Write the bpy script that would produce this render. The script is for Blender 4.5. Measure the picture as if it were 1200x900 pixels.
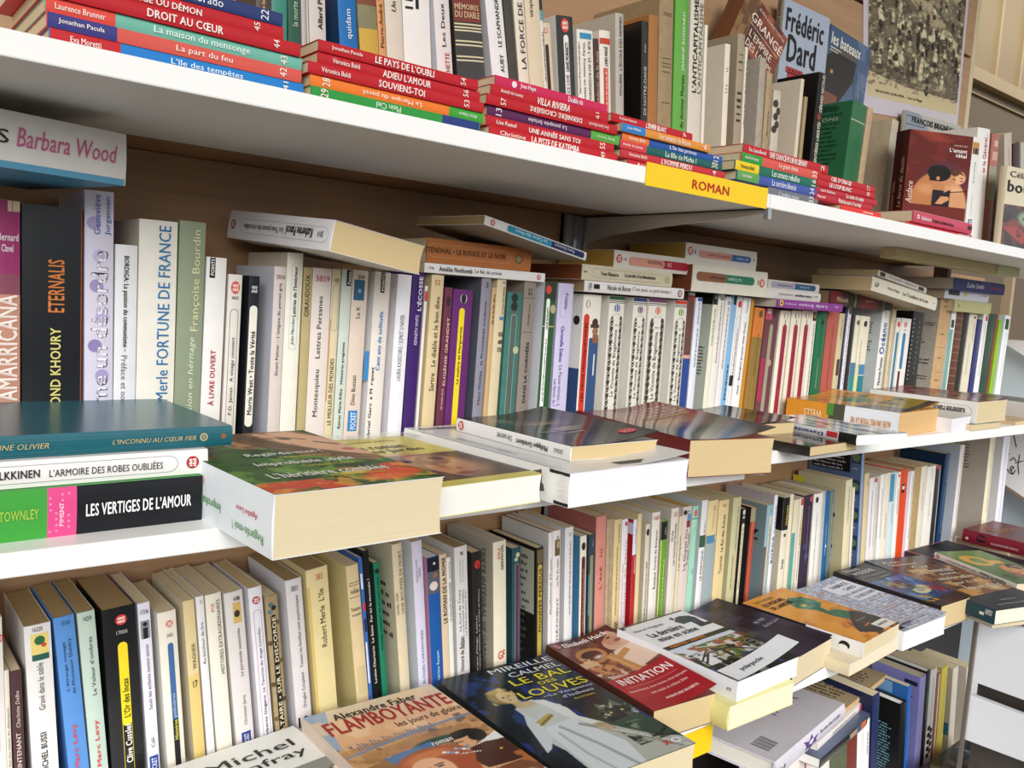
import bpy, math, random
import numpy as np
from mathutils import Matrix, Vector

for o in list(bpy.data.objects):
    bpy.data.objects.remove(o)
SC = bpy.context.scene
COL = SC.collection
random.seed(7)
rng = np.random.default_rng(7)

# ------------------------------------------------------------------ camera, sky, light, exposure
EYE = 1.5                                   # camera height above the floor
DIST = 0.6                                  # camera distance from the shelf fronts (plane y = 0)
FPX = 1010.0                                # focal length in pixels of a 1200 x 900 frame
YAW, PITCH, ROLL = [math.radians(v) for v in (39.328, -5.580, -3.679)]
cy_, sy_, cp_, sp_, cr_, sr_ = math.cos(YAW), math.sin(YAW), math.cos(PITCH), math.sin(PITCH), math.cos(ROLL), math.sin(ROLL)
FWD = np.array([sy_ * cp_, cy_ * cp_, sp_])
R0 = np.array([cy_, -sy_, 0.0])
U0 = np.cross(R0, FWD)
RGT = cr_ * R0 - sr_ * U0
UPV = cr_ * U0 + sr_ * R0
CAM = np.array([0.0, -DIST, EYE])

cam = bpy.data.cameras.new('camera')
cam.sensor_width = 36.0
cam.lens = 36.0 * FPX / 1200.0
cam.clip_start = 0.02
camo = bpy.data.objects.new('camera', cam)
COL.objects.link(camo)
camo.matrix_world = Matrix(((RGT[0], UPV[0], -FWD[0], CAM[0]), (RGT[1], UPV[1], -FWD[1], CAM[1]),
                            (RGT[2], UPV[2], -FWD[2], CAM[2]), (0, 0, 0, 1)))
SC.camera = camo

SC.view_settings.view_transform = 'Standard'
SC.view_settings.look = 'None'
SC.view_settings.gamma = 1.0
SC.view_settings.use_curve_mapping = False
SC.view_settings.exposure = 0.45

W = bpy.data.worlds.new('daylight')
SC.world = W
W.use_nodes = True
wn, wl = W.node_tree.nodes, W.node_tree.links
bgn = wn['Background']
tc = wn.new('ShaderNodeTexCoord')
sep = wn.new('ShaderNodeSeparateXYZ')
ramp = wn.new('ShaderNodeValToRGB')
mp = wn.new('ShaderNodeMapRange')
wl.new(tc.outputs['Generated'], sep.inputs[0])
wl.new(sep.outputs['Z'], mp.inputs['Value'])
mp.inputs['From Min'].default_value = -1.0
mp.inputs['From Max'].default_value = 1.0
wl.new(mp.outputs[0], ramp.inputs[0])
ramp.color_ramp.elements[0].position = 0.46
ramp.color_ramp.elements[0].color = (0.07, 0.065, 0.06, 1)
ramp.color_ramp.elements[1].position = 0.56
ramp.color_ramp.elements[1].color = (0.95, 0.98, 1.0, 1)
wl.new(ramp.outputs[0], bgn.inputs[0])
bgn.inputs[1].default_value = 0.75

sun = bpy.data.lights.new('soft_daylight', 'SUN')
sun.energy = 2.6
sun.angle = math.radians(42)
sun.color = (1.0, 0.985, 0.96)
suno = bpy.data.objects.new('soft_daylight', sun)
COL.objects.link(suno)
suno.rotation_euler = Vector((0.42, 0.80, -0.46)).to_track_quat('-Z', 'Y').to_euler()

# ------------------------------------------------------------------ measuring helpers (a sight line meets a known plane)
def ray(px, py):
    return FWD + (px - 600.0) / FPX * RGT - (py - 450.0) / FPX * UPV

def at(px, py, y=None, z=None, x=None):
    d = ray(px, py)
    if y is not None: t = (y - CAM[1]) / d[1]
    elif z is not None: t = (z + EYE - CAM[2]) / d[2]
    else: t = (x - CAM[0]) / d[0]
    p = CAM + t * d
    return np.array([p[0], p[1], p[2] - EYE])

def proj(p):
    v = np.array([p[0], p[1], p[2] + EYE]) - CAM
    k = FPX / (v @ FWD)
    return 600.0 + k * (v @ RGT), 450.0 - k * (v @ UPV)

def p3(a, b, c, lab, lbc, y0=0.1):
    """Three corners of a right-angled box face whose two side lengths are known: where they stand in the room."""
    ds = [ray(*q) for q in (a, b, c)]
    s = np.array([(y0 - CAM[1]) / d[1] for d in ds])
    def res(s):
        A, B, Cc = [CAM + s[i] * ds[i] for i in range(3)]
        u, v = A - B, Cc - B
        return np.array([np.linalg.norm(u) - lab, np.linalg.norm(v) - lbc, (u @ v) / (lab * lbc) * 0.1])
    lam = 1e-3
    r = res(s)
    for i in range(200):
        J = np.array([(res(s + 1e-6 * (np.arange(3) == k)) - r) / 1e-6 for k in range(3)]).T
        d = np.linalg.solve(J.T @ J + lam * np.eye(3), -J.T @ r)
        r2 = res(s + d)
        if r2 @ r2 < r @ r: s, r, lam = s + d, r2, lam * 0.5
        else: lam *= 3
    out = []
    for i in range(3):
        p = CAM + s[i] * ds[i]
        out.append(np.array([p[0], p[1], p[2] - EYE]))
    return out

def unit(v):
    return v / np.linalg.norm(v)

# ------------------------------------------------------------------ materials
def lin(h):
    h = h.lstrip('#')
    c = [int(h[i:i + 2], 16) / 255.0 for i in (0, 2, 4)]
    return [v / 12.92 if v <= 0.04045 else ((v + 0.055) / 1.055) ** 2.4 for v in c]

_M = {}
def mat(hexc, kind='card', rough=None):
    key = (hexc, kind, rough)
    if key in _M: return _M[key]
    m = bpy.data.materials.new(kind + '_' + hexc)
    m.use_nodes = True
    n, l = m.node_tree.nodes, m.node_tree.links
    b = n['Principled BSDF']
    c = lin(hexc)
    t = n.new('ShaderNodeTexCoord')
    no = n.new('ShaderNodeTexNoise')
    mx = n.new('ShaderNodeMix'); mx.data_type = 'RGBA'
    l.new(t.outputs['Object'], no.inputs['Vector'])
    def ab(k0, k1):
        mx.inputs[6].default_value = (*[min(1, v * k0) for v in c], 1)
        mx.inputs[7].default_value = (*[min(1, v * k1) for v in c], 1)
    if kind == 'card':
        no.inputs['Scale'].default_value = 60; no.inputs['Detail'].default_value = 5
        ab(0.93, 1.05); r = 0.42
    elif kind == 'gloss':
        no.inputs['Scale'].default_value = 40; ab(0.95, 1.03); r = 0.27
    elif kind == 'ink':
        no.inputs['Scale'].default_value = 300; ab(0.95, 1.05); r = 0.5
    elif kind == 'worn':
        no.inputs['Scale'].default_value = 90; no.inputs['Detail'].default_value = 8; no.inputs['Roughness'].default_value = 0.7
        ab(0.55, 1.2); r = 0.7
    elif kind == 'page':
        mpn = n.new('ShaderNodeMapping'); mpn.inputs['Scale'].default_value = (6, 6, 2600)
        l.new(t.outputs['Object'], mpn.inputs[0]); l.new(mpn.outputs[0], no.inputs['Vector'])
        no.inputs['Scale'].default_value = 1.0; no.inputs['Detail'].default_value = 4
        ab(0.80, 1.1); r = 0.85
    elif kind == 'wood':
        mpn = n.new('ShaderNodeMapping'); mpn.inputs['Scale'].default_value = (3, 3, 60)
        l.new(t.outputs['Object'], mpn.inputs[0]); l.new(mpn.outputs[0], no.inputs['Vector'])
        no.inputs['Scale'].default_value = 2.0; no.inputs['Detail'].default_value = 8; no.inputs['Distortion'].default_value = 0.4
        ab(0.72, 1.18); r = 0.5
    elif kind == 'chip':
        no.inputs['Scale'].default_value = 260; no.inputs['Detail'].default_value = 6; no.inputs['Roughness'].default_value = 0.8
        ab(0.25, 1.7); r = 0.85
    elif kind == 'metal':
        no.inputs['Scale'].default_value = 80; ab(0.9, 1.05); r = 0.32
        b.inputs['Metallic'].default_value = 0.8
    else:
        no.inputs['Scale'].default_value = 12; ab(0.96, 1.03); r = 0.45
    l.new(no.outputs['Fac'], mx.inputs[0])
    l.new(mx.outputs[2], b.inputs['Base Color'])
    b.inputs['Roughness'].default_value = r if rough is None else rough
    if kind in ('card', 'ink', 'page'): b.inputs['Specular IOR Level'].default_value = 0.3
    _M[key] = m
    return m

def pic_mat(rough=0.3):
    key = ('pic', rough)
    if key in _M: return _M[key]
    m = bpy.data.materials.new('printed_picture')
    m.use_nodes = True
    n, l = m.node_tree.nodes, m.node_tree.links
    a = n.new('ShaderNodeVertexColor'); a.layer_name = 'print'
    l.new(a.outputs['Color'], n['Principled BSDF'].inputs['Base Color'])
    n['Principled BSDF'].inputs['Roughness'].default_value = rough
    n['Principled BSDF'].inputs['Specular IOR Level'].default_value = 0.5 if rough < .16 else 0.12 if rough > .4 else 0.25
    _M[key] = m
    return m

# ------------------------------------------------------------------ mesh helpers
class MB:
    def __init__(s): s.v, s.f, s.m, s.mats = [], [], [], []
    def mi(s, m):
        if m not in s.mats: s.mats.append(m)
        return s.mats.index(m)
    def add(s, vs, fs, m):
        k = len(s.v); i = s.mi(m)
        s.v += [tuple(map(float, p)) for p in vs]
        s.f += [tuple(j + k for j in f) for f in fs]
        s.m += [i] * len(fs)
    def box(s, p0, p1, m):
        x0, y0, z0 = p0; x1, y1, z1 = p1
        s.add([(x0, y0, z0), (x1, y0, z0), (x1, y1, z0), (x0, y1, z0), (x0, y0, z1), (x1, y0, z1), (x1, y1, z1), (x0, y1, z1)],
              [(0, 3, 2, 1), (4, 5, 6, 7), (0, 1, 5, 4), (1, 2, 6, 5), (2, 3, 7, 6), (3, 0, 4, 7)], m)
    def prism(s, poly, axis, a0, a1, m):
        n = len(poly)
        def pt(q, a):
            if axis == 'x': return (a, q[0], q[1])
            if axis == 'y': return (q[0], a, q[1])
            return (q[0], q[1], a)
        s.add([pt(q, a0) for q in poly] + [pt(q, a1) for q in poly],
              [tuple(range(n - 1, -1, -1)), tuple(range(n, 2 * n))] + [(i, (i + 1) % n, n + (i + 1) % n, n + i) for i in range(n)], m)
    def build(s, name, parent=None):
        me = bpy.data.meshes.new(name)
        me.from_pydata(s.v, [], s.f)
        for m in s.mats: me.materials.append(m)
        me.polygons.foreach_set('material_index', s.m)
        me.update()
        o = bpy.data.objects.new(name, me)
        COL.objects.link(o)
        if parent is not None: o.parent = parent
        return o

def tag(o, label=None, cat=None, group=None, kind=None):
    if label: o['label'] = label
    if cat: o['category'] = cat
    if group: o['group'] = group
    if kind: o['kind'] = kind
    return o

def bevel(o, w=0.001, seg=2):
    b = o.modifiers.new('bevel', 'BEVEL'); b.width = w; b.segments = seg; b.limit_method = 'ANGLE'
    return o

def empty(name, loc, label, cat, group=None):
    o = bpy.data.objects.new(name, None)
    COL.objects.link(o)
    o.empty_display_size = 0.02
    o.location = loc
    return tag(o, label, cat, group)

# ------------------------------------------------------------------ lettering: glyph outlines cut once, then set letter by letter
GL = {}
def _prep_glyphs():
    chars = sorted(set("ABCDEFGHIJKLMNOPQRSTUVWXYZabcdefghijklmnopqrstuvwxyz0123456789.,'’!?:-–+•*&/ÉÈÊÀÂÇŒŒéèêàâçœîïôùû«»…("))
    tmp = []
    for c in chars:
        for bold in (0,):
            for kind in (0, 1):
                cu = bpy.data.curves.new('g', 'FONT')
                cu.body = c if kind == 0 else 'H' + c + 'H'
                cu.resolution_u = 2
                o = bpy.data.objects.new('g', cu)
                COL.objects.link(o)
                tmp.append((c, bold, kind, o))
    cu = bpy.data.curves.new('g', 'FONT'); cu.body = 'HH'
    oh = bpy.data.objects.new('g', cu); COL.objects.link(oh)
    bpy.context.view_layer.update()
    dg = bpy.context.evaluated_depsgraph_get()
    hh = oh.evaluated_get(dg).dimensions[0]
    adv = {}
    for c, bold, kind, o in tmp:
        e = o.evaluated_get(dg)
        if kind == 1:
            adv[(c, bold)] = e.dimensions[0] - hh
        else:
            me = bpy.data.meshes.new_from_object(e)
            GL[(c, bold)] = [np.array([v.co[:2] for v in me.vertices]).reshape(-1, 2), [tuple(p.vertices) for p in me.polygons], 0]
            bpy.data.meshes.remove(me)
    for k in GL: GL[k][2] = adv[k]
    for c, bold, kind, o in tmp:
        cu = o.data; bpy.data.objects.remove(o); bpy.data.curves.remove(cu)
    cu = oh.data; bpy.data.objects.remove(oh); bpy.data.curves.remove(cu)
_prep_glyphs()

def set_text(s, bold=False, italic=False):
    """A line of lettering in the unit box (0..1, 0..1); the third column tells overlaid strokes of heavier letters apart."""
    x = 0.0; V = []; Fc = []; k = 0
    for ch in s:
        if ch == ' ': x += 0.28; continue
        g = GL.get((ch, 0))
        if g is None: x += 0.4; continue
        if len(g[0]):
            for li, (dx, dy) in enumerate(((-.026, 0), (.026, 0), (0, .016), (0, -.016), (0, 0)) if bold else ((-.008, 0), (.008, 0))):
                v = np.zeros((len(g[0]), 3)); v[:, :2] = g[0]
                if italic: v[:, 0] += 0.22 * v[:, 1]
                v[:, 0] += x + dx; v[:, 1] += dy; v[:, 2] = li * .22
                V.append(v); Fc += [tuple(i + k for i in f) for f in g[1]]; k += len(v)
        x += g[2] + (0.035 if bold else 0.012)
    V = np.vstack(V)
    lo, hi = V[:, :2].min(0), V[:, :2].max(0)
    asp = (hi[0] - lo[0]) / (hi[1] - lo[1])
    V[:, :2] = (V[:, :2] - lo) / (hi - lo)
    return V, Fc, asp

# ------------------------------------------------------------------ printed pictures painted in code
class Pic:
    def __init__(s, nx, ny, base):
        s.nx, s.ny = nx, ny
        s.a = np.zeros((ny, nx, 3)); s.a[:] = s.c(base)
        s.X, s.Y = np.meshgrid((np.arange(nx) + .5) / nx, (np.arange(ny) + .5) / ny)
        s.r = ny / nx
    def c(s, h):
        h = h.lstrip('#'); return np.array([int(h[i:i + 2], 16) / 255 for i in (0, 2, 4)])
    def mix(s, k, col):
        k = np.clip(k, 0, 1)[..., None]; s.a = s.a * (1 - k) + s.c(col) * k
    def noise(s, sc, seed=0, sx=1.0):
        g = np.random.default_rng(seed); out = np.zeros((s.ny, s.nx)); amp = 1; tot = 0
        for o in range(4):
            n1, n2 = int(sc * 2 ** o * sx) + 2, int(sc * s.r * 2 ** o) + 2
            q = g.random((n2, n1))
            u, v = s.X * (n1 - 1.001), s.Y * (n2 - 1.001)
            i, j = u.astype(int), v.astype(int); fu, fv = u - i, v - j
            fu, fv = fu * fu * (3 - 2 * fu), fv * fv * (3 - 2 * fv)
            out += amp * ((q[j, i] * (1 - fu) + q[j, i + 1] * fu) * (1 - fv) + (q[j + 1, i] * (1 - fu) + q[j + 1, i + 1] * fu) * fv)
            tot += amp; amp *= .55
        return out / tot
    def blotch(s, col, sc, th=.5, k=1.0, seed=0, soft=.08, box=(0, 0, 1, 1), sx=1.0):
        n = s.noise(sc, seed, sx)
        m = (s.X >= box[0]) & (s.X <= box[2]) & (s.Y >= box[1]) & (s.Y <= box[3])
        s.mix(np.clip((n - th) / soft + .5, 0, 1) * k * m, col); return s
    def ell(s, cx, cy, rx, ry, col, rot=0, soft=.15, k=1.0):
        dx, dy = s.X - cx, (s.Y - cy) * s.r; t = math.radians(rot)
        u, v = dx * math.cos(t) + dy * math.sin(t), -dx * math.sin(t) + dy * math.cos(t)
        d = np.sqrt((u / rx) ** 2 + (v / (ry * s.r)) ** 2)
        s.mix(np.clip((1 - d) / soft, 0, 1) * k, col); return s
    def poly(s, pts, col, k=1.0):
        acc = np.zeros((s.ny, s.nx))
        for ox, oy in ((-.25, -.25), (.25, -.25), (-.25, .25), (.25, .25)):
            X, Y = s.X + ox / s.nx, s.Y + oy / s.ny
            ins = np.zeros(X.shape, bool); n = len(pts); j = n - 1
            for i in range(n):
                xi, yi = pts[i]; xj, yj = pts[j]
                if yi != yj:
                    ins ^= ((yi > Y) != (yj > Y)) & (X < (xj - xi) * (Y - yi) / (yj - yi) + xi)
                j = i
            acc += ins * .25
        s.mix(acc * k, col); return s
    def rect(s, x0, y0, x1, y1, col, k=1.0): return s.poly([(x0, y0), (x1, y0), (x1, y1), (x0, y1)], col, k)
    def grad(s, c0, c1, y0=0, y1=1, x0=0, x1=1):
        t = np.clip((s.Y - y0) / (y1 - y0), 0, 1)[..., None]
        m = ((s.X >= x0) & (s.X <= x1) & (s.Y >= y0) & (s.Y <= y1))[..., None]
        s.a = np.where(m, s.c(c0) * (1 - t) + s.c(c1) * t, s.a); return s
    def line(s, pts, w, col, k=1.0):
        best = np.full((s.ny, s.nx), 9.)
        for (x0, y0), (x1, y1) in zip(pts[:-1], pts[1:]):
            ax, ay, bx, by = x0, y0 * s.r, x1, y1 * s.r
            dx, dy = bx - ax, by - ay; L = dx * dx + dy * dy + 1e-9
            t = np.clip(((s.X - ax) * dx + (s.Y * s.r - ay) * dy) / L, 0, 1)
            best = np.minimum(best, np.hypot(s.X - ax - t * dx, s.Y * s.r - ay - t * dy))
        s.mix(np.clip((w - best) * s.nx + .5, 0, 1) * k, col); return s

def pic_mesh(name, pic, place, parent, rough=0.3):
    """A printed picture as a fine grid; place(u, v) gives the local point for u, v in 0..1 (v down from the top)."""
    nx, ny = pic.nx, pic.ny
    us = np.linspace(0, 1, nx); vs = np.linspace(0, 1, ny)
    UU, VV = np.meshgrid(us, vs)
    P = place(UU.ravel(), VV.ravel())
    idx = np.arange(nx * ny).reshape(ny, nx)
    q = np.stack([idx[1:, :-1], idx[1:, 1:], idx[:-1, 1:], idx[:-1, :-1]], -1).reshape(-1, 4)
    me = bpy.data.meshes.new(name)
    me.vertices.add(nx * ny); me.vertices.foreach_set('co', P.astype(np.float32).ravel())
    me.loops.add(q.size); me.loops.foreach_set('vertex_index', q.ravel().astype(np.int32))
    me.polygons.add(len(q)); me.polygons.foreach_set('loop_start', np.arange(0, q.size, 4, dtype=np.int32))
    me.update(calc_edges=True)
    at_ = me.color_attributes.new('print', 'FLOAT_COLOR', 'POINT')
    a = np.clip(pic.a, 0, 1)
    L = np.where(a <= .04045, a / 12.92, ((a + .055) / 1.055) ** 2.4).reshape(-1, 3)
    at_.data.foreach_set('color', np.hstack([L, np.ones((len(L), 1))]).astype(np.float32).ravel())
    me.materials.append(pic_mat(rough))
    o = bpy.data.objects.new(name, me); COL.objects.link(o)
    if parent is not None: o.parent = parent
    return o

# ------------------------------------------------------------------ the book
# local axes of every book: x from spine to fore-edge, y from tail to head, z from back cover to front cover
PAGE = {'w': 'f1eee6', 'c': 'dccba8', 'b': 'd2ba8c', 'g': 'cfc6b4', 'd': 'a58c62'}
EPS = 0.00025
class Book:
    def __init__(s, O, ea, eb, ec, w, h, t, label, group, col='e8e4dc', back=None, front=None, pages='c', hard=False, curl=0.0,
                 kind='card', name=None, bulge=None):
        s.w, s.h, s.t, s.curl = w, h, t, curl
        s.bul = (0.0006 if t < .012 else 0.0012) if bulge is None else bulge
        e = bpy.data.objects.new(name or ('hardcover_book' if hard else 'paperback_book'), None)
        COL.objects.link(e); e.empty_display_size = 0.01
        e.matrix_world = Matrix(((ea[0], eb[0], ec[0], O[0]), (ea[1], eb[1], ec[1], O[1]), (ea[2], eb[2], ec[2], O[2] + EYE), (0, 0, 0, 1)))
        tag(e, label, 'book', group)
        s.e = e; s.O, s.ea, s.eb, s.ec = map(np.array, (O, ea, eb, ec))
        s.parts = []
        b = 0.0022 if hard else 0.00045           # board thickness
        ov = 0.003 if hard else 0.0
        ms, mb, mf = mat(col, kind), mat(back or col, kind), mat(front or col, kind)
        n = 6
        sp = [(-s.bulge(i / n), t * i / n) for i in range(n + 1)]
        inner = [(b, t - b), (b, b)]
        out = [(w, 0.0)] + sp + [(w, t), (w, t - b)] + inner + [(w, b)]
        N = len(out)
        c = MB()
        V = [(p[0], 0.0, p[1]) for p in out] + [(p[0], h, p[1]) for p in out]
        k0 = c.mi(ms); c.mi(mb); c.mi(mf)
        c.v += V
        for i in range(N):
            j = (i + 1) % N
            c.f.append((i, N + i, N + j, j))
            c.m.append(c.mats.index(mb) if i == 0 else c.mats.index(mf) if i == n + 1 else 0)
        # caps at head and tail, as three quads strips: back board, spine, front board
        def cap(off, flip):
            fs = [(0, 1, N - 2 + 0, N - 1)]
            A, B = N - 2, N - 3                      # inner back corner, inner front corner
            fs = [(0, 1, A, N - 1)]
            half = n // 2
            for i in range(1, n + 1):
                fs.append((i, i + 1, A if i <= half else B))
            fs.append((1 + half, B, A))
            fs.append((n + 1, n + 2, n + 3, B))
            for f in fs:
                f = tuple(q + off for q in f)
                c.f.append(f[::-1] if flip else f); c.m.append(0)
        cap(N, True); cap(0, False)
        s.cover = c.build('cover', e)
        s.cover.data.polygons.foreach_set('use_smooth', [False] * len(s.cover.data.polygons))
        if curl:
            me = s.cover.data                       # lift the fore-edge of the front board
            fr = MB()
        pb = MB()
        pm = mat(PAGE.get(pages, pages), 'page')
        x1, z0, z1 = w - (ov + 0.0008), b + .0001, t - b - .0001
        if hard: x1 = w - ov
        y0, y1 = ov + .0006, h - ov - .0006
        # fore-edge slightly hollow, four slices
        pr = [(b, z0), (x1, z0), (x1 - .0012, z0 + (z1 - z0) * .3), (x1 - .0016, z0 + (z1 - z0) * .5), (x1 - .0012, z0 + (z1 - z0) * .7), (x1, z1), (b, z1)]
        m_ = len(pr)
        pb.add([(q[0], y0, q[1]) for q in pr] + [(q[0], y1, q[1]) for q in pr],
               [tuple(range(m_)), tuple(range(2 * m_ - 1, m_ - 1, -1))] + [(i, m_ + i, m_ + (i + 1) % m_, (i + 1) % m_) for i in range(m_)], pm)
        pb.build('page_block', e)
        if curl: s.curl_board(mf)
    def curl_board(s, m):
        """The front cover bent upward toward its fore-edge: a thin sheet of its own thickness above the page block."""
        g = MB(); n = 14
        top = []; bot = []
        for i in range(n + 1):
            x = s.w * i / n
            for y in (0, s.h):
                q = s.lift(x, y); top.append((x, y, s.t + q + .0001)); bot.append((x, y, s.t + q - .0003))
        V = top + bot; k = len(top)
        F = []
        for i in range(n):
            a = 2 * i
            F += [(a, a + 2, a + 3, a + 1), (k + a, k + a + 1, k + a + 3, k + a + 2), (a, k + a, k + a + 2, a + 2), (a + 1, a + 3, k + a + 3, k + a + 1)]
        F.append((2 * n, k + 2 * n, k + 2 * n + 1, 2 * n + 1))
        g.add(V, F, m); g.build('front_cover', s.e)
    def lift(s, x, y):
        if not s.curl: return 0 * x
        return s.curl * (np.clip((x / s.w - .25) / .75, 0, 1)) ** 2
    def bulge(s, v):
        return s.bul * 4 * v * (1 - v)
    # spine decoration: u = height along the spine in metres from the tail, v = 0..1 across
    def sp_pt(s, u, v):
        return (-s.bulge(v) - EPS, u, v * s.t)
    def sp_poly(s, uv, m, lift=1.0, to=None):
        V = [(-s.bulge(v) - EPS * lift, u, v * s.t) for u, v in uv]
        (to or s.part('spine_emblem')).add(V, [tuple(range(len(V)))], m)
    def sp_rect(s, u0, u1, v0, v1, col, lift=1.0, to=None):
        n = 4
        A = [(u1, v0 + (v1 - v0) * i / n) for i in range(n + 1)]; B = [(u0, v0 + (v1 - v0) * i / n) for i in range(n + 1)]
        V = [(-s.bulge(v) - EPS * lift, u, v * s.t) for u, v in A + B]
        (to or s.part('spine_band')).add(V, [(i, i + 1, n + 2 + i, n + 1 + i) for i in range(n)], mat(col, 'ink'))
    def sp_pill(s, u0, u1, v0, v1, col, lift=1.0, out=None):
        r = (v1 - v0) / 2 * s.t; r = min(r, abs(u1 - u0) / 2)
        vc = (v0 + v1) / 2; n = 8
        P = []
        for i in range(n + 1):
            a = math.pi * i / n; P.append((u1 - r + r * math.sin(a), vc - math.cos(a) * (v1 - v0) / 2))
        for i in range(n + 1):
            a = math.pi * i / n; P.append((u0 + r - r * math.sin(a), vc + math.cos(a) * (v1 - v0) / 2))
        if out:
            k = 0.00035
            Q = []
            cu_ = (u0 + u1) / 2
            for u, v in P:
                Q.append((u - math.copysign(k, u - cu_), vc + (v - vc) * (1 - 2 * k / ((v1 - v0) * s.t))))
            V = [(-s.bulge(v) - EPS * lift, u, v * s.t) for u, v in P + Q]; N = len(P)
            s.part('title_frame').add(V, [(i, (i + 1) % N, N + (i + 1) % N, N + i) for i in range(N)], mat(col, 'ink'))
        else:
            s.sp_poly(P, mat(col, 'ink'), lift, s.part('title_panel'))
    def sp_disc(s, u, v, ru, rv, col, lift=1.0, to=None):
        s.sp_poly([(u + ru * math.cos(a), v + rv / s.t * math.sin(a)) for a in np.linspace(0, 2 * math.pi, 17)[:-1]], mat(col, 'ink'), lift, to)
    def sp_logo(s, u, v, rv, col='c23a36', ink='f4ece4', ru=None):
        ru = ru or rv
        to = s.part('publisher_emblem')
        s.sp_disc(u, v, ru, rv, col, 1.6, to)
        for k, (a, bq) in enumerate(((.28, .62), (-.34, .66))):
            n = 4
            for i in range(n):
                q0 = v + (-bq + 2 * bq * (i + .12) / n) * rv / s.t; q1 = v + (-bq + 2 * bq * (i + .8) / n) * rv / s.t
                s.sp_rect(u + (a - .2) * ru, u + (a + .2 + .1 * (i % 2)) * ru, q0, q1, ink, 2.4, to)
    def sp_text(s, txt, u0, u1, v0, v1, col, fl=''):
        V, F, asp = set_text(txt, 'b' in fl, 'i' in fl)
        m = mat(col, 'ink')
        if 'h' in fl: uv = [(u0 + (u1 - u0) * q[1], v0 + (v1 - v0) * q[0]) for q in V]
        elif 'e' in fl: uv = [(u1 - (u1 - u0) * q[0], v0 + (v1 - v0) * q[1]) for q in V]
        else: uv = [(u0 + (u1 - u0) * q[0], v1 - (v1 - v0) * q[1]) for q in V]
        s.part('spine_lettering').add([(-s.bulge(v) - EPS * (3 + q[2]), u, v * s.t) for (u, v), q in zip(uv, V)], F, m)
    def sp_tick(s, u0, u1, v0, v1, col, seed=0):
        g = random.Random(seed); m = mat(col, 'ink'); hh = (v1 - v0) * s.t; u = u0; lt = s.part('spine_lettering')
        while u < u1:
            for k in range(g.randint(3, 7)):
                wd = hh * g.uniform(.16, .36)
                if u + wd > u1: break
                tall = g.random() < .3
                a, bq = v0 + (0 if tall else (v1 - v0) * .28), v1
                V = [(-s.bulge(v) - EPS * 3, uu, v * s.t) for uu, v in ((u, a), (u + wd, a), (u + wd, bq), (u, bq))]
                lt.add(V, [(0, 3, 2, 1)], m)
                u += wd + hh * .2
            u += hh * .4
    # front cover: x, y in 0..1 (x from spine, y from the top edge down)
    def fc(s, x, y, k=1.0):
        X = x * s.w; Y = (1 - y) * s.h
        return np.stack([X, Y, np.full_like(X, s.t) + s.lift(X, Y) + EPS * k + .0001 * bool(s.curl)], -1)
    def cov_pic(s, pic, rough=.3, box=(0, 0, 1, 1)):
        def place(U, V): return s.fc(box[0] + U * (box[2] - box[0]), box[1] + V * (box[3] - box[1]), 1.2)
        return pic_mesh('cover_picture', pic, place, s.cover, rough)
    def cov_text(s, txt, x0, x1, y0, y1, col, fl=''):
        V, F, asp = set_text(txt, 'b' in fl, 'i' in fl)
        if 'r' in fl:   # reading up the cover
            P = s.fc(x0 + (x1 - x0) * (1 - V[:, 1]), y1 - (y1 - y0) * V[:, 0], 3.2 + V[:, 2])
        else:
            P = s.fc(x0 + (x1 - x0) * V[:, 0], y1 - (y1 - y0) * V[:, 1], 3.2 + V[:, 2])
        s.part('cover_lettering').add(P, F, mat(col, 'ink'))
    def cov_rect(s, x0, y0, x1, y1, col, k=1.8):
        n = 8
        xs = np.linspace(x0, x1, n + 1)
        P = np.vstack([s.fc(xs, np.full(n + 1, y1), k), s.fc(xs, np.full(n + 1, y0), k)])
        s.part('cover_panel').add(P, [(i, i + 1, n + 2 + i, n + 1 + i) for i in range(n)], mat(col, 'ink'))
    def cov_poly(s, pts, col, k=2.0):
        P = s.fc(np.array([p[0] for p in pts]), np.array([p[1] for p in pts]), k)
        F = tuple(range(len(pts)))
        a = sum(pts[i][0] * pts[(i + 1) % len(pts)][1] - pts[(i + 1) % len(pts)][0] * pts[i][1] for i in range(len(pts)))
        s.part('cover_emblem').add(P, [F[::-1] if a > 0 else F], mat(col, 'ink'))
    # back cover (the face seen on the left of a standing book): a = metres from the spine, u = metres from the tail
    def bk_rect(s, a0, a1, u0, u1, col, k=1.0):
        s.part('back_cover_panel').add([(a0, u0, -EPS * k), (a1, u0, -EPS * k), (a1, u1, -EPS * k), (a0, u1, -EPS * k)], [(0, 3, 2, 1)], mat(col, 'ink'))
    def bk_disc(s, a, u, r, col, k=1.5):
        s.part('back_cover_emblem').add([(a + r * math.cos(t), u + r * math.sin(t), -EPS * k) for t in np.linspace(0, 2 * math.pi, 21)[:-1]], [tuple(range(19, -1, -1))], mat(col, 'ink'))
    def bk_text(s, txt, a0, a1, u0, u1, col, fl=''):
        V, F, asp = set_text(txt, 'b' in fl, 'i' in fl)
        if 'e' in fl: P = [(a1 - (a1 - a0) * q[1], u1 - (u1 - u0) * q[0], -EPS * (3 + q[2])) for q in V]
        else: P = [(a1 - (a1 - a0) * q[0], u0 + (u1 - u0) * q[1], -EPS * (3 + q[2])) for q in V]
        s.part('back_cover_lettering').add(P, F, mat(col, 'ink'))
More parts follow.
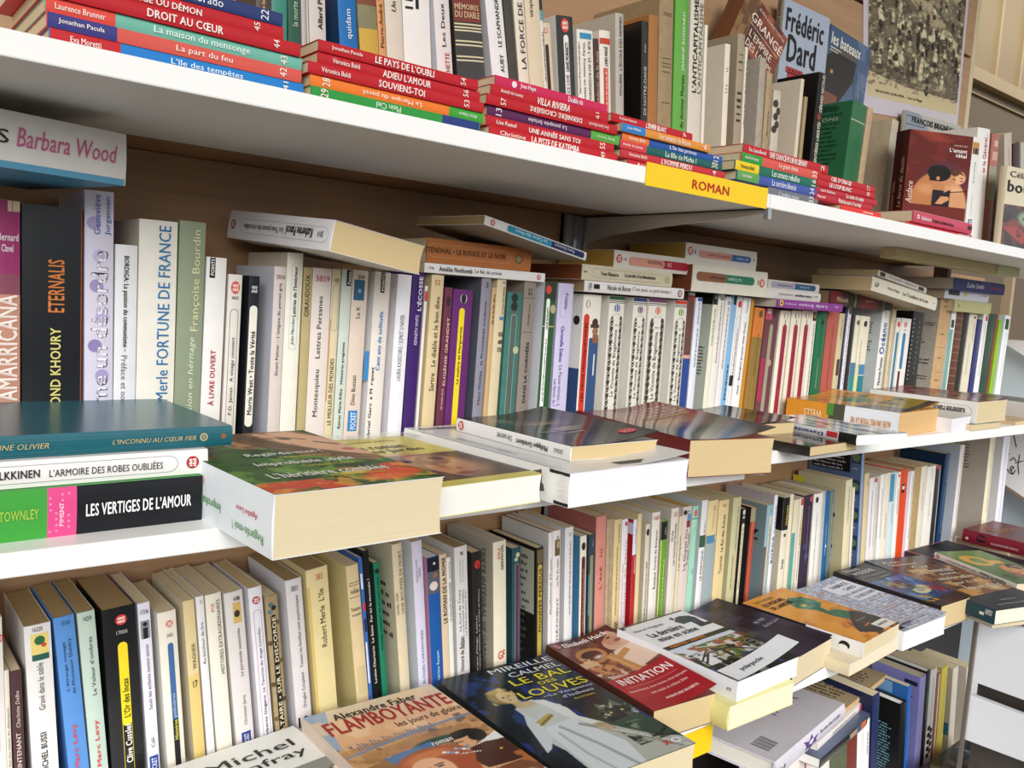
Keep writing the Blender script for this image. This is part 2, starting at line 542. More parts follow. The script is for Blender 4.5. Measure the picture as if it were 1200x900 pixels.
    def bk_ticks(s, a0, a1, u0, u1, rows, col, seed=0):
        g = random.Random(seed); m = mat(col, 'ink'); dh = (u1 - u0) / rows; lt = s.part('back_cover_lettering')
        for r in range(rows):
            a = a1 - (g.uniform(0, .0)); ub = u1 - (r + 1) * dh; end = a0 + (a1 - a0) * g.uniform(0, .18)
            while a > end:
                for k in range(g.randint(2, 7)):
                    wd = dh * g.uniform(.22, .42)
                    if a - wd < end: break
                    t = ub + dh * (.62 if g.random() < .3 else .48)
                    lt.add([(a - wd, ub + dh * .1, -EPS * 3), (a, ub + dh * .1, -EPS * 3), (a, t, -EPS * 3), (a - wd, t, -EPS * 3)], [(0, 3, 2, 1)], m)
                    a -= wd + dh * .12
                a -= dh * .3
    def part(s, name):
        q = MB(); s.parts.append((name, q)); return q
    def done(s):
        for n, q in s.parts:
            if q.v: q.build(n, s.cover)
        return s

def u_of(bk, px=None, py=None):
    """Height along the spine that shows at the measured column or row of the photograph."""
    lo, hi = 0.0, bk.h
    def f(u):
        q = proj(bk.O + bk.eb * u + bk.ec * bk.t / 2)
        return q[0] - px if px is not None else q[1] - py
    lo, hi = -0.3, bk.h + .3
    a = f(lo)
    for i in range(40):
        m = (lo + hi) / 2; b = f(m)
        if (b > 0) == (a > 0): lo = m
        else: hi = m
    return (lo + hi) / 2

def decorate(bk, deco, axis):
    many = sum(1 for d in deco if d[0] in 'dr') > 6
    orn = bk.part('spine_pattern') if many else None
    for i, d in enumerate(deco):
        k = d[0]
        U = (lambda p: u_of(bk, px=p)) if axis == 'x' else (lambda p: u_of(bk, py=p))
        cl = lambda u: min(max(u, 0.001), bk.h - 0.0005)
        if k == 'x':
            _, txt, p0, p1, v0, v1, col = d[:7]; fl = d[7] if len(d) > 7 else ''
            a, b = sorted((U(p0), U(p1)))
            bk.sp_text(txt, a, b, v0, v1, col, fl)
        elif k == 'k':
            _, p0, p1, v0, v1, col = d[:6]
            a, b = sorted((cl(U(p0)), cl(U(p1))))
            vm, hv = (v0 + v1) / 2, min((v1 - v0) / 2 * .8, .0013 / bk.t)
            bk.sp_tick(a, b, vm - hv, vm + hv, col, i + int(p0))
        elif k == 'r':
            _, p0, p1, v0, v1, col = d[:6]
            a, b = sorted((cl(U(p0)), cl(U(p1))))
            bk.sp_rect(a, b, v0, v1, col, d[6] if len(d) > 6 else 1.0, orn)
        elif k in 'po':
            _, p0, p1, v0, v1, col = d[:6]
            a, b = sorted((cl(U(p0)), cl(U(p1))))
            bk.sp_pill(a, b, v0, v1, col, d[6] if len(d) > 6 else 1.3, out=(k == 'o'))
        elif k == 'L':
            _, p, v, r, col = d[:5]
            bk.sp_logo(U(p), v, r * bk.t, col, d[5] if len(d) > 5 else 'f4ece4', ru=(d[6] * bk.t if len(d) > 6 else None))
        elif k == 'd':
            _, p, v, r, col = d[:5]
            bk.sp_disc(U(p), v, min((d[5] if len(d) > 5 else r) * bk.t, .0055), min(r * bk.t, .0055), col, 1.8, orn)
        elif k == 'S':        # something on the back cover: (kind, a0, a1, p0, p1, ...)
            kind, a0, a1, p0, p1 = d[1:6]
            a, b = sorted((cl(U(p0)), cl(U(p1))))
            if kind == 'r': bk.bk_rect(a0, a1, a, b, d[6], d[7] if len(d) > 7 else 1.0)
            elif kind == 'k': bk.bk_ticks(a0, a1, a, b, d[7], d[6], i)
            elif kind == 'x': bk.bk_text(d[6], a0, a1, a, b, d[7], d[8] if len(d) > 8 else '')
            elif kind == 'd': bk.bk_disc((a0 + a1) / 2, (a + b) / 2, (a1 - a0) / 2, d[6])

# ------------------------------------------------------------------ books standing in a row
ORD = ['', 'first', 'second', 'third', 'fourth', 'fifth', 'sixth', 'seventh', 'eighth', 'ninth', 'tenth']
LABELS = {}
def uniq(lb):
    w = lb.split()
    if len(w) > 16: print('LONG LABEL', len(w), lb)
    if lb in LABELS: print('DUPLICATE LABEL', lb)
    LABELS[lb] = 1
    return lb

class Row:
    def __init__(s, y, base, lean, where, group, base2=None, split=None, w=.097):
        s.w = w
        s.y, s.base, s.where, s.group, s.base2, s.split = y, base, where, group, base2, split
        s.lx, s.lv = [], []
        for (x0, y0), (x1, y1) in lean:
            a, b = at(x0, y0, y=y), at(x1, y1, y=y)
            s.lx.append((x0 + x1) / 2); s.lv.append(math.atan2(a[0] - b[0], a[2] - b[2]))
        s.pb = -9.0; s.pth = s.ph = 0; s.ref, s.n = None, 0
    def __call__(s, xl, xr, ytop, col, desc, *deco, T=None, side=None, front=None, pg='c', w=None, hard=False, kind='card', lab=None,
                 lean=None, name=None, ref=None, dy=0.0):
        y = s.y + dy
        w = w or s.w
        TL = at(xl, ytop, y=y)
        TR = at(xr, ytop, y=y)
        th = np.interp(xl, s.lx, s.lv) if lean is None else math.radians(lean)
        t = (TR[0] - TL[0]) * math.cos(th) - .0004
        base = s.base if (s.split is None or TL[0] < s.split) else s.base2
        x_tl = TL[0]
        ox = x_tl - (TL[2] - base) * math.tan(th)
        if dy == 0 and s.ph:
            ox = max(ox, s.pb + .0003)
            zc = min(s.ph, TL[2] - base)
            th = math.atan2(x_tl - ox, TL[2] - base)
            lim = s.pb + .0003 + zc * math.tan(s.pth)
            if ox + zc * math.tan(th) < lim: th = math.atan2(lim - ox, zc)
            x_tl = ox + (TL[2] - base) * math.tan(th)
        t = max((TR[0] - x_tl) * math.cos(th) - .0004, .003)
        oz = base + max(0.0, t * math.sin(th))
        h = (TL[2] - oz) / math.cos(th)
        O = np.array([ox, y, oz])
        eb = np.array([math.sin(th), 0, math.cos(th)]); ec = np.array([math.cos(th), 0, -math.sin(th)]); ea = np.array([0, 1.0, 0])
        if dy == 0:
            s.pb = ox + t / math.cos(th); s.pth = th; s.ph = TL[2] - base
        if lab is None:
            if T:
                lab = f'{desc} titled “{T}”, {s.where}'; s.ref, s.n = ref or f'“{T}”', 0
            else:
                s.n += 1
                lab = f'{desc}, {ORD[s.n]} book right of {s.ref}, {s.where}'
        else:
            if ref: s.ref, s.n = ref, 0
            else: s.n += 1
        bk = Book(O, ea, eb, ec, w, h, t, uniq(lab), s.group, col, side, front, pg, hard, kind=kind, name=name)
        decorate(bk, deco, 'y')
        return bk.done()

# ------------------------------------------------------------------ books lying down, spine toward the viewer
def lying(A, B, zb, t, w, col, label, group, *deco, top=None, bottom=None, pages='c', hard=False, kind='card', flat=True, ec=None, curl=0.0, name=None):
    """A = left end, B = right end of the spine's lower edge, zb = height it rests on, t = thickness."""
    A = np.array([A[0], A[1], zb if flat else A[2]]); B = np.array([B[0], B[1], zb if flat else B[2]])
    eb = unit(A - B)
    if ec is None: ec = np.array([0, 0, 1.0])
    ec = unit(ec - eb * (ec @ eb))
    ea = np.cross(eb, ec)
    bk = Book(B, ea, eb, ec, w, np.linalg.norm(A - B), t, uniq(label), group, col, bottom, top, pages, hard, curl=curl, kind=kind, name=name)
    decorate(bk, deco, 'x')
    return bk

# ------------------------------------------------------------------ books lying face up, cover visible
YMAX = 0.1985
def faceup(kbot, zb, fit, col, label, group, w=None, h=None, t=None, pages='c', side=None, front=None, hard=False, curl=0.0, kind='card', name=None, bulge=None):
    """kbot = (corner, its lower end); fit = {corner or edge: where it shows}: corners T tail-spine, U tail-fore, G head-fore, H head-spine;
    two letters = some point of that upper edge.  The cover is the upright rectangle that best agrees with these sights."""
    if kbot is not None:
        K = at(*kbot[1], z=zb); zt = at(*fit[kbot[0]], y=K[1])[2] if t is None else zb + t
    else: zt = zb + t
    t_fix = t is not None
    w0, h0 = w or .135, h or .2
    K0 = at(*next(iter(fit.values())), z=zt)
    p = np.array([K0[0] - (w0 if next(iter(fit)) [0] in 'UG' else 0), K0[1] - (h0 if next(iter(fit))[0] in 'GH' else 0), 0.0, w0, h0, t0 := zt - zb])
    def res(p):
        ox, oy, th, ww, hh, tt = p
        ea = np.array([math.cos(th), math.sin(th), 0]); eb = np.array([-ea[1], ea[0], 0])
        O = np.array([ox, oy, zb + tt])
        Q = {'T': O, 'U': O + ea * ww, 'G': O + ea * ww + eb * hh, 'H': O + eb * hh}
        r = []
        for k, v in fit.items():
            if len(k) == 1: r += list(np.array(proj(Q[k])) - v)
            else:
                A, B = np.array(proj(Q[k[0]])), np.array(proj(Q[k[1]])); d = unit(B - A); v = np.array(v) - A
                r.append(d[0] * v[1] - d[1] * v[0])
        if kbot is not None: r += list(np.array(proj(Q[kbot[0]] - np.array([0, 0, tt]))) - kbot[1])
        r.append((ww - w0) * (3000 if w else 60)); r.append((hh - h0) * (3000 if h else 60)); r.append(th * 12); r.append((tt - t0) * (3000 if t_fix else 150))
        return np.array(r)
    lam = 1e-2; r = res(p); sc = np.array([1, 1, 1, 1, 1, 1.])
    for i in range(400):
        J = np.array([(res(p + 1e-6 * (np.arange(6) == k)) - r) / 1e-6 for k in range(6)]).T
        d = np.linalg.solve(J.T @ J + lam * np.diag(np.diag(J.T @ J) + 1), -J.T @ r); r2 = res(p + d)
        if r2 @ r2 < r @ r: p, r, lam = p + d, r2, lam * .4
        else: lam = min(lam * 3, 1e9)
    ox, oy, th, w, h, t = p
    ea = np.array([math.cos(th), math.sin(th), 0]); eb = np.array([-ea[1], ea[0], 0])
    top = oy + max(0, ea[1]) * w + eb[1] * h
    print('COVER %-40s t %.3f w %.3f h %.3f rot %.1f y %.3f..%.3f err %s' % (label[:40], t, w, h, math.degrees(th), oy, top, np.round(r[:-4], 0)))
    if top > YMAX:
        h -= (top - YMAX) / eb[1]
    return Book(np.array([ox, oy, zb]), ea, eb, np.array([0, 0, 1.0]), w, h, t, uniq(label), group, col, side, front, pages, hard, curl, kind, name, bulge)
# ------------------------------------------------------------------ the place: wall panels, shelves, uprights, the room behind
Z1, Z2, Z2B, Z3, Z4 = 0.1395, -0.1775, -0.1632, -0.4785, -0.88      # tops of the shelf boards, measured from eye height
TH = 0.0165
XS = 0.8575                                                        # where two shelf boards meet
DEP = 0.2225                                                       # shelf depth, back wall just behind
def E(z): return z + EYE

g = MB(); g.box((-2.5, -1.6, 3.0), (6.5, .34, 3.05), mat('cdbf9f', 'plain')); tag(g.build('sky_blocker_slab'), kind='structure')  # unseen slab added overhead to keep sky light off the book tops
g = MB(); g.box((-2.5, -4.0, -0.05), (6.5, 4.0, 0.0), mat('45403a', 'plain')); tag(g.build('floor'), kind='structure')

wood = mat('b08a66', 'wood')
YW = .313                                                         # wood panels behind the lower rows; the upper ones stand nearer
def panel(n, x0, x1, z0, z1, y0=YW, y1=YW + .014, m=None):
    q = MB(); q.box((x0, y0, E(z0)), (x1, y1, E(z1)), m or wood)
    return tag(bevel(q.build('wall_back_%s' % n), .001), kind='structure')
xe = at(1141, 66, y=.224)[0]
zs = at(1133, 66, y=.224)[2]
panel('upper', -1.2, xe - .008, zs + .003, .95, .2235, YW + .014)
panel('middle', -1.2, xe - .008, Z1 - .015, zs - .003, .2235, YW + .014)
panel('lower', -1.2, XS - .004, -.50, Z1 - .0155)
XR = at(1152, 350, y=.313)[0]
panel('right', XS + .0, XR, -.50, Z1 - .0155)
panel('base', -1.2, 2.4, -.95, -.504, m=mat('17110d', 'wood'))  # near-black colour paints in the shade behind the bottom row

# cream corner post beside the panels and a second post farther along
def post(px, py, y, z0, z1, wd, label, col='cfc09c'):
    x = at(px, py, y=y)[0]
    q = MB(); q.box((x - wd / 2, y, E(z0)), (x + wd / 2, y + .03, E(z1)), mat(col, 'plain'))
    return tag(bevel(q.build('corner_post'), .002), label, 'post')
post(1141.5, 66, .229, Z1 - .06, .95, .017, 'slim cream vertical post beside the wood panels at upper right')
q = at(1187, 345, y=.5)
post(1187, 345, .5, -1.5, .28, .018, 'slim cream post showing above the last books of the middle shelf', 'bda987')

# far room wall: light boards above a darker dado
yw = 1.3
p = at(1150, 84, y=yw)
def wall(n, z0, z1, col, y):
    q = MB(); q.box((-2.0, y, z0), (6.5, y + .05, z1), mat(col, 'plain')); return tag(q.build(n), kind='structure')
wall('wall_far_upper', E(p[2]), 5.2, 'a08a66', yw)
wall('wall_far_lower', 0, E(p[2]) - .05, '7a654a', yw + .02)
t = MB(); t.box((-2, yw - .02, E(p[2]) - .055), (6.5, yw + .02, E(p[2])), mat('bda67e', 'plain'))
tag(t.build('trim_1'), kind='structure')
k = 2
for px in (1170, 1199):
    x = at(px, 40, y=yw)[0]
    t = MB(); t.box((x - .012, yw - .012, E(p[2])), (x + .012, yw, 5.2), mat('b8a37c', 'plain')); tag(t.build('trim_%d' % k), kind='structure'); k += 1
for z in (.10, .26):
    t = MB(); t.box((1.5, yw + .008, E(p[2] - z) - .004), (6.5, yw + .02, E(p[2] - z) + .004), mat('a08761', 'plain')); tag(t.build('trim_%d' % k), kind='structure'); k += 1

white = mat('f2f1ee', 'plain', .35)
edge = mat('f4f3f0', 'plain', .5)
def shelf(x0, x1, ztop, label, dep=DEP):
    q = MB(); q.box((x0, 0, E(ztop - TH)), (x1, dep, E(ztop)), white)
    return tag(bevel(q.build('shelf_board'), .0012), label, 'shelf')
shelf(-.9, XS - .0008, Z1, 'white top shelf board on the left, carrying the stacks of red paperbacks')
shelf(XS + .0008, 2.6, Z1, 'white top shelf board on the right, beyond the yellow sign')
shelf(-.9, XS - .0008, Z2, 'white middle shelf board on the left, under the thick omnibus with a garden cover', .2995)
shelf(XS + .0008, 2.6, Z2B, 'white middle shelf board on the right, under the orange covered paperback', .2995)
shelf(-.9, 2.45, Z3, 'white lower shelf board, edge showing under the dark purple paperback', .2995)
shelf(-.9, 2.3, Z4, 'white bottom shelf board under the violet and blue books', .2995)

# slotted upright with a bracket under the joint of the top shelf
e = empty('shelf_upright', (XS, .312, E(-1.5)), 'grey metal upright with a shelf bracket at the joint of the boards', 'shelf upright')
u0, u1 = at(664, 250, y=.302)[0], at(689, 250, y=.302)[0]
def loc(mb): mb.v = [(a - e.location.x, b - e.location.y, c - e.location.z) for a, b, c in mb.v]; return mb
m1 = mat('9fa2a6', 'plain', .35); m2 = mat('b9bcc0', 'metal')
q = MB(); q.box((u0, .300, E(-1.5)), (u0 + .005, .3125, E(Z1 - TH)), m1); q.box((u1 - .005, .300, E(-1.5)), (u1, .3125, E(Z1 - TH)), m1)
q.box((u0, .306, E(-1.5)), (u1, .3125, E(Z1 - TH)), m1)
loc(q).build('rail', e)
q = MB(); xm = (u0 + u1) / 2
q.box((xm - .0025, .3035, E(-1.5)), (xm + .0035, .3065, E(Z1 - TH)), m2)
loc(q).build('slot_strip', e)
for (zt, yf) in ((Z1 - TH, .004),):
    RB_ = .3125
    q = MB()
    pl = [(yf, E(zt - .006)), (yf, E(zt - .0002)), (RB_, E(zt - .0002)), (RB_, E(zt - .038))]
    pl += [(.29, E(zt - .034)), (.25, E(zt - .026)), (.16, E(zt - .017)), (.06, E(zt - .010))]
    q.prism(pl, 'x', XS - .001, XS + .002, mat('ddd4c6', 'plain'))
    q.box((XS - .006, yf, E(zt) - .0015), (XS + .007, RB_, E(zt) - .0002), mat('3c3833', 'plain'))
    loc(q).build('bracket', e)
    q = MB(); q.box((XS - .003, yf - .004, E(zt - .012)), (XS + .004, yf + .002, E(zt) - .0002), m2); loc(q).build('bracket_tip', e)

# chipboard batten under the right end of the top shelf
zc = Z1 - TH
c0, c1 = at(1050, 301, z=zc), at(1195, 309, z=zc)
x0, x1, x2 = at(1050, 304, y=.10)[0], at(1168, 310, y=.10)[0], at(1194, 312, y=.10)[0]
e2 = empty('chipboard_batten', (x0, .10, E(zc - .017)), 'raw chipboard batten fixed under the right end of the top shelf', 'batten')
q = MB(); q.box((0, 0, 0), (x1 - x0, .028, .0165), mat('d4bb8c', 'chip')); bevel(q.build('long_piece', e2), .0008)
q = MB(); q.box((x1 - x0 + .001, -.003, 0), (x2 - x0, .028, .0165), mat('e2cda0', 'chip')); bevel(q.build('end_piece', e2), .0008)

# white boards closing the right end
def board(pts, x, th, col, label, name='white_board', cat='board', rim=None):
    q = MB(); q.prism([(a[1], E(a[2])) for a in pts], 'x', x, x + th, mat(col, 'plain'))
    return tag(q.build(name), label, cat)
X = 1.578
yb, zb_ = 0.0, -.60
sl = lambda a, b, z: z
A = [at(1139, 724, x=X), at(1138, 798, x=X), at(1200, 816, x=X), at(1137, 815, x=X), at(1200, 827, x=X), at(1134, 868, x=X)]
q = MB()
q.prism([(.0, E(Z3 - TH - .001)), (.0, E(A[1][2])), (-.45, E(A[1][2]) - .0), (-.45, E(Z3 - TH - .001))], 'x', X, X + .016, mat('eceef2', 'plain'))
tag(bevel(q.build('white_board')), 'white end board right of the bottom shelf, above a dark gap', 'board')
q = MB()
B0, B1 = at(1134, 868, x=X), at(1200, 893, x=X)
sl_ = (B1[2] - B0[2]) / (B1[1] - B0[1])
q.prism([(.0, E(A[3][2])), (.0, E(B0[2] - sl_ * B0[1])), (-.45, E(B0[2] + sl_ * (-.45 - B0[1]))), (-.45, E(A[3][2]) - .0)], 'x', X, X + .016, mat('eceef2', 'plain'))
tag(bevel(q.build('white_board')), 'white end board at the lower right corner, below a dark gap', 'board')
q = MB(); q.box((X + .03, -.5, E(-.8)), (X + .04, .0, E(-.5)), mat('4a423b', 'plain')); tag(q.build('gap_shade_board'), 'added dark board giving the shade in the gap between two white end boards', 'board')  # dark sheet added to stand in for the shade inside the gap
q = MB(); q.box((X - .0075, -.002, E(-1.05)), (X - .001, .005, E(Z3 - TH - .0005)), mat('6a6058', 'plain')); tag(bevel(q.build('end_post')), 'thin grey brown upright edging the bottom shelf at its right end', 'post')

# white sign board with handwriting, and pale blue boards, beyond the right ends of the rows
X = 2.24
P = [at(1150, 512, x=X), at(1176, 567, x=X), at(1200, 583, x=X)]
sb = empty('handwritten_sign', (X, .1, E(-.3)), 'white board with black handwriting beyond the right end of the lower shelf', 'sign')
def rel(mb): mb.v = [(a - X, b - .1, c - E(-.3)) for a, b, c in mb.v]; return mb
za = P[1][2]; yA = P[1][1]; slope = (P[2][2] - P[1][2]) / (P[2][1] - P[1][1])
q = MB(); pl = [(.29, E(za + slope * (.29 - yA))), (-.4, E(za + slope * (-.4 - yA))), (-.4, E(-.185)), (.29, E(-.185))]
q.prism(pl, 'x', X, X + .012, mat('f0eeec', 'plain')); rel(q).build('board', sb)
q = MB(); q.prism([(a, b + o) for (a, b), o in zip(pl[:2] + pl[1::-1], (-.001, -.001, -.007, -.007))], 'x', X - .001, X + .012, mat('8a7357', 'chip')); rel(q).build('raw_edge', sb)
def stroke(mb, pts, w):
    for a, b in zip(pts[:-1], pts[1:]):
        A_, B_ = at(*a, x=X), at(*b, x=X)
        d = unit(np.array([B_[1] - A_[1], B_[2] - A_[2]])); n_ = np.array([-d[1], d[0]]) * w
        mb.add([(X - .0006, A_[1] + n_[0] - d[0] * w, E(A_[2]) + n_[1]), (X - .0006, B_[1] + n_[0] + d[0] * w, E(B_[2]) + n_[1]),
                (X - .0006, B_[1] - n_[0] + d[0] * w, E(B_[2]) - n_[1]), (X - .0006, A_[1] - n_[0] - d[0] * w, E(A_[2]) - n_[1])], [(0, 1, 2, 3)], mat('2a2724', 'ink'))
q = MB()
for st in ([(1180, 549), (1183, 554), (1187, 556), (1190, 551)], [(1184, 540), (1188, 536), (1191, 541)], [(1185, 552), (1188, 548), (1186, 546), (1184, 550), (1187, 556)],
           [(1195, 533), (1193, 545), (1194, 556)], [(1190, 543), (1199, 540)], [(1188, 509), (1191, 524)], [(1182, 531), (1182, 533)]):
    stroke(q, st, .0011)
rel(q).build('handwriting', sb)
q = MB(); q.box((2.30, -.5, E(-1.5)), (2.312, .42, E(-.18)), mat('b9c6cf', 'plain')); tag(q.build('pale_blue_board'), 'pale blue board standing below the handwritten white sign', 'board')
q = MB(); q.box((2.262, .10, E(-.56)), (2.28, .125, E(-.31)), mat('9a8468', 'plain')); tag(q.build('wood_strip'), 'thin raw wood strip standing under the handwritten white sign', 'batten')
X = 2.17
P = [at(1181, 405, x=X), at(1200, 417, x=X)]
slope = (P[1][2] - P[0][2]) / (P[1][1] - P[0][1])
yc = P[0][1] + (-.02 - P[0][2]) / slope
q = MB(); q.prism([(yc, E(-.02)), (-.4, E(P[0][2] + slope * (-.4 - P[0][1]))), (-.4, E(-.0195))], 'x', X, X + .012, mat('e9e6e2', 'plain'))
tag(q.build('white_board'), 'small white board with a slanted lower edge right of the middle shelf books', 'board')
q = MB(); q.box((X + .03, -.5, E(Z2B - .0)), (X + .042, .50, E(-.018)), mat('c3d0d6', 'plain')); tag(q.build('pale_blue_board'), 'pale blue board beyond the last books of the middle shelf', 'board')

# yellow shelf signs
def sign(px0, px1, ztop, zbot, y, label, txt=None, name='shelf_sign'):
    x0, x1 = at(px0, 210, y=y)[0], at(px1, 225, y=y)[0]
    s = empty(name, (x0, y, E(zbot)), label, 'sign')
    q = MB(); q.box((0, -.0012, 0), (x1 - x0, 0, ztop - zbot), mat('f2c81c', 'ink', .4)); q.build('card', s)
    if txt:
        V, Fc, asp = set_text(txt, True)
        a0, a1 = at(810, 215, y=y)[0] - x0, at(854, 215, y=y)[0] - x0
        h = ztop - zbot
        q = MB()
        for dx in (0,): q.add([(a0 + dx + v[0] * (a1 - a0), -.0016 - dx * .3 - v[2] * .0001, h * .25 + v[1] * h * .42) for v in V], Fc, mat('b3261c', 'ink'))
        q.build('sign_lettering', s)
    return s
za, zb_ = at(756, 189, y=-.001)[2], at(756, 217, y=-.001)[2]
sign(756, 899, za, zb_, -.0004, 'yellow sign with red lettering on the edge of the top shelf', 'ROMAN')
A0, A1 = at(801, 868, y=-.001), at(834, 863, y=-.001)
s2 = empty('shelf_sign', (A0[0] - .14, -.0004, E(Z3 - TH - .030)), 'blank yellow sign hanging from the edge of the lower shelf', 'sign')
q = MB(); q.box((0, -.0012, 0), (A1[0] - A0[0] + .14, 0, .034), mat('f2c81c', 'ink', .4)); q.build('card', s2)
# ------------------------------------------------------------------ top shelf, row standing at the back
r1 = Row(.1145, Z1, [((317, 0), (317, 30)), ((417, 0), (420, 46)), ((470, 0), (472, 60)), ((561, 0), (568.5, 77)), ((671, 17.5), (674, 110)), ((730, 20), (730, 127)), ((790, 0), (786, 150)), ((874, 40), (868, 160)), ((1017, 118), (1004, 212))],
         'top shelf', 'books standing on the top shelf', w=.107)
r1(300, 318, -14, '54463c', 'dark brown book at the far left', ('k', -5, 20, .3, .6, 'c9b28a'), lab='dark brown book standing left of the teal one, top shelf', ref='the dark brown book')
r1(318, 337, -22, '3f8a78', 'teal book', lab='plain teal book standing between dark brown and dark green ones, top shelf', ref='the teal book')
r1(337, 352, -26, '2f5a48', 'dark green book', ('x', 'la morte et', -8, 31, .3, .75, 'b9c9a8'), lab='dark green book with pale vertical lettering, top shelf left', ref='the dark green book')
r1(352, 358, -30, 'b9b3ab', 'thin grey book', lab='very thin grey book right of the dark green one, top shelf', ref='the thin grey book')
r1(358, 381, -30, 'cfcbc2', 'pale grey book', ('x', 'Allard Porbé :', -26, 34, .55, .8, '33302c', 'b'), ('r', -60, 60, .06, .1, '6a655c'), lab='pale grey book with one line of small black lettering, top shelf left')
r1(395, 417, -8, '1f6db0', 'bright blue book', ('x', 'quidam', 11, 46, .35, .72, 'e8eef2'), T='quidam', side='24466c')
r1(417, 440, -16, '8a8763', 'olive book', ('r', 34, 80, 0, 1, 'c9a548'), ('r', -10, 6, 0, 1, '7d4a35'), lab='olive green book with a mustard yellow foot, top shelf', kind='worn')
r1(440, 449, -16, 'd59a63', 'thin orange tan book', ('x', 'Pierre-André Taguieff', -30, 56, .2, .85, '5a3020'), lab='thin orange tan book with brown vertical lettering, top shelf')
r1(449.5, 470, -20, 'd9cfbd', 'cream book', ('x', 'Un été', -16, 14, .35, .62, '4a443c', 'i'), T='Un')
r1(470, 503, -30, 'ece9e2', 'fat glossy white book', ('x', '112', -12, 12, .08, .36, '26221f', 'b'), ('r', -14, 11, .46, .58, '1c1a18'), kind='gloss', lab='fat white rounded spine with a heavy black figure, top shelf', ref='the fat white book')
r1(507, 526, -12, 'e3dbd6', 'white book', ('x', 'Les Deux Léopards', -50, 55, .35, .68, '3a332e'), ('x', 'HACHETTE', 62, 100, .5, .8, 'b0493c'), T='Les Deux', side='dfe3ea')
r1(527, 562, -34, '37342f', 'black leather style book', ('r', -20, 26, .02, .98, '7c3a30'), ('x', 'MÉMOIRES', 4, 12, .06, .9, 'd8c69c', 'h'), ('x', 'DU DIABLE', 14, 21.5, .06, .92, 'd8c69c', 'h'),
   *[('r', a, a + 1.8, .02, .98, 'd9cfa8') for a in (28, 32, 35.6, 48, 52.5, 66, 70.5)], T='Mémoires du Diable', hard=True, kind='gloss')
r1(566, 587, -24, 'e9e8e6', 'white book', ('x', 'LE SCAPHANDRE E', -12, 55, .48, .72, '2c2926'), ('x', 'AUBY', 64, 85, .5, .74, '2c2926'), T='Le scaphandre', side='dfe2e6')
r1(588, 599, -18, '4a463f', 'worn black book', lab='narrow worn black book left of the white book titled “La force de”, top shelf', kind='worn')
r1(599, 612, -30, 'e4dcc8', 'cream book', ('x', 'LA FORCE DE LA LOI', -40, 81, .3, .75, '2e2c30'), T='La force de')
r1(612, 630, -34, 'ddceb0', 'tan cream book', ('x', 'volcan', -4, 20, .3, .55, '4c4438', 'e'), T='volcan')
r1(630, 634, -18, 'e2dccf', 'thin white book', ('r', -18, 12, 0, 1, '2c2a28'), ('r', 12, 24, 0, 1, '4f9fae'), ('k', 38, 95, .2, .8, '5a544c'), lab='very thin white book with a black and turquoise head, top shelf')
r1(634.5, 645, 26, 'd9cbb0', 'small cream paperback', ('L', 36, .25, .3, 'c86a5c'), ('p', 52, 110, .05, .5, '3a2c28'), lab='small cream paperback with a dark title pill, top shelf', ref='the small cream paperback')
r1(651, 671.5, 17.5, '20261f', 'black and green paperback', ('L', 30, .48, .24, 'd0483c', 'f1e4da', .3), ('p', 41, 118, .36, .66, 'e9e6e0'), ('x', 'LIANE MORIARTY', 50, 84, .42, .62, '2b2b2b', 'b'), ('x', 'ALICE LOVE', 88, 116, .42, .62, '444444'),
   lab='glossy black paperback with red disc and white title pill, top shelf', side='e6e4df', kind='gloss', ref='the black paperback with a white pill')
r1(675.5, 695, 34, 'e9e5d8', 'ivory paperback', ('r', 39, 46, .16, .9, '3f8fb0'), ('x', 'Vicky Femme en blanc', 50, 118, .28, .45, '4a463e', 'e'), ('x', 'SUR L’ÎLE AU ROSSIGNOL', 48, 118, .62, .8, '4a463e', 'e'), ('k', 50, 110, .04, .14, '6a6256'), T='Sur l’île au rossignol')
r1(695.3, 701.5, 45, '4d382e', 'brown paperback', ('x', 'médecin de la nuit', 60, 125, .2, .8, 'c9ab84'), lab='narrow brown paperback between two ivory ones, top shelf')
r1(702, 715, 35, 'e9e2d6', 'ivory paperback', ('r', 45, 52, .02, .98, 'c4472c'), ('x', 'JOAN GRAY', 55, 78, .3, .7, '38332c', 'be'), ('r', 80, 140, .3, .72, 'c8432f'), ('k', 82, 130, .4, .62, 'f2dccf'), lab='ivory paperback with an orange red band and red block, top shelf', ref='the ivory paperback with red bands')
r1(721, 731, 15, 'b9b3a8', 'pale grey book', ('x', 'MOLIÈRE  L’ÉCOLE DES FEMMES', 20, 112, .3, .66, '4a463e'), T='L’École des femmes', side='c6c0b2')
r1(752, 760, 24, '1b1917', 'black book', ('x', 'DE NOTRE-DAME', 78, 135, .3, .7, 'c9c3b4'), ('x', 'Jean', 52, 62, .3, .6, 'c9c3b4'), T='Notre-Dame', side='171513', kind='gloss')
r1(760.4, 772, 17, 'a8713f', 'orange brown book', lab='plain orange brown book right of the black one, top shelf')
r1(773, 790, -6, 'a8916c', 'worn tan book', *[('r', a, a + 1.2, .25, .85, '6a5638') for a in (15, 17.5, 68, 74, 78, 84, 120)], lab='tall worn tan book with rubbed edges, top shelf', kind='worn', ref='the worn tan book')
r1(792, 808, -10, '62a83c', 'bright green book', ('x', 'JANINE BOISSARD', 14, 83, .5, .74, 'e8f2dc'), ('x', 'du docteur Moreau', 88, 150, .5, .76, '22421a'), lab='bright green glossy spine with white lettering, top shelf', kind='gloss', ref='the bright green book')
r1(810, 826, -4, 'd9d2c2', 'pale book', ('x', 'L’ANTICAPITALISME', 0, 109, .22, .52, '33302b', 'b'), ('x', 'L’ANTICAPITALISME', 3, 109, .62, .92, '8f8879', 'b'), T='L’anticapitalisme')
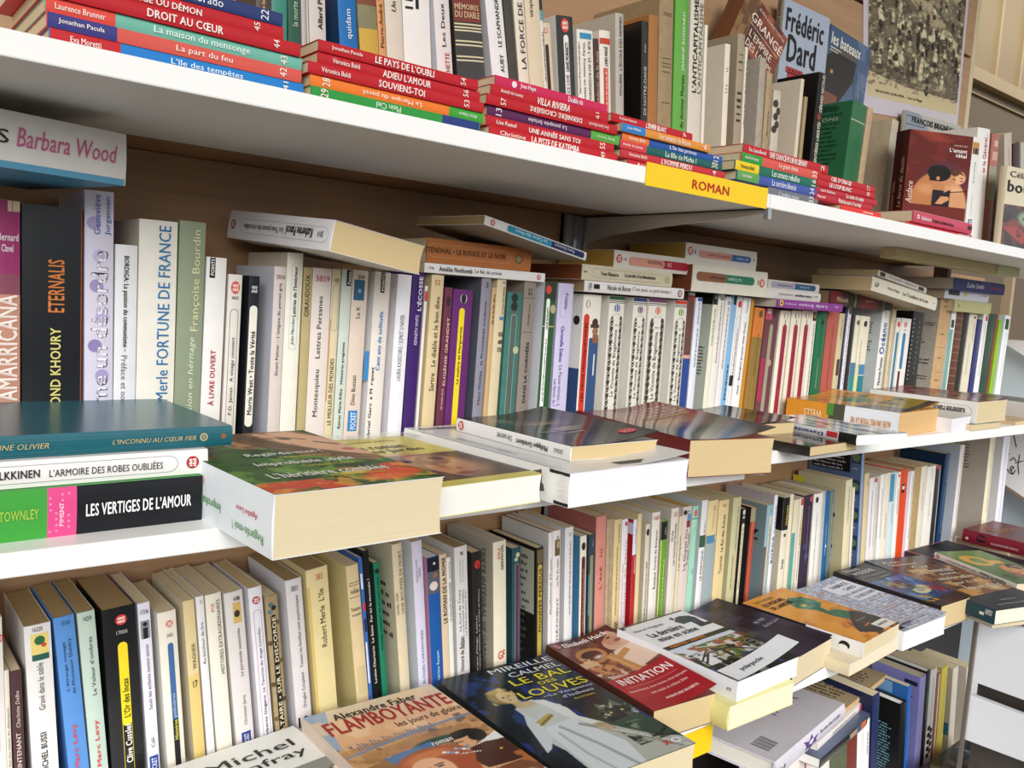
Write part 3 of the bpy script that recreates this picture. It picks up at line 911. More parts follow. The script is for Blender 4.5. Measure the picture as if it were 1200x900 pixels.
r1(826.4, 830, 29, 'ebe6d4', 'very thin cream book', lab='very thin cream book right of the one titled “L’anticapitalisme”, top shelf')
r1(850, 856.3, 51, 'e8e2d0', 'cream book', *[('r', a, a + .8, .3, .7, '4a463e') for a in (80, 83, 100, 104, 108)], side='e2dcc8', lab='flat cream book with a frame on its back cover, top shelf', ref='the framed cream book')
r1(865, 873.5, 39, 'a5977f', 'grey brown book', *[('r', a, a + d, .2, .8, '39342c') for a, d in ((64, .8), (72, 2), (82, .8), (108, 3), (116, 4), (124, 3), (133, 2), (140, 3))], lab='grey brown book with small black spine lines, top shelf')
r1(873.8, 877, 55, 'e8e0cc', 'thin cream book', ('k', 70, 150, .2, .8, '6a6256'), lab='thin cream book right of the grey brown one, top shelf')
r1(891, 898.7, 67, 'b3aa98', 'grey book', kind='worn', side='b9b2a4', lab='worn grey book with a frayed spine, top shelf', ref='the worn grey book')
r1.w = .068
r1(899, 906, 85, 'b59f7c', 'beige book', ('k', 130, 160, .2, .8, '5b4a34'), kind='worn', lab='narrow beige book right of the worn grey one, top shelf')
r1(907, 916, 105, 'd6cdb8', 'cream book', *[('d', a, v, .3, '3f3830') for a, v in ((122, .3), (130, .7), (137, .4), (146, .6), (152, .3))], kind='worn', lab='cream book with dark floral blots on its spine, top shelf')
r1(939, 943, 92, 'd9cfb8', 'thin cream book', side='e1d9c4', lab='blank cream book, back cover showing, left of the large black one', ref='the blank cream book')
r1(943.3, 947, 113, 'b09a72', 'thin beige book', kind='worn', lab='short thin beige book left of the large black one, top shelf')
r1(960, 968.7, 84, '191715', 'large black book', ('x', 'GÉRARD NICOUD', 88, 132, .3, .8, 'e3ded0', 'b'), ('d', 137, .5, .26, '8c3a2c'), ('x', 'ENTIÈRES LIBERTÉS', 143, 190, .3, .8, 'e3ded0', 'b'), side='141211', lab='large black book with white vertical lettering in front of green, top shelf', ref='the large black book')
r1(1000, 1017, 117, '2f6b44', 'green cloth book', ('r', 142, 143.4, .0, 1, 'a8b78a'), ('k', 147, 149, .2, .8, '1c3a26'), ('S', 'k', .012, .1, 118, 205, '1b4029', 16), ('S', 'x', .02, .09, 126, 130, 'ROBERT LAFFONT', '1a3b27', 'b'), ('S', 'x', .02, .06, 139, 143, 'TIONS', 'a8bb96', 'b'),
   hard=True, kind='card', lab='green hardcover with printed back cover, standing on the top shelf', ref='the green hardcover')
r1(1017.5, 1024, 125, 'c3ab86', 'worn book', kind='worn', lab='thin book with a torn brown and white spine, top shelf')
r1(1046, 1054, 139, 'c4baa4', 'grey cream book', kind='worn', side='cdbc9a', lab='grey cream book left of the dark red boxed pair, top shelf', ref='the grey cream book')

# books and papers shown face on at the back of the top shelf
def facing(tl, tr, h, y, t, col, label, spine=None, y2=None, tilt=None, pages='c', kind='card', base=None, name=None):
    A = at(*tl, y=y); B = at(*tr, y=y if y2 is None else y2)
    ea = unit(np.array([B[0] - A[0], B[1] - A[1], (B[2] - A[2]) if tilt is None else 0]))
    up = np.array([0, 0, 1.0]); ec = unit(np.cross(ea, up)); eb = np.cross(ec, ea)
    w = np.linalg.norm(B - A)
    if base is not None: h = A[2] - base
    O = A - eb * h - ec * t
    return Book(O, ea, eb, ec, w, h, t, uniq(label), 'books shown face on, top shelf', spine or col, col, col, pages, kind=kind, name=name)

b = facing((920, -3), (973, 22), .192, .196, .012, 'a9b3c4', 'pale blue book with a large black name, shown face on, top shelf', spine='9a927e', base=Z1)
b.cov_text('Frédéric', .06, .88, .035, .135, '23211f', 'b'); b.cov_text('Dard', .13, .75, .145, .265, '23211f', 'b')
b.cov_rect(.14, .285, .5, .312, 'a8383a'); b.cov_rect(.18, .308, .42, .335, 'a8383a'); b.cov_rect(.32, .322, .62, .348, 'a8383a')
for i in range(5): b.cov_rect(.2 + .07 * i, .294, .24 + .07 * i, .302, '5f1c20', 3)
b.sp_text('TANGUY ROMAN', b.h * .84, b.h * .99, .2, .75, '3a362e'); b.done()
b = facing((974, 28), (1021, 58), .195, .206, .008, '47566f', 'blue book about boats with a dark hull, shown face on', spine='39465c', base=Z1)
p = Pic(80, 140, '47566f'); p.grad('3f5676', '5b6d86', 0, 1)
p.poly([(.0, .3), (.2, .2), (.62, .16), (.70, .22), (.66, .42), (.5, .58), (.34, .72), (.3, .9), (0, .9)], '2a211d'); p.poly([(.02, .26), (.22, .17), (.62, .14), (.7, .22), (.3, .22)], '57504c')
p.poly([(0, .62), (.36, .62), (.34, .8), (0, .84)], '7a4a35'); p.ell(.16, .42, .05, .03, 'e09a4c', soft=.8)
for a in (0, .07, .16): p.line([(.64 + a, .3), (.82 + a, .75)], .008, '1d2430')
p.blotch('7b8aa0', 5, .6, .5, box=(.66, 0, 1, 1)); b.cov_pic(p, .3, (0, 0, 1, .5))
b.cov_text('les bateaux', .05, .76, .028, .085, 'e8e4d8', 'b'); b.cov_rect(.05, .098, .3, .103, 'd8d4c8', 3); b.cov_rect(.05, .112, .24, .116, 'd8d4c8', 3); b.done()

# tilted brown paperback leaning in the row
C0 = at(923, 46, y=.165); C1 = at(906, 87, y=.165); C2 = at(903, 1, y=.165)
d = unit(np.array([C1[0] - C0[0], 0, C1[2] - C0[2]])); eb = -d; ea = np.array([-eb[2], 0, eb[0]]); ea = -ea if ea[0] < 0 else ea
ec = np.cross(ea, eb); w_, h_ = .108, .175
O = C0 - eb * h_ - ea * w_ - ec * .03
lo = min((O + a * ea * w_ + c * eb * h_)[2] for a in (0, 1) for c in (0, 1))
if lo < Z1 + .002: h_ = h_ - (Z1 + .002 - lo) / max(.3, eb[2]); O = C0 - eb * h_ - ea * w_ - ec * .03
b = Book(O, ea, eb, ec, w_, h_, .03, uniq('rust red paperback tilted sideways with white title, top shelf'), 'books shown face on, top shelf', '6b4128', '5a3524', '6e3524', 'c')
p = Pic(90, 140, '7a3a28'); p.blotch('a3573a', 4, .5, .8, 1); p.blotch('4c2a20', 5, .58, .9, 2); p.grad('6a4a30', '5a3a28', 0, 1, 0, .28); p.blotch('9a7a48', 6, .55, .7, 3, box=(0, 0, .3, 1)); b.cov_pic(p)
b.cov_text('GRANGÉ', .22, .98, .10, .19, 'ece2d4'); b.cov_text('JEAN-CHRISTOPHE', .3, .95, .045, .075, 'd8c8b4'); b.cov_rect(.25, .215, .95, .22, 'd8c8b4', 3)
b.cov_text('L’EMPIRE', .30, .85, .25, .31, 'e6dac8'); b.cov_text('DES LOUPS', .30, .92, .335, .395, 'e6dac8'); b.done()

# boxed pair of romances turned to show its front cover
A, B, C = p3((1051, 159), (1067, 151), (1141, 159), .030, .112, .06)
ea = unit(np.array([C[0] - B[0], C[1] - B[1], 0])); up = np.array([0, 0, 1.0]); ec = unit(np.cross(ea, up)); tt = np.linalg.norm((A - B)[:2])
zt = B[2]; hh = zt - (Z1 + .016)
b = Book(np.array([B[0], B[1], Z1 + .016]) - ec * .03, ea, up, ec, .112, hh, .03, uniq('dark red romance standing face on, embracing couple on its cover'), 'books shown face on, top shelf', '4a1a14', '4a1a14', '6a2118')
p = Pic(120, 200, '6e241a'); p.blotch('5a1c15', 3, .5, .7, 4)
for i in range(4): p.poly([(.02 + .07 * i, .0), (.2 + .1 * i, .0), (.42 + .1 * i, .15 - .02 * i), (.3 + .1 * i, .13)], 'a8482a', .35)
p.ell(.62, .62, .42, .28, '46325c', soft=.7); p.ell(.55, .55, .2, .12, '4a3a70', soft=.9)
p.ell(.40, .86, .30, .34, 'b87848', rot=12, soft=.1); p.ell(.34, .78, .2, .1, 'cc9060', soft=.6); p.poly([(.42, .66), (.62, .62), (.66, .76), (.45, .82)], 'c08052')
p.ell(.80, .92, .2, .30, 'd0956a', rot=-8, soft=.1); p.ell(.80, .76, .14, .06, 'e0ab7e', soft=.7)
p.ell(.84, .585, .11, .095, 'e0a87c', soft=.12); p.ell(.74, .52, .12, .06, '54301e', rot=-25, soft=.2); p.poly([(.74, .47), (.86, .5), (.93, .56), (.84, .53), (.76, .57)], '5b3420')
p.ell(.66, .625, .14, .085, 'c88a5e', soft=.12); p.ell(.52, .55, .19, .115, '17110f', soft=.08); p.poly([(.36, .55), (.7, .52), (.66, .6), (.5, .66), (.38, .66)], '17110f')
p.ell(.51, .62, .03, .03, 'c98a5c'); p.line([(.87, .625), (.9, .63)], .012, '8c3a30'); p.line([(.86, .585), (.9, .59)], .008, '3a241c'); p.line([(.74, .61), (.78, .615)], .008, '3a241c')
p.rect(.44, .78, .62, 1, '1f1a24'); p.poly([(.6, .82), (.72, .76), (.72, 1), (.5, 1)], '1f1a24'); p.line([(.68, .8), (.98, .76)], .01, '1a1414')
p.poly([(.5, .97), (.58, .86), (.7, .86), (.72, .9), (.6, .97)], 'cf9468')
b.cov_pic(p, .25, (0, 0, 1, .80))
b.cov_text('GINGER FRY', .70, .92, .11, .128, 'd8b89c'); b.cov_text('L’amant', .64, .92, .15, .195, 'f0e6dc', 'b'); b.cov_text('idéal', .75, .92, .205, .247, 'f0e6dc', 'b'); b.cov_text('Audace', .03, .12, .56, .80, 'e0cbb8', 'ir')
b.sp_rect(0, b.h, .48, .52, '2a0f0c'); b.sp_text('L’AMANT IDÉAL', b.h * .1, b.h * .45, .1, .35, 'c9a890'); b.sp_text('La force du destin', b.h * .15, b.h * .7, .62, .86, 'c9a890', 'i'); b.done()
# grey cover peeping out behind it
b = facing((1062, 129), (1127, 148), .14, .205, .008, 'b5b2a8', 'grey book with a black line of lettering behind the dark red romance', base=Z1)
b.cov_text('FRANÇOIS BRIGNEAU', .1, .86, .03, .085, '23211f', 'b'); b.cov_poly([(0, .0), (.22, .0), (.6, .2), (0, .2)], '8b94a0')
for i in range(3): b.cov_rect(.02, .03 + .06 * i, .2 + .12 * i, .035 + .06 * i, '33383f', 3)
b.cov_text('FRANÇOIS BRIGNEAU', .1, .86, .03, .085, '23211f', 'b'); b.done()

# right end of the top shelf
r1b = Row(.05, Z1, [((1140, 160), (1152, 285)), ((1145, 149), (1165, 235))], 'top shelf', 'books at the right end of the top shelf')
r1b(1140, 1149, 160, 'e9e6e0', 'white paperback', ('r', 167, 181, .1, .95, 'c08a3a'), ('r', 174, 181, .15, .9, '2a2a2c'), ('k', 190, 215, .25, .7, '55504a'), ('k', 225, 252, .35, .6, 'b8b2a8'), ('r', 257, 276, .25, .85, '3c4f8a'), ('x', 'POCHE', 258, 275, .32, .78, 'e8e8ee', 'b'),
    side='d9d0c0', front='c98f3c', lean=-3.4, lab='white paperback leaning left with an orange cover, top shelf right end', w=.11)
r1c = Row(.09, Z1, [((1146, 149), (1162, 235)), ((1176, 157), (1176, 230))], 'top shelf', 'books at the right end of the top shelf')
r1c(1146, 1161, 149, 'eeeae6', 'white book', ('x', 'et le Général...', 156, 202, .5, .78, 'b03a4a'), ('k', 204, 225, .55, .8, 'c9a0a0'), lean=-5, front='b9867a', lab='white book with crimson lettering leaning left, right end of the top shelf', w=.11)
r1c(1163, 1172, 156, 'b06a5c', 'faded red book', ('r', 165, 172, .3, .8, 'd8b0a4'), ('r', 178, 188, .2, .9, 'd0a498'), ('r', 195, 235, 0, 1, '9a9884'), lean=-3, lab='faded red and grey book right of the leaning white one, top shelf')
r1c(1177, 1186, 157, 'c2b8a4', 'grey beige book', ('k', 172, 205, .3, .7, '4c463c'), lab='grey beige book left of a dark maroon one, top shelf right end')
r1c(1187, 1195, 168, '3a1d1c', 'dark maroon book', lab='plain dark maroon book at the right end of the top shelf')
r1c(1196, 1206, 168, 'b8b4a8', 'grey book', ('k', 172, 200, .3, .7, '4c463c'), lab='grey book cut by the right edge of the photograph, top shelf')
b = facing((1181, 194), (1235, 206), .12, .045, .012, 'ddd0b4', 'cream book shown face on at the right edge, top shelf', base=Z1)
b.cov_text('Céline', .06, .55, .05, .12, '2d2824'); b.cov_text('bout', .03, .62, .16, .30, '231f1c', 'b')
p = Pic(80, 80, '3c352f'); p.blotch('7d3a34', 4, .55, .9, 5); p.ell(.55, .3, .3, .2, '8a9a7c', rot=20, soft=.3); p.ell(.5, .28, .1, .05, '2d2a28'); p.poly([(0, .5), (.3, .45), (.9, .9), (.6, 1)], '9c3b38'); p.blotch('26211e', 5, .62, .8, 6)
b.cov_pic(p, .3, (0, .45, 1, 1)); b.done()

# stacks of red romances lying along the front of the top shelf; listed from the shelf board upward
RED, AUT = 'bb2029', 'f3e6dd'
def stack(y0, rows, topx, topy, group):
    z = Z1
    t = (at(topx, topy, y=y0)[2] - Z1) / len(rows) - .0002
    for i, r in enumerate(rows):
        xl, xr, col, lab = r[:4]; deco = r[4:]
        ztop = None
        yy = y0 + random.uniform(-.002, .002)
        A = at(xl, 100, y=yy); B = at(xr, 100, y=yy)
        zc = z + t / 2
        # columns measured at the height of the spine itself
        for _ in range(4):
            qa = proj((A[0], yy, zc)); A[0] += (xl - qa[0]) * .0008
            qb = proj((B[0], yy, zc)); B[0] += (xr - qb[0]) * .0012
        for _ in range(30):
            qa = proj((A[0], yy, zc)); A[0] += (xl - qa[0]) * .0006
            qb = proj((B[0], yy, zc)); B[0] += (xr - qb[0]) * .0010
        bk = lying(A, B, z, t, .108, col, lab, group, *deco, pages='c')
        bk.done(); z += t + .0002
    return z
GS = 'paperbacks stacked along the front of the top shelf'
def au(p0, p1, txt, it='', c=AUT): return ('x', txt, p0, p1, .3, .72, c, 'e' + it)
zA = stack(.014, [
    (57, 355, '1f78c0', 'blue lowest paperback titled “L’île des tempêtes”, leftmost stack, top shelf', ('r', 57, 141, 0, 1, RED), au(82, 118, 'Eva Moretti'), ('x', 'L’île des tempêtes', 200, 284, .2, .75, 'dcecf6', 'e'), ('x', '41', 331, 337, .2, .85, AUT, 'h')),
    (54, 353, 'd2574c', 'salmon paperback titled “La part du feu”, leftmost stack, top shelf', ('r', 54, 137, 0, 1, '39397c'), au(68, 122, 'Jonathan Pacula'), ('x', 'La part du feu', 206, 272, .18, .75, 'f3ded2', 'e'), ('x', '42', 327, 335, .15, .85, AUT, 'h')),
    (52, 353.5, '6fb3a0', 'teal green paperback titled “La maison du mensonge”, leftmost stack, top shelf', ('r', 52, 135, 0, 1, 'd8493c'), au(64, 123, 'Laurence Brunner'), ('x', 'La maison du mensonge', 180, 292, .15, .8, 'e6f0e8', 'e'), ('x', '43', 328, 336, .15, .85, AUT, 'h')),
    (50, 352, RED, 'red paperback titled “Droit au cœur”, leftmost stack, top shelf', ('x', 'DROIT AU CŒUR', 172, 261, .2, .8, 'f6e8e0', 'eb'), ('x', '44', 320, 327, .2, .85, AUT, 'h')),
    (30, 332, RED, 'red paperback titled “Ange ou démon”, leftmost stack, top shelf', ('x', 'ANGE OU DÉMON', 150, 236, .2, .8, 'f6e8e0', 'eb'), ('x', '45', 297, 304, .2, .85, AUT, 'h')),
    (28, 331, '2c3a6e', 'navy uppermost paperback of the leftmost stack, top shelf', ('x', 'Eldorado', 214, 261, .2, .8, 'e4e6ee', 'e'), ('x', '22', 305, 314, .12, .9, 'e4e6ee', 'h')),
    ], 331, 16, GS)
stack(.010, [
    (364, 562, '2f8f3e', 'green lowest paperback titled “Plein ciel”, second stack, top shelf', ('r', 518, 562, 0, 1, '2b3a78'), ('x', '29', 375, 384, .15, .9, AUT, 'h'), ('x', 'Plein Ciel', 440, 469, .25, .8, 'dff0d8', '')),
    (363, 567, 'ea7a2c', 'orange paperback titled “La Marque du passé”, second stack, top shelf', ('r', 526, 567, 0, 1, '3f9e38'), ('x', '28', 377, 386, .15, .9, AUT, 'h'), ('x', 'La Marque du passé', 424, 493, .2, .75, 'f6e6d4', ''), ('x', 'Alice Valère', 537, 558, .3, .65, 'e6f2dc', '')),
    (361, 566.5, RED, 'red paperback titled “Souviens-toi”, second stack, top shelf', au(376, 410, 'Véronica Baldi'), ('x', 'SOUVIENS-TOI', 443, 497, .15, .8, 'f6e8e0', 'eb'), ('x', '53', 543, 549, .15, .85, AUT, 'h')),
    (372, 562, RED, 'red paperback titled “Adieu l’amour”, second stack, top shelf', au(389, 421, 'Véronica Baldi'), ('x', 'ADIEU L’AMOUR', 448, 504, .15, .8, 'f6e8e0', 'eb'), ('x', '56', 542, 548, .15, .85, AUT, 'h')),
    (373, 560, RED, 'red uppermost paperback titled “Le pays de l’oubli”, second stack, top shelf', au(388, 424, 'Jonathan Pacula'), ('x', 'LE PAYS DE L’OUBLI', 439, 508, .15, .8, 'f6e8e0', 'eb'), ('x', '54', 539, 545, .15, .85, AUT, 'h')),
    ], 560, 95, GS)
stack(.012, [
    (573, 723, RED, 'red lowest paperback of the third stack, half hidden by the top shelf edge', au(585, 615, 'Christine'), ('x', 'LA PISTE DE KATEMBA', 622, 678, .15, .85, 'f6e8e0', 'eb'), ('x', '49', 703, 708, .2, .85, AUT, 'h')),
    (570, 719, RED, 'red paperback titled “Une année sans toi”, third stack, top shelf', au(581, 604, 'Lise Fumel'), ('x', 'UNE ANNÉE SANS TOI', 619, 679, .15, .8, 'f6e8e0', 'eb'), ('x', '55', 702, 708, .15, .85, AUT, 'h')),
    (571, 726, '5a2450', 'purple paperback titled “La poupée brisée”, third stack, top shelf', ('r', 692, 726, 0, 1, '5aa63f'), ('x', '13', 580, 587, .15, .9, 'e8dce4', 'h'), ('x', 'La poupée brisée', 618, 663, .25, .8, 'e8dce4', ''), ('x', 'Betty Fèvrier', 698, 719, .3, .65, 'e6f2dc', '')),
    (570, 723, RED, 'red paperback titled “Dernière croisière”, third stack, top shelf', ('x', '57', 586, 592, .15, .85, AUT, 'h'), ('x', 'DERNIÈRE CROISIÈRE', 620, 681, .15, .8, 'f6e8e0', 'b'), ('x', 'Eva Saint-Benoît', 689, 712, .3, .65, AUT, '')),
    (575, 712.5, RED, 'red paperback titled “Villa Riviera”, third stack, top shelf', au(586, 612, 'Annick de Launay'), ('x', 'VILLA RIVIERA', 629, 667, .12, .85, 'f6e8e0', 'ebi'), ('x', '61', 697, 701, .2, .85, AUT, 'h')),
    (580, 711, 'c92a54', 'crimson pink uppermost paperback titled “Double vie”, third stack, top shelf', ('d', 602, .5, .33, 'f2dce0'), ('x', 'Joan Hope', 609, 627, .2, .8, 'f4dfe2', 'eb'), ('x', 'Double vie', 665, 682, .2, .8, 'f4dfe2', 'eb')),
    ], 711, 122.5, GS)
stack(.014, [
    (735, 852, RED, 'red lowest paperback of the fourth stack, behind the yellow sign', au(745, 760, 'Anne')),
    (727, 849, 'c23038', 'red paperback titled “L’homme perdu”, fourth stack, above the yellow sign', au(736, 757, 'Veronica Baldi'), ('x', 'L’HOMME PERDU', 774, 810, .15, .85, 'f6e8e0', 'ebi'), ('x', '4', 834, 838, .2, .85, AUT, 'h')),
    (726, 846, '1f5e58', 'teal paperback titled “La fille de Michaël”, fourth stack, top shelf', ('r', 726, 757, 0, 1, 'd23f44'), au(729, 752, 'Annick de Launay'), ('x', 'La fille de Michaël', 779, 815, .15, .85, 'e0ece6', 'e'), ('x', '30', 833, 840, .12, .9, AUT, 'h')),
    (728, 846, '2a54a0', 'blue paperback titled “L’île des princes”, fourth stack, top shelf', ('r', 728, 760, 0, 1, 'e8742f'), au(736, 755, 'Véronica Baldi'), ('x', 'L’île des princes', 784, 815, .15, .85, 'e4e8f2', 'e'), ('x', '12', 835, 841, .12, .9, AUT, 'h')),
    (727.5, 832, 'dd8f3c', 'amber orange paperback titled “Les amants du fleuve”, fourth stack, top shelf', ('r', 727.5, 756, 0, 1, '2f80c4'), au(734, 750, 'Joan Hillam'), ('x', 'Les amants du fleuve', 772, 808, .15, .85, 'f8ead4', 'e'), ('x', '6', 823, 827, .2, .9, AUT, 'h')),
    (717, 811, RED, 'red uppermost paperback of the fourth stack, under the cream books', au(725, 745, 'Evelyne Valentin'), ('x', 'L’ENFER BLANC', 756, 780, .15, .85, 'f6e8e0', 'ebi'), ('x', '7', 800, 803, .2, .9, AUT, 'h')),
    ], 811, 156, GS)
stack(.012, [
    (900, 958, '6c7077', 'grey lowest paperback of the fifth stack, half hidden by the shelf edge', ('x', 'L’ombre noire', 912, 935, .2, .7, 'd0d2d6', 'e'), ('x', '33', 947, 952, .2, .9, AUT, 'h')),
    (863, 957.5, '4054a0', 'blue paperback titled “La sorcière blonde”, fifth stack, top shelf', ('r', 863, 889, 0, 1, '5f9f56'), au(869, 880, 'Lucy Sandret'), ('x', 'La sorcière blonde', 904, 932, .15, .85, 'e4e6f2', 'e'), ('x', '24', 948, 953, .12, .9, AUT, 'h')),
    (861, 959, '1c6b54', 'green paperback titled “Les amants rebelles”, fifth stack, top shelf', ('r', 861, 889, 0, 1, 'e8c82c'), ('x', 'Véronica Baldi', 867, 883, .3, .7, '4a4420', 'e'), ('x', 'Les amants rebelles', 904, 936, .15, .85, 'e0f0e6', 'e'), ('x', '16', 950, 955, .12, .9, AUT, 'h')),
    (868, 961, 'd8584a', 'salmon paperback titled “Le grand choix”, fifth stack, top shelf', ('r', 868, 893, 0, 1, '35953c'), au(872, 888, 'Annick de Launay'), ('x', 'Le grand choix', 912, 934, .15, .85, 'f6e2d8', 'e'), ('x', '33', 951, 956, .12, .9, AUT, 'h')),
    (871, 970, RED, 'red uppermost paperback titled “Une chance pour Rosemary”, fifth stack, top shelf', au(877, 897, 'Eva Saint-Benoît'), ('x', 'UNE CHANCE POUR ROSEMARY', 901, 945, .15, .85, 'f6e8e0', 'eb'), ('x', '2', 961, 965, .2, .9, AUT, 'h')),
    ], 970, 194, GS)
stack(.010, [
    (985, 1032, 'd8342c', 'orange red lowest paperback of the sixth stack, mostly behind the shelf edge', ('k', 1010, 1022, .3, .7, AUT)),
    (955, 1021, 'b82634', 'dark red paperback titled “Parlez-moi d’un bal”, sixth stack, top shelf', au(957, 966, 'Muriel'), ('x', 'Parlez-moi d’un bal', 982, 1008, .15, .85, 'f6e8e0', 'eb')),
    (956, 1027, 'b82634', 'dark red paperback titled “La carte de visite”, sixth stack, top shelf', au(961, 978, 'Laure Dalsimer'), ('x', 'La carte de visite', 991, 1011, .15, .85, 'f6e8e0', 'eb')),
    (957, 1025, RED, 'red paperback titled “Le loup blanc”, sixth stack, top shelf', ('x', 'LE LOUP BLANC', 971, 997, .15, .85, 'f6e8e0', 'ebi'), ('x', '5', 1015, 1018, .2, .9, AUT, 'h')),
    (959, 1025, RED, 'red uppermost paperback titled “Ciel d’orage”, sixth stack, top shelf', ('x', 'CIEL D’ORAGE', 973, 997, .15, .85, 'f6e8e0', 'ebi'), ('x', '17', 1015, 1019, .2, .9, AUT, 'h')),
    ], 1025, 219, GS)
Y = .010
zp = at(1137, 274.5, y=Y)[2]
A, B = at(1062, 258, y=Y + .004), at(1138, 281, y=Y + .004)
bk = lying(A, B, Z1, zp - Z1 - .0004, .108, 'c22a34', 'red paperback lying under a pink one before the romance cover', GS, ('x', 'AMOURS', 1122, 1136, .4, .8, AUT, 'e')).done()
A, B = at(1069, 258, y=Y), at(1138, 270, y=Y)
bk = lying(A, B, zp, at(1137, 262, y=Y)[2] - zp, .112, 'c4465c', 'pink paperback lying flat before the dark red romance, top shelf', GS, ('d', 1075, .5, .2, 'f2e8ea'), ('d', 1075, .5, .09, '2a2024'), ('x', 'Ballantré', 1079, 1090, .3, .62, 'f4dde0', 'eb'), ('x', 'L’odeur de l’ombre de l’eau', 1092, 1116, .3, .62, '3a1c24', 'eb'), ('r', 1133, 1140, .35, .75, '2a2226'), ('r', 1069, 1140, .97, 1, 'd9a0a8')).done()
# ------------------------------------------------------------------ middle shelf, row standing at the back
r2 = Row(.20, Z2, [((24, 240), (24, 460)), ((97, 243.7), (96.5, 450)), ((209.5, 257.5), (202, 450)), ((266, 301), (259, 450)), ((356, 297), (350.7, 410)), ((459, 320), (452.7, 410)), ((577, 325), (570.7, 410)),
                    ((673, 332), (667.3, 420)), ((806, 352), (798.7, 440)), ((881, 348.7), (870, 440)), ((952, 363), (942.7, 450)), ((1042, 362), (1031.3, 452)), ((1083, 366.7), (1072.7, 449)), ((1184.7, 368.7), (1176, 430))],
         'middle shelf', 'books standing on the middle shelf', Z2B, XS)
r2(-14, 24, 232, 'b98a72', 'pink and orange book', ('r', 232, 321, 0, 1, '9c3468'), ('r', 232, 247, .6, 1, 'd9c0a0'), ('x', 'Bernard', 273, 282, .3, .95, 'f0dde4', 'hb'), ('x', 'Clavel', 286, 295, .4, .78, 'f0dde4', 'hb'), ('r', 321, 345, 0, 1, '8a4a5a'), ('r', 345, 500, 0, 1, 'c08a74'),
   ('x', 'AMARRICANA', 345, 470, .25, .92, 'efe0d4', 'b'), lab='tall pink and orange book cut by the left edge, middle shelf', ref='the pink and orange book')
r2(25.5, 97, 238, '17191d', 'fat glossy black book', ('x', 'ETERNALIS', 304, 366, .42, .70, 'd0793c', 'b'), ('x', 'RAYMOND KHOURY', 384, 510, .46, .64, 'd9cf7a', 'b'), ('r', 238, 500, .985, 1, 'b0562c'), T='Eternalis', kind='gloss', pg='d')
r2(99.5, 134, 222, 'd6cfe0', 'white and violet book', *[('d', a, v, r, c) for a, v, r, c in ((262, .3, .3, 'a99cc4'), (300, .5, .38, 'c2b6d8'), (335, .4, .4, '9c8ebc'), (372, .6, .36, 'b4a8d0'), (405, .35, .4, '8d7fb2'), (440, .6, .4, 'a99cc8'))],
   ('x', 'Geneviève', 228, 275, .3, .52, '3f62a8'), ('x', 'Jurgensen', 230, 275, .68, .92, '3f62a8'), ('x', 'comme un désordre', 294, 520, .22, .8, '433c4c'), ('x', 'comme un désordre', 295, 519, .25, .77, 'f0ecf4'), ref='“un désordre”', lab='white and violet marbled spine titled “un désordre”, middle shelf')
r2(135.5, 162, 286, 'e6e4e6', 'white book', ('x', 'BORDIGA: La passion du communisme –', 300, 412, .3, .6, '2e2c2c', 'eb'), ('x', 'Préface et notes', 416, 480, .3, .56, '7a7678', 'e'), T='La passion du communisme')
r2(163.5, 209, 256, 'ebe6da', 'fat white book', ('x', 'Merle FORTUNE DE FRANCE', 264, 470, .5, .82, '2f73a8'), T='Fortune de France', side='cfc9bc')
r2(211, 242, 258, '8f9a80', 'sage green book', ('x', 'Françoise Bourdin', 269, 388, .5, .86, 'd8d6a6'), ('x', 'passion en héritage', 395, 500, .45, .74, 'd9dcc8', 'i'), T='en héritage')
r2(242.6, 266.3, 300.7, 'efece8', 'white paperback', ('r', 301, 326, .15, .42, '1c1b1b'), ('x', 'POINTS', 304, 323, .2, .37, 'f0eee8', 'b'), ('x', 'À LIVRE OUVERT', 410, 475, .3, .62, 'b02a34', 'b'), T='À livre ouvert', front='a8323c')
r2(268, 284.7, 321, 'e2ddd4', 'cream paperback', ('L', 337, .5, .32, 'd65a4c', 'f2e4dc', .46), ('x', '4045', 347, 351, .25, .75, '4a4640', 'h'), ('o', 362, 520, .2, .8, '3a3732'), ('x', 'P.D. James   A visage couvert', 395, 486, .36, .68, '2f2c2a'), T='A visage couvert')
r2(292.5, 305, 323, '22242a', 'black paperback', ('L', 339, .5, .46, '1d1e22', 'c9ccd0', .6), ('p', 358, 500, .14, .9, 'e9e6da'), ('x', 'Morris West • Toute la Vérité', 388, 486, .3, .76, '22211f', 'b'), T='Toute la Vérité', side='1f2228')
r2(322, 336.5, 312, 'd9cdc8', 'greyish pink paperback', ('x', '3010', 322, 327, .15, .85, '4a4440', 'h'), ('x', 'Stuart Palmer – L’énigme du persan gris', 332, 440, .34, .66, '3a3634'), T='L’énigme du persan gris', side='dfe0ea')
r2(337.2, 356, 295.5, 'ece9dd', 'ivory book', ('o', 308, 410, .28, .8, '9cc0c4'), ('x', 'Lettres de l’Intérieur', 312, 371, .4, .64, '26282a', 'b'), ('x', 'John Marsden', 373, 404, .4, .64, '3a4a50', 'i'), T='Lettres de l’Intérieur', side='d8d0bc', hard=False)
r2(356.5, 366.8, 313, 'b9a97a', 'khaki paperback', ('x', 'GIRAUDOUX', 322, 371, .2, .72, '3b3626'), lab='khaki paperback with an author name in capitals, middle shelf', ref='the khaki paperback')
r2(367.2, 389.5, 313.5, 'e3d8d2', 'pale paperback', ('x', '3859', 323, 330, .12, .88, 'b8485c', 'h'), ('x', 'Montesquieu    Lettres Persanes', 347, 488, .3, .62, '3a3432'), T='Lettres Persanes')
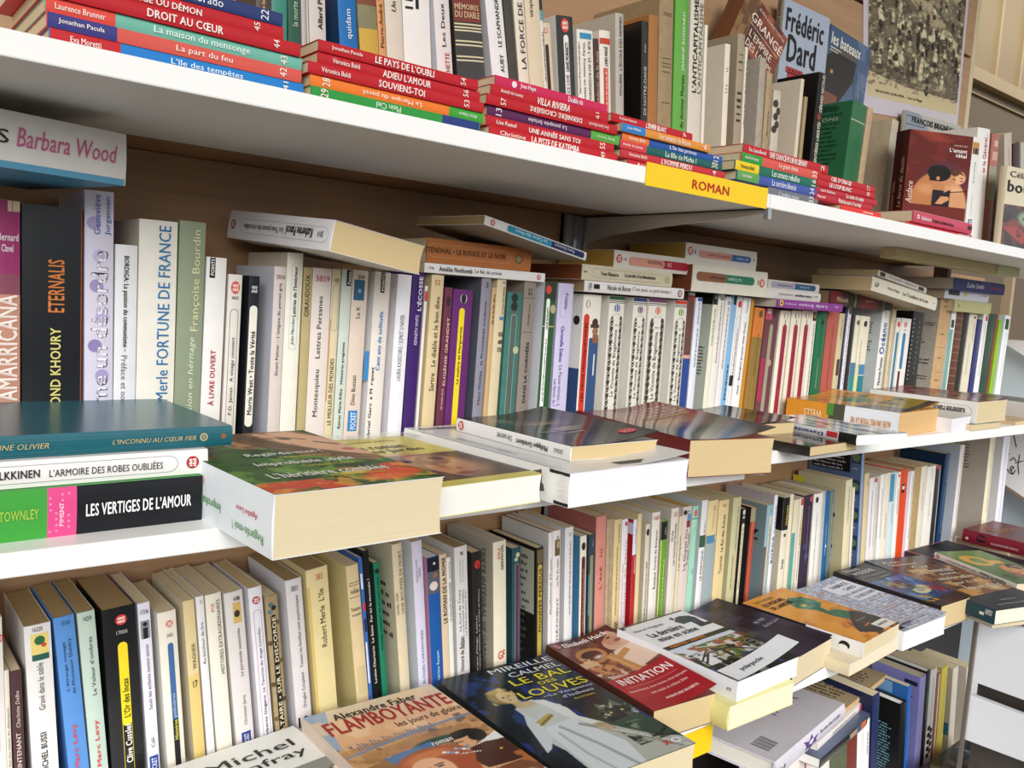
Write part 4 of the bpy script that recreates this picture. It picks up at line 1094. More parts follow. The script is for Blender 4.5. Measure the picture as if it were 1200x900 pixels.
r2(390, 400, 315, 'dccdaa', 'beige paperback', ('x', '100', 326, 331, .2, .8, '4a4436', 'h'), ('o', 333, 388, .14, .86, '4f9fae'), ('r', 374, 470, 0, .1, 'c8894a'), ('x', 'LE MEILLEUR DES MONDES', 420, 498, .25, .7, '3a3428'), T='Le Meilleur des mondes')
r2(401.2, 413.4, 315, 'ccd6cc', 'pale green paperback', ('r', 315, 335, .45, .92, '1f211f'), ('x', 'Points', 318, 333, .55, .85, 'e8eae4', 'b'), ('x', 'Rainer Maria Rilke   Histoires pragoises', 401, 502, .36, .68, '2e3430', 'b'), T='Histoires pragoises')
r2(414, 432.4, 316, 'ddccbe', 'pinkish beige paperback', ('x', '314', 322.5, 327, .3, .7, '35302c', 'hb'), ('r', 328, 352, .1, .78, '2f5f7f'), ('d', 341, .45, .12, '7fa3b8'), ('x', 'Le K', 359, 373, .3, .55, '3a3430'), ('x', 'Dino Buzzati', 440, 474, .3, .55, '3a3430'), ('r', 481, 505, .2, .8, '2f80c0'), ('x', 'POCKET', 483, 503, .34, .7, 'e8f0f6', 'b'), T='Le K', pg='c')
r2(440, 458.6, 318, 'e6ddd4', 'white paperback', ('r', 318, 343, .36, .62, '1a1a1a'), ('x', 'POINTS', 321, 341, .41, .57, 'efece6', 'b'), ('x', 'Cent ans de solitude', 365, 434, .36, .62, '3f7fc4', 'b'), ('x', 'Gabriel García Márquez', 430, 520, .1, .32, '2a2826', 'b'), ('r', 412, 446, -.28, -.05, '2f80c0'), T='Cent ans de solitude', side='eceef2')
r2(466.8, 483.2, 321, 'eceaf0', 'white book', ('x', 'LAURA KASISCHKE / ESPRIT D’HIVER', 369, 446, .32, .62, '77757a'), T='Esprit d’hiver', front='d8b4b4')
r2(484.2, 498.4, 319, '3c1f66', 'deep purple book', ('x', 'L’ÉCOSSE', 324, 364, .42, .82, 'f0ecf4', 'b'), ('x', 'KENNETH WHITE', 369, 404, .4, .66, 'd8cfe4'), T='L’Écosse')
r2(498.6, 502, 335, 'e8e2da', 'very thin white book', ('r', 341, 353, 0, 1, 'd0403c'), lab='very thin white paperback with a red patch, right of the deep purple book')
r2(506.5, 521, 321.5, 'd9c49a', 'pale yellow paperback', ('x', '52', 328, 334, .22, .66, 'c0503c', 'h'), ('x', 'Sartre   Le diable et le bon dieu', 348, 458, .34, .72, '3a3226'), T='Le diable et le bon dieu')
r2(522, 531.2, 336.5, '6a3448', 'maroon paperback', ('d', 353, .5, .3, '3a2830', .75), ('x', 'EUGÉNIE GRANDET', 372, 452, .36, .8, 'd9b8a8', 'b'), ('k', 455, 480, .3, .7, 'c9a89c'), lab='narrow maroon paperback with an oval mark, middle shelf', ref='the narrow maroon paperback')
r2(532, 555, 338.5, '652a6c', 'purple paperback', ('d', 350, .5, .17, 'cfc9c4', .32), ('d', 350, .5, .13, '2a2228', .27), ('p', 361, 500, .32, .6, 'ead028'), ('x', 'Le maître et Marguerite', 383, 450, .4, .55, '3a3416', 'b'), T='Le maître et Marguerite')
r2(565, 576.6, 324.6, '8d8a98', 'slate grey book', ('x', '5', 331, 337, .4, .65, '33323a', 'h'), ('x', 'Mary Shelley   le Prométhée moderne', 353, 474, .35, .65, '2c2c34'), lab='slate grey book with darker grey cover and thin lettering, middle shelf', side='5d6070', ref='the slate grey book')
r2(577, 582.4, 337, 'c9a97c', 'narrow tan book', ('k', 345, 380, .2, .8, '4a3a26'), lab='narrow tan paperback between slate grey and cream ones, middle shelf')
r2(583, 594.6, 319, 'd8c7a4', 'cream book', ('r', 330, 332, .5, 1, '8a8f92'), ('k', 336, 368, .6, .85, '4a4232'), ('r', 371, 375, .45, .95, '4f83ac'), *[('x', w_, a, a + 5, .45, .95, '3d382c', 'hb') for w_, a in (('DES', 389), ('ANIMS', 398), ('DE', 407))], lab='cream book with a blue band and black capitals, middle shelf', ref='the cream book with a blue band')
r2(595.2, 613, 342, '3f786e', 'teal green paperback', ('d', 349, .45, .22, '28302c', .3), ('d', 359, .45, .22, '28302c', .3), ('o', 368, 500, .3, .68, 'c9d6c4'), ('r', 342, 500, .32, .62, '55605a', .5), ('d', 410, .75, .2, 'b5c09a'), lab='teal green paperback with two dark discs on its spine, middle shelf', kind='worn')
r2(615.2, 629, 328, '8d8379', 'taupe book', ('x', '12', 338, 341, .3, .62, '2c2824', 'hb'), ('x', '51', 342.5, 346, .3, .62, '2c2824', 'hb'), ('r', 349, 349.6, .08, .92, '4a443e'), ('x', 'Crosby Lou', 357, 382, .36, .6, '4a443e'), ('r', 389, 389.6, .08, .92, '4a443e'), ('x', 'DANS LA CORNÉES', 401, 472, .36, .66, '23201e', 'b'), lab='taupe spine divided by thin rules, black bold lettering, middle shelf', ref='the taupe book')
r2(639, 652.8, 330, '2f5a34', 'green paperback', ('r', 330, 352, 0, 1, '2f3d30'), ('d', 339.5, .3, .22, 'd4483c', .42), ('p', 350, 500, .18, .46, 'efeeea'), ('x', 'LIANE MORIARTY', 360, 386, .24, .4, '33332f', 'b'), ('k', 396, 470, .24, .4, '55554f'), ('d', 362, .78, .26, 'b8b27a', .4), ('r', 382, 383, 0, 1, 'c8c86a'), lab='green grassy spine with a narrow white title pill, middle shelf', side='e6e8f2', ref='the green grassy paperback')
r2(655, 673, 331.5, 'ccc5e2', 'lilac book', ('x', 'Fidèle', 344, 362, .4, .62, '5b5478', 'e'), ('o', 340, 372, .18, .52, 'a39cc0'), ('x', 'Christelle Dabos', 382, 424, .28, .5, '5a3f96', 'eb'), ('x', 'La Passe-miroir, L', 428, 476, .3, .52, '6a6288', 'e'), ('x', 'Les fiancés de l’', 444, 476, .06, .22, '6a6288', 'e'), T='La Passe-miroir', side='b8b6cc')
r2(684.2, 705.4, 344.7, 'e6dfd2', 'cream paperback', ('d', 356.5, .25, .1, '3a332c', .2), ('d', 356.5, .25, .07, 'e0d8cc', .16), ('p', 368, 500, .08, .36, 'c93a2c'), ('x', 'LES TROIS MOUSQUETAIRES', 378, 470, .15, .29, '3a1a16', 'b'), ('r', 396, 500, .42, .98, '34527c'), ('d', 378, .7, .2, '3a2c26', .22), ('d', 388, .74, .2, '9a6a50', .2), ('r', 380, 384, .45, .95, '4a3428', 2.2), ('r', 392, 402, .6, .95, '8a5a44', 2.2), ('r', 415, 440, .72, .8, 'd8d8dc', 2.4), ('S', 'r', .0, .022, 432, 500, '34527c'), ('S', 'd', .004, .016, 372, 380, '2c241f'), lab='white paperback with a red title bar and a blue coated figure, middle shelf', side='efece6',
   *[], ref='the paperback with a red title bar')
GRN = [('215c34', '4668a4', 'green'), ('33427c', '6d3f7c', 'blue'), ('7a3a6c', 'd06a4c', 'purple'), ('c8402c', '7fa04c', 'red')]
for (a, b_, y_, lf), (c1, c2, nm) in zip(((714.7, 732.6, 346.5, None), (743, 758.6, 348.5, None), (761, 782, 349.5, None), (791.5, 806, 351.5, None)), GRN):
    dec = [('r', y_, y_ + 5, 0, 1, c1), ('r', y_ + 6, y_ + 7, 0, 1, '33312c'), ('r', y_ + 8, y_ + 8.8, 0, 1, '55524a'), ('d', y_ + 14.5, .5, .2, c2, .34), ('d', y_ + 14.5, .5, .1, 'e6dfd2', .24), ('d', y_ + 14.5, .5, .06, c2, .18)]
    yy = y_ + 26
    k = 0
    while yy < 500:
        for v in (.22, .8):
            dec.append(('d', yy + (k % 2) * .6, v, (.05, .085, .06, .10)[(k + (v > .5)) % 4], '3a362f', (.08, .06, .05, .085)[k % 4]))
            dec.append(('d', yy + 1.9, v + (.06 if k % 2 else -.06), .035, '55514a', .04)); dec.append(('d', yy + 2.6, v - (.07 if k % 2 else -.07), .03, '55514a', .035))
        yy += 3.9; k += 1
    dec.append(('o', y_ + 21, 520, .1, .92, '4a463f'))
    dec.append(('x', 'Le Vicomte de Bragelonne  I', y_ + 34, y_ + 118, .38, .64, '3a362f'))
    r2(a, b_, y_, 'e4dfd2', '', *dec, side='ebe8e0', lab=f'white spine with black floral columns and a {nm} head band, middle shelf', ref=f'the floral spine with a {nm} band')
r2(807, 815, 342, '6b4038', 'brown red paperback', ('r', 342, 346, 0, 1, 'cfc6bc'), ('r', 346, 352, .3, .8, 'a0282c'), ('r', 416, 420, 0, 1, 'd9a08c'), ('r', 420, 500, 0, 1, '28468c'), lab='brown red speckled spine with a blue foot, middle shelf', kind='worn', ref='the brown red spine with a blue foot')
r2(816, 823.7, 348.5, 'dfe2ea', 'white paperback', ('r', 348.5, 353, .2, 1, '2f52a0'), ('k', 354, 380, .15, .75, '33467c'), ('k', 384, 430, .2, .8, '2f3f74'), lab='white paperback covered with small blue lettering, middle shelf')
r2(836.8, 842.4, 342.7, 'e8e3cc', 'ivory paperback', ('r', 342, 357, 0, 1, '1e1d1c'), ('d', 348, .5, .3, '8a8a86'), ('k', 362, 405, .25, .7, '44403a'), ('S', 'r', .0, .108, 342, 357, '191817'), ('S', 'k', .004, .05, 405, 440, '4a4a44', 9), lab='pale green paperback with a black head band, middle shelf', side='bfc4b4', ref='the pale green book with a black head')
r2(842.8, 850.6, 341.5, 'e4dfd6', 'pale book', ('x', '567', 348, 352, .2, .8, '4a443e', 'h'), ('k', 355, 425, .25, .65, '4c4640'))
r2(851, 858.2, 347, 'e2dedb', 'white book', ('x', '252', 353, 357, .2, .8, '5a5450', 'h'), ('k', 360, 432, .25, .65, '4c4844'))
r2(858.6, 864.2, 344.5, '7fb0d8', 'light blue book', ('r', 345, 357, .35, 1, '20201e'), ('x', 'Jacques', 427, 470, .3, .8, '2a4a70', 'b'), lab='light blue spine with a black label at its head, middle shelf', ref='the light blue spine with a black label')
r2(864.6, 871, 347, 'e8e6e4', 'white paperback', ('d', 356.5, .5, .36, 'd0443c', .62), ('o', 370, 490, .2, .8, '6a6660'), ('k', 385, 440, .35, .65, '4c4844'), ('r', 440, 452, .1, .8, '1c1c1c'), lab='narrow white paperback with a red oval, right of the light blue spine')
r2(871.6, 881, 348.2, 'ebe8e6', 'white book', ('x', 'Tempus', 352, 367, .4, .62, '4a4644'), ('x', 'Cash - Étrangers propos chez Crom', 378, 462, .34, .62, '3a3634', 'b'), T='Étrangers propos', ref='“Étrangers propos”')
r2(881.3, 884.8, 350, 'c08a2c', 'thin golden yellow book', lab='very thin golden yellow book left of the orange one, middle shelf')
r2(885.2, 897.4, 360, 'cf7a34', 'orange paperback', ('r', 395, 500, 0, 1, '8c7038', .6), ('d', 368, .55, .18, '5a4a34', .32), ('o', 378, 500, .3, .75, '7a5a2c'), ('k', 390, 440, .45, .6, '4a3820'), lab='orange paperback fading to olive at its foot, middle shelf', ref='the orange paperback')
r2(898.4, 914, 360.5, '6a3a44', 'dusky pink paperback', ('r', 361, 375, 0, .45, 'b54a64'), ('d', 368, .6, .16, '3a2a2c', .28), ('p', 380, 500, .35, .6, '9a927c'), ('r', 420, 470, .0, .3, '9c2f4c'), ('d', 425, .6, .3, 'b09c84', .5), ('r', 362, 368, .1, .35, 'd8c4b0'), lab='dusky pink and brown paperback with a stone coloured title pill, middle shelf', kind='worn', ref='the dusky pink paperback')
for a, b_, nm in ((915.2, 927.2, 'left'), (928.4, 939.8, 'middle'), (940.6, 951.6, 'right')):
    r2(a, b_, 363.5, 'e4dcc8', '', ('d', 370, .5, .24, '3c342c', .42), ('d', 370, .5, .15, 'dcd4c4', .32), ('r', 375, 380, .47, .53, '3c342c'), ('p', 380, 500, .3, .72, '9a2c44'), ('k', 386, 455, .42, .6, '5c1626'), lab=f'{nm} one of three cream spines with long crimson pills, middle shelf', ref=f'the {nm} crimson pill spine')
r2(952.4, 958.6, 357.5, 'e4e0d8', 'cream book', ('x', '2', 361, 364, .3, .6, '4a443c', 'h'), ('r', 366, 376, .2, .9, '2a211a'), ('r', 368, 373, .4, .8, 'c0843c'), ('k', 380, 470, .3, .7, '4a443c'))
r2(959, 970, 365, '1f6b46', 'green book', ('k', 372, 420, .35, .6, '123f2a'), ('d', 378, .55, .15, '0f2c1e'), ('k', 420, 455, .3, .55, '9cc0a4'), lab='bright green book left of a brick red one, middle shelf', ref='the bright green book')
r2(971, 984, 362.6, 'b0584c', 'brick red book', ('k', 382, 398, .4, .62, '6a2c26'), ('k', 402, 455, .4, .62, '6a2c26'), lab='plain brick red book right of the bright green one, middle shelf', ref='the brick red book')
r2(984.4, 990.8, 367, 'cdbd94', 'beige book', ('k', 372, 398, .3, .6, '5a4c30'), ('r', 421, 440, .3, .85, '4a3c28'))
r2(991, 994.6, 361, '2a2c50', 'thin navy book', ('k', 366, 420, .2, .8, 'b8b8c8'))
r2(994.9, 998.8, 360, 'e2e0e4', 'thin white book', ('d', 365, .5, .4, '4a4a4c', .6), ('k', 372, 430, .2, .8, '6a6a72'), ('k', 432, 450, .2, .8, 'b04a5a'))
r2(999.2, 1003, 368.5, '2b2a2c', 'thin black book', ('k', 376, 450, .2, .8, '7a7468'))
r2(1003.4, 1009, 369.3, 'e2dcc6', 'cream book', ('d', 378, .5, .3, '6a6252'), ('r', 425, 440, 0, 1, '4a78a4'), ('r', 440, 480, 0, 1, '2a8a8c'))
r2(1009.4, 1020.2, 370, 'e6e0c8', 'cream book', ('d', 379.5, .5, .2, '2c2824', .42), ('k', 398, 432, .15, .35, '7a8a5a'), ('r', 427, 439, .3, 1, '4a86b0'), ('r', 440, 500, .3, 1, '2a8088'), ('r', 427, 500, 0, .28, 'd8d49c'), lab='cream spine turning sea blue at its foot, left of “Océano”, middle shelf', ref='the sea blue footed spine')
r2(1034.8, 1042.6, 361.5, 'ecebe6', 'white book', ('x', 'Océano', 378, 415, .1, .8, '2a62a8', 'b'), ('x', 'Véronica Fuentes', 419, 452, .3, .7, '2a2c30', 'b'), ('k', 365, 373, .3, .6, '5a5a58'), ('S', 'k', .012, .04, 377, 392, '4a4e50', 5), ('S', 'k', .012, .04, 399, 412, '4a4e50', 4), T='Océano', side='d3d9da')
r2(1042.8, 1046, 347, 'c9c6b4', 'thin grey cream book', lab='tall very thin grey cream book right of “Océano”, middle shelf')
r2(1046.3, 1051, 363, 'd6c8a6', 'thin beige book', ('k', 375, 440, .3, .7, '4f86a0'))
r2(1051.3, 1056.6, 372.3, 'e6e2dc', 'white paperback', ('d', 380, .45, .3, 'cf5a54', .55), ('p', 389, 480, .2, .65, '3a7c8c'))
r2(1057, 1068.6, 372.5, 'ebe6e0', 'white paperback', ('d', 380.5, .4, .14, 'd88a88', .38), ('x', '14', 386, 388, .3, .5, '55504c', 'h'), ('p', 390, 433, .25, .52, '2f7aa8'), ('r', 435, 455, .2, .4, '5a2a2c'), lab='white paperback with a pale red oval and blue pill, left of the black book', ref='the white paperback with a blue pill')
r2(1071, 1084, 364.5, '242322', 'black book', *[('r', a, a + .9, .08, .16, 'c9c4ba') for a in range(374, 448, 5)], *[('r', a, a + 2.2, .55, .61, '8a867c') for a in range(376, 440, 6)], lab='black book with a dotted white line, middle shelf right', side='1c1b1a', ref='the black book with a dotted line')
r2(1104, 1116, 343.5, 'cfa878', 'tan spined book', *[('r', a, a + 1.2, .3, .62, '6a4c30') for a in (353, 359, 391, 419, 445)], *[('r', a, a + .5, .1, .9, '8a6a48') for a in (407, 436)], ('S', 'k', .004, .04, 378, 383, '4a4640', 2), ('S', 'k', .02, .04, 397, 404, '4a4640', 2), ('S', 'k', .004, .03, 420, 428, '4a4640', 2), ('S', 'k', .004, .03, 440, 446, '4a4640', 2), lab='large book with grey printed back cover and a tan spine, middle shelf', side='c3bcae', kind='worn', ref='the tan spined book')
r2(1116.4, 1122, 360.8, 'e6e6e2', 'white book', ('r', 375, 384, .1, .6, '2a3a30'), ('r', 386, 470, 0, .55, '6fa59a'), lab='white and sea green narrow book left of the brick patterned spine')
r2(1122.4, 1131, 359.8, '5e3423', 'brown book', *[('r', a, a + .7, 0, 1, '9a7a5c') for a in (366, 373, 380, 389, 397, 406, 413, 422, 431, 440, 449)], lab='brown spine with pale bricklike ribs, middle shelf right', ref='the brick patterned spine')
r2(1131.3, 1136.6, 361, '242321', 'black book')
r2(1137, 1146, 366.8, 'ddd5bf', 'cream book', ('r', 371, 373, .5, .8, '2c2824'), ('k', 378, 400, .55, .75, '3a342c'), ('k', 402, 440, .25, .4, '55504a'))
r2(1146.3, 1152, 374, '2d3270', 'navy blue book', ('k', 378, 440, .25, .6, '8f8a78'))
r2(1152.4, 1159, 368, 'e4e2e2', 'white book', ('r', 370, 376, .4, .8, 'c8343c'), ('k', 380, 440, .3, .6, '77747a'))
r2(1160, 1168, 367, '2c4636', 'dark green book', ('k', 372, 440, .45, .65, '6a8070'), lab='dark green book left of a thin brown one, far right of the middle shelf', ref='the dark green book')
r2(1168.3, 1170.6, 368, '8a4a2c', 'thin brown book')
r2(1170.9, 1175, 374.8, '8ab52c', 'lime green book', lab='lime green narrow book near the right end of the middle shelf', ref='the lime green book')
r2(1178.4, 1184.8, 369, 'e9ecec', 'white book', ('r', 374, 386, .15, .75, '2f4a3c'), ('k', 390, 445, .3, .6, '8a9298'), side='dfe6ea', lab='last white paperback at the right end of the middle shelf row')

# ------------------------------------------------------------------ books lying across the top of that row
GT = 'books lying on top of the middle row'
def on_top(xl, xr, ybot, ytop, col, label, *deco, ya=.195, yb=None, w=.108, zb=None, **k):
    A = at(xl, ybot, y=ya)
    B = at(xr, ybot, y=ya if yb is None else yb)
    z = A[2] if zb is None else zb
    for _ in range(30):
        A[0] += (xl - proj((A[0], A[1], z))[0]) * .0006; B[0] += (xr - proj((B[0], B[1], z))[0]) * .0009
    t = at(xl, ytop, y=ya)[2] - at(xl, ybot, y=ya)[2]
    bk = lying(A, B, z, t, w, col, label, GT, *deco, **k); bk.done(); return z + t
# large white book over the first spines
A = at(-60, 211, y=.10); B = at(146.5, 221, y=.135)
bkz = at(100, 222, y=.20)[2] + .0008
bk = lying(A, B, bkz, at(150, 159, y=.135)[2] - at(147, 219, y=.135)[2], .15, 'e6e2dc', 'large white hardcover with a pink author name, lying at the upper left', GT, ('x', 'LES', -42, 9, .42, .66, '2e2c2c', 'e'), ('x', 'Barbara Wood', 18, 136, .4, .74, 'c8648e', 'ei'), ('r', -80, 147, 0, .12, '5f9fc0'), bottom='4f8fb4', hard=False, pages='w', name='hardcover_book').done()
# the fat paperback balanced obliquely
B = at(386, 294.5, y=.10)
best = None
for ya in np.linspace(.12, .30, 300):
    A = at(266, 278, y=ya)
    q_ = abs(np.linalg.norm(A - B) - .178)
    if best is None or q_ < best[0]: best = (q_, A)
A = best[1]; eb = unit(A - B)
Cc = min((at(492, 322, y=yy) for yy in np.linspace(.05, .25, 400)), key=lambda q: abs((q - B) @ eb) + abs(np.linalg.norm(q - B) - .108) * .3)
ea = unit(Cc - B - eb * ((Cc - B) @ eb)); ec = np.cross(ea, eb)
t_ = abs((at(397, 259, y=B[1]) - B) @ ec)
bk = Book(B, ea, eb, ec, .108, .178, t_, uniq('fat white paperback lying obliquely on the row, cream page ends toward the viewer'), GT, 'e3e0e2', 'd9d6d8', 'e3e0e2', 'b')
print('PANCOL', A, B, Cc, ec, t_)
decorate(bk, [('L', 275, .5, .17, 'a83038'), ('o', 284, 386, .24, .74, '9a989c'), ('x', 'Les Yeux jaunes des crocodiles', 288, 334, .36, .62, '4a484a', ''), ('x', 'Katherine Pancol', 337, 368, .34, .66, '2f2d2f', 'b'), ('x', '3814', 374, 381, .4, .6, '5a585a', '')], 'x'); bk.done()
z = on_top(497, 638, 319, 307.5, 'ece9e8', 'thin white paperback titled “Le fait du prince”, lying on the row', ('x', '1796', 502, 508, .35, .65, '5a5654', 'e'), ('x', 'Amélie Nothomb', 514, 553, .25, .75, '2c2a2a', 'eb'), ('x', 'Le fait du prince', 556, 587, .25, .75, '4a4646', 'e'), ('L', 631, .5, .3, 'b8303a'))
z = on_top(499, 621, 306.5, 277, 'b5703f', 'orange brown paperback titled “Le Rouge et le Noir”, lying on the row', ('o', 480, 598, .25, .78, 'd0a070'), ('x', 'STENDHAL • LE ROUGE ET LE NOIR', 497, 592, .42, .64, '5a3a20', 'eb'), ('d', 607, .5, .22, '6a5a44'), ('d', 607, .5, .14, 'a08a68'), zb=z + .0003)
# thin blue labelled paperback leaning across
A, B, C = p3((566, 259), (687, 305), (503, 266), .176, .108, .1)
B0 = at(690, 296, y=.1); A0 = at(568, 253, y=.1)
eb = unit(A0 - B0); eb0 = eb.copy()
Al = at(567, 263, y=.13); Bl = at(686, 305.5, y=.155)
eb = unit(Al - Bl); ec = unit(np.array([0, 0, 1.0]) - eb * eb[2]); ea = np.cross(eb, ec)
hh = np.linalg.norm(Al - Bl)
bk = Book(Bl, ea, eb, ec, .108, hh, .0098, uniq('thin white paperback with a turquoise and navy title pill, tilted on the pile'), GT, 'e9e6e2', '8d8676', 'e9e6e2', 'd')
decorate(bk, [('L', 577, .5, .36, 'c83a34'), ('p', 594, 684, .16, .86, '23305c'), ('p', 594, 646, .15, .87, '2a92b4', 2.0), ('x', 'Le Cahier des fleurs', 603, 640, .32, .7, 'e0f0f4', ''), ('x', 'Pierre Bonasson', 649, 672, .32, .7, 'dfe3ee', '')], 'x'); bk.done()
z = on_top(684, 800.5, 341.5, 328, 'e9e5e2', 'white paperback titled “C’est quoi, ce petit boulot ?”, lying on the row', ('x', '1066', 688, 693, .2, .8, '5a5654', 'h'), ('r', 695, 702, .3, .72, '1e1d1d'), ('x', 'Nicole de Buron', 711, 738, .3, .75, '33302e', 'e'), ('x', 'C’est quoi, ce petit boulot ?', 740, 786, .3, .75, '8a7f7a', 'e'), ('L', 796, .5, .34, '8a3a3c'), pages='d', ya=0.187)
z = on_top(681, 786.5, 328, 309.5, 'd9d0b4', 'cream paperback with a thin outlined title, second in its lying pile', ('k', 683, 687, .2, .8, '4a4434'), ('o', 693, 775, .2, .78, '8a8468'), ('x', 'Yves Navarre', 703, 724, .36, .64, '3a362a', 'eb'), ('x', 'Le Jardin d’acclimatation', 731, 767, .34, .66, '3a362a', 'eb'), ('d', 781, .5, .28, 'c0b48a'), zb=z + .0003, pages='8a4a2c', ya=0.185)
z = on_top(718.5, 812, 309, 288.5, 'e8e3da', 'cream paperback with a pink and red title pill, lying third in its pile', ('L', 725, .52, .25, 'cf4a40'), ('x', '3', 731, 733, .4, .6, '4a4640', 'h'), ('p', 736, 806, .2, .7, 'b0283a'), ('p', 736, 778, .19, .71, 'e0a08c', 2.0), ('x', 'Vacances', 758, 776, .32, .6, '6a4034', ''), ('x', 'ZWI', 781, 786, .35, .6, 'f0d8d4', ''), zb=z + .0003, pages='c8a04c', ya=0.190)
z = on_top(809.5, 897, 341, 309, 'e4dfce', 'thick cream paperback with a brown and green title pill, lying on the row', ('p', 815, 883, .42, .74, '2f7a5c'), ('p', 815, 850, .41, .75, '8f5a40', 2.0), ('x', 'Sylvie Danelo', 831, 848, .5, .66, '4a2a1c', ''), ('x', 'La Crypte', 852, 867, .5, .66, 'dfece4', ''), ('r', 887, 888, .45, .65, '4a463e'), ('L', 892, .55, .17, 'c8483c'), bottom='2f5a3c', pages='8a4a2c', ya=0.180)
z = on_top(802, 885, 309.5, 284.5, 'e6e1da', 'cream paperback with a pink and blue title pill, topmost of its pile', ('L', 808, .62, .2, 'cf4a40'), ('x', '1', 813, 814, .5, .7, '4a4640', 'h'), ('p', 818, 879, .38, .7, '3a68a8'), ('p', 818, 857, .37, .71, 'dd9c90', 2.0), ('x', 'Femmes de chagrin', 828, 855, .46, .62, '6a4440', ''), ('x', 'José Cabanis', 862, 876, .46, .62, 'dfe6f2', ''), ('r', 882, 883, .5, .62, '4a463e'), zb=z + .0003, pages='c8a04c', ya=0.190)
z = on_top(909.5, 986.5, 360, 350, '8c3f94', 'purple thin paperback with a yellow badge, lying on the row', ('d', 915, .55, .38, 'e8cc4a'), ('d', 915, .55, .18, '3a2c3a'), ('x', 'dictionnaire et magiques à l’usage', 919, 932, .35, .66, 'e6d4ea', ''), ('x', 'Lady Evans', 935, 968, .3, .72, 'e6d4ea', 'b'), ('k', 977, 981, .4, .7, 'e6d4ea'), pages='g', ya=0.175)
z = on_top(896, 960.5, 349.5, 338.5, 'e0dbd6', 'thin white paperback over the purple one, lying on the row', ('x', 'Un roman français', 912, 928, .35, .7, '5a5450', ''), ('x', 'Frédéric Beigbeder', 930, 950, .35, .7, '3a3634', 'b'), ('k', 953, 957, .4, .7, '5a5450'), zb=z + .0003, ya=0.180)
z = on_top(899, 959, 338, 327, 'dedad4', 'thin white paperback with a blue tipped pill, uppermost above the purple one', ('o', 903, 955, .18, .82, '5a5654'), ('p', 903, 955, .2, .8, '2f5f80'), ('p', 903, 931, .19, .81, 'b0a8bc', 2.0), ('x', 'Contes de printemps', 910, 928, .35, .65, '4a4454', ''), ('x', 'José Cabanis', 936, 947, .35, .65, 'd0e0ea', ''), zb=z + .0003, ya=0.185)
z = on_top(971, 1045, 358, 340, '4a2a2c', 'maroon and dark green book lying on the row, two title fields', ('r', 971, 985, 0, 1, '6f2228'), ('r', 994, 1006, 0, 1, '2c3024'), ('r', 1001, 1003, 0, 1, 'b0a468'), ('r', 1008, 1028, 0, 1, '76242a'), ('r', 1029, 1045, 0, 1, '2c3024'), ('r', 1034, 1036.5, 0, 1, 'b8ac70'), ('x', 'Pléiade', 980, 993, .3, .62, 'c9b890', 'e'), ('x', 'Joubert', 1013, 1023, .4, .62, 'c9b890', 'e'), pages='d', ya=0.185)
def tilted(al, bl, atop, ya, yb, w, col, label, deco, **k):
    A = at(*al, y=ya); B = at(*bl, y=yb)
    eb = unit(A - B); ec = unit(np.array([0, 0, 1.0]) - eb * eb[2]); ea = np.cross(eb, ec)
    T_ = at(*atop, y=ya); t = (T_ - A) @ ec
    bk = Book(B, ea, eb, ec, w, np.linalg.norm(A - B), t, uniq(label), GT, col, **k); decorate(bk, deco, 'x'); bk.done()
tilted((1020, 340), (1096, 364), (1022, 323.5), .13, .14, .108, 'e6dfcb', 'cream paperback titled “Les Travailleurs de la mer”, tilted on the row', [('x', 'GF', 1024, 1029, .35, .65, '3a342c', 'e'), ('x', 'Victor Hugo', 1039, 1053, .35, .62, '4a443a', 'e'), ('x', 'Les Travailleurs de la mer', 1057, 1087, .35, .62, '4a443a', 'e'), ('k', 1092, 1094, .3, .7, '5a5448')], back='b9ab88', pages='b')
tilted((1028, 323), (1085, 344), (1029, 316), .14, .155, .108, 'e0dad2', 'thin white paperback above “Les Travailleurs de la mer”, tilted on the row', [('r', 1031, 1037, .15, .85, '3a342c'), ('x', 'Fleurs de Calliope', 1041, 1056, .35, .65, '4a443e', 'e'), ('x', 'Alphonse', 1060, 1073, .35, .65, '4a443e', 'e'), ('r', 1076, 1082, .2, .8, '2c2a34')], pages='b')
z = on_top(1117, 1160, 364.5, 350.5, 'c3c08a', 'pale olive paperback at the bottom of the last lying pile', ('d', 1123, .5, .15, '9a975f'), ya=0.185)
z = on_top(1106, 1157.5, 350, 335, 'e2e0e8', 'white paperback with a yellow spot, middle of the last lying pile', ('r', 1111, 1124, .3, .68, '3c3c40'), ('d', 1131, .5, .24, 'd6cc2c'), ('k', 1149, 1155, .4, .6, '77747c'), zb=z + .0003, ya=0.185)
tilted((1117, 339), (1176, 346), (1118, 325), .165, .17, .108, '2b3070', 'navy paperback with white lettering, topmost of the last lying pile', [('x', 'Zadie Smith', 1132, 1152, .3, .7, 'e6e6f0', 'e'), ('x', 'Grand Union', 1159, 1173, .35, .65, 'b84a5c', 'e')], pages='g')

# ------------------------------------------------------------------ books lying along the front of the middle shelf
GF = 'books lying along the front of the middle shelf'
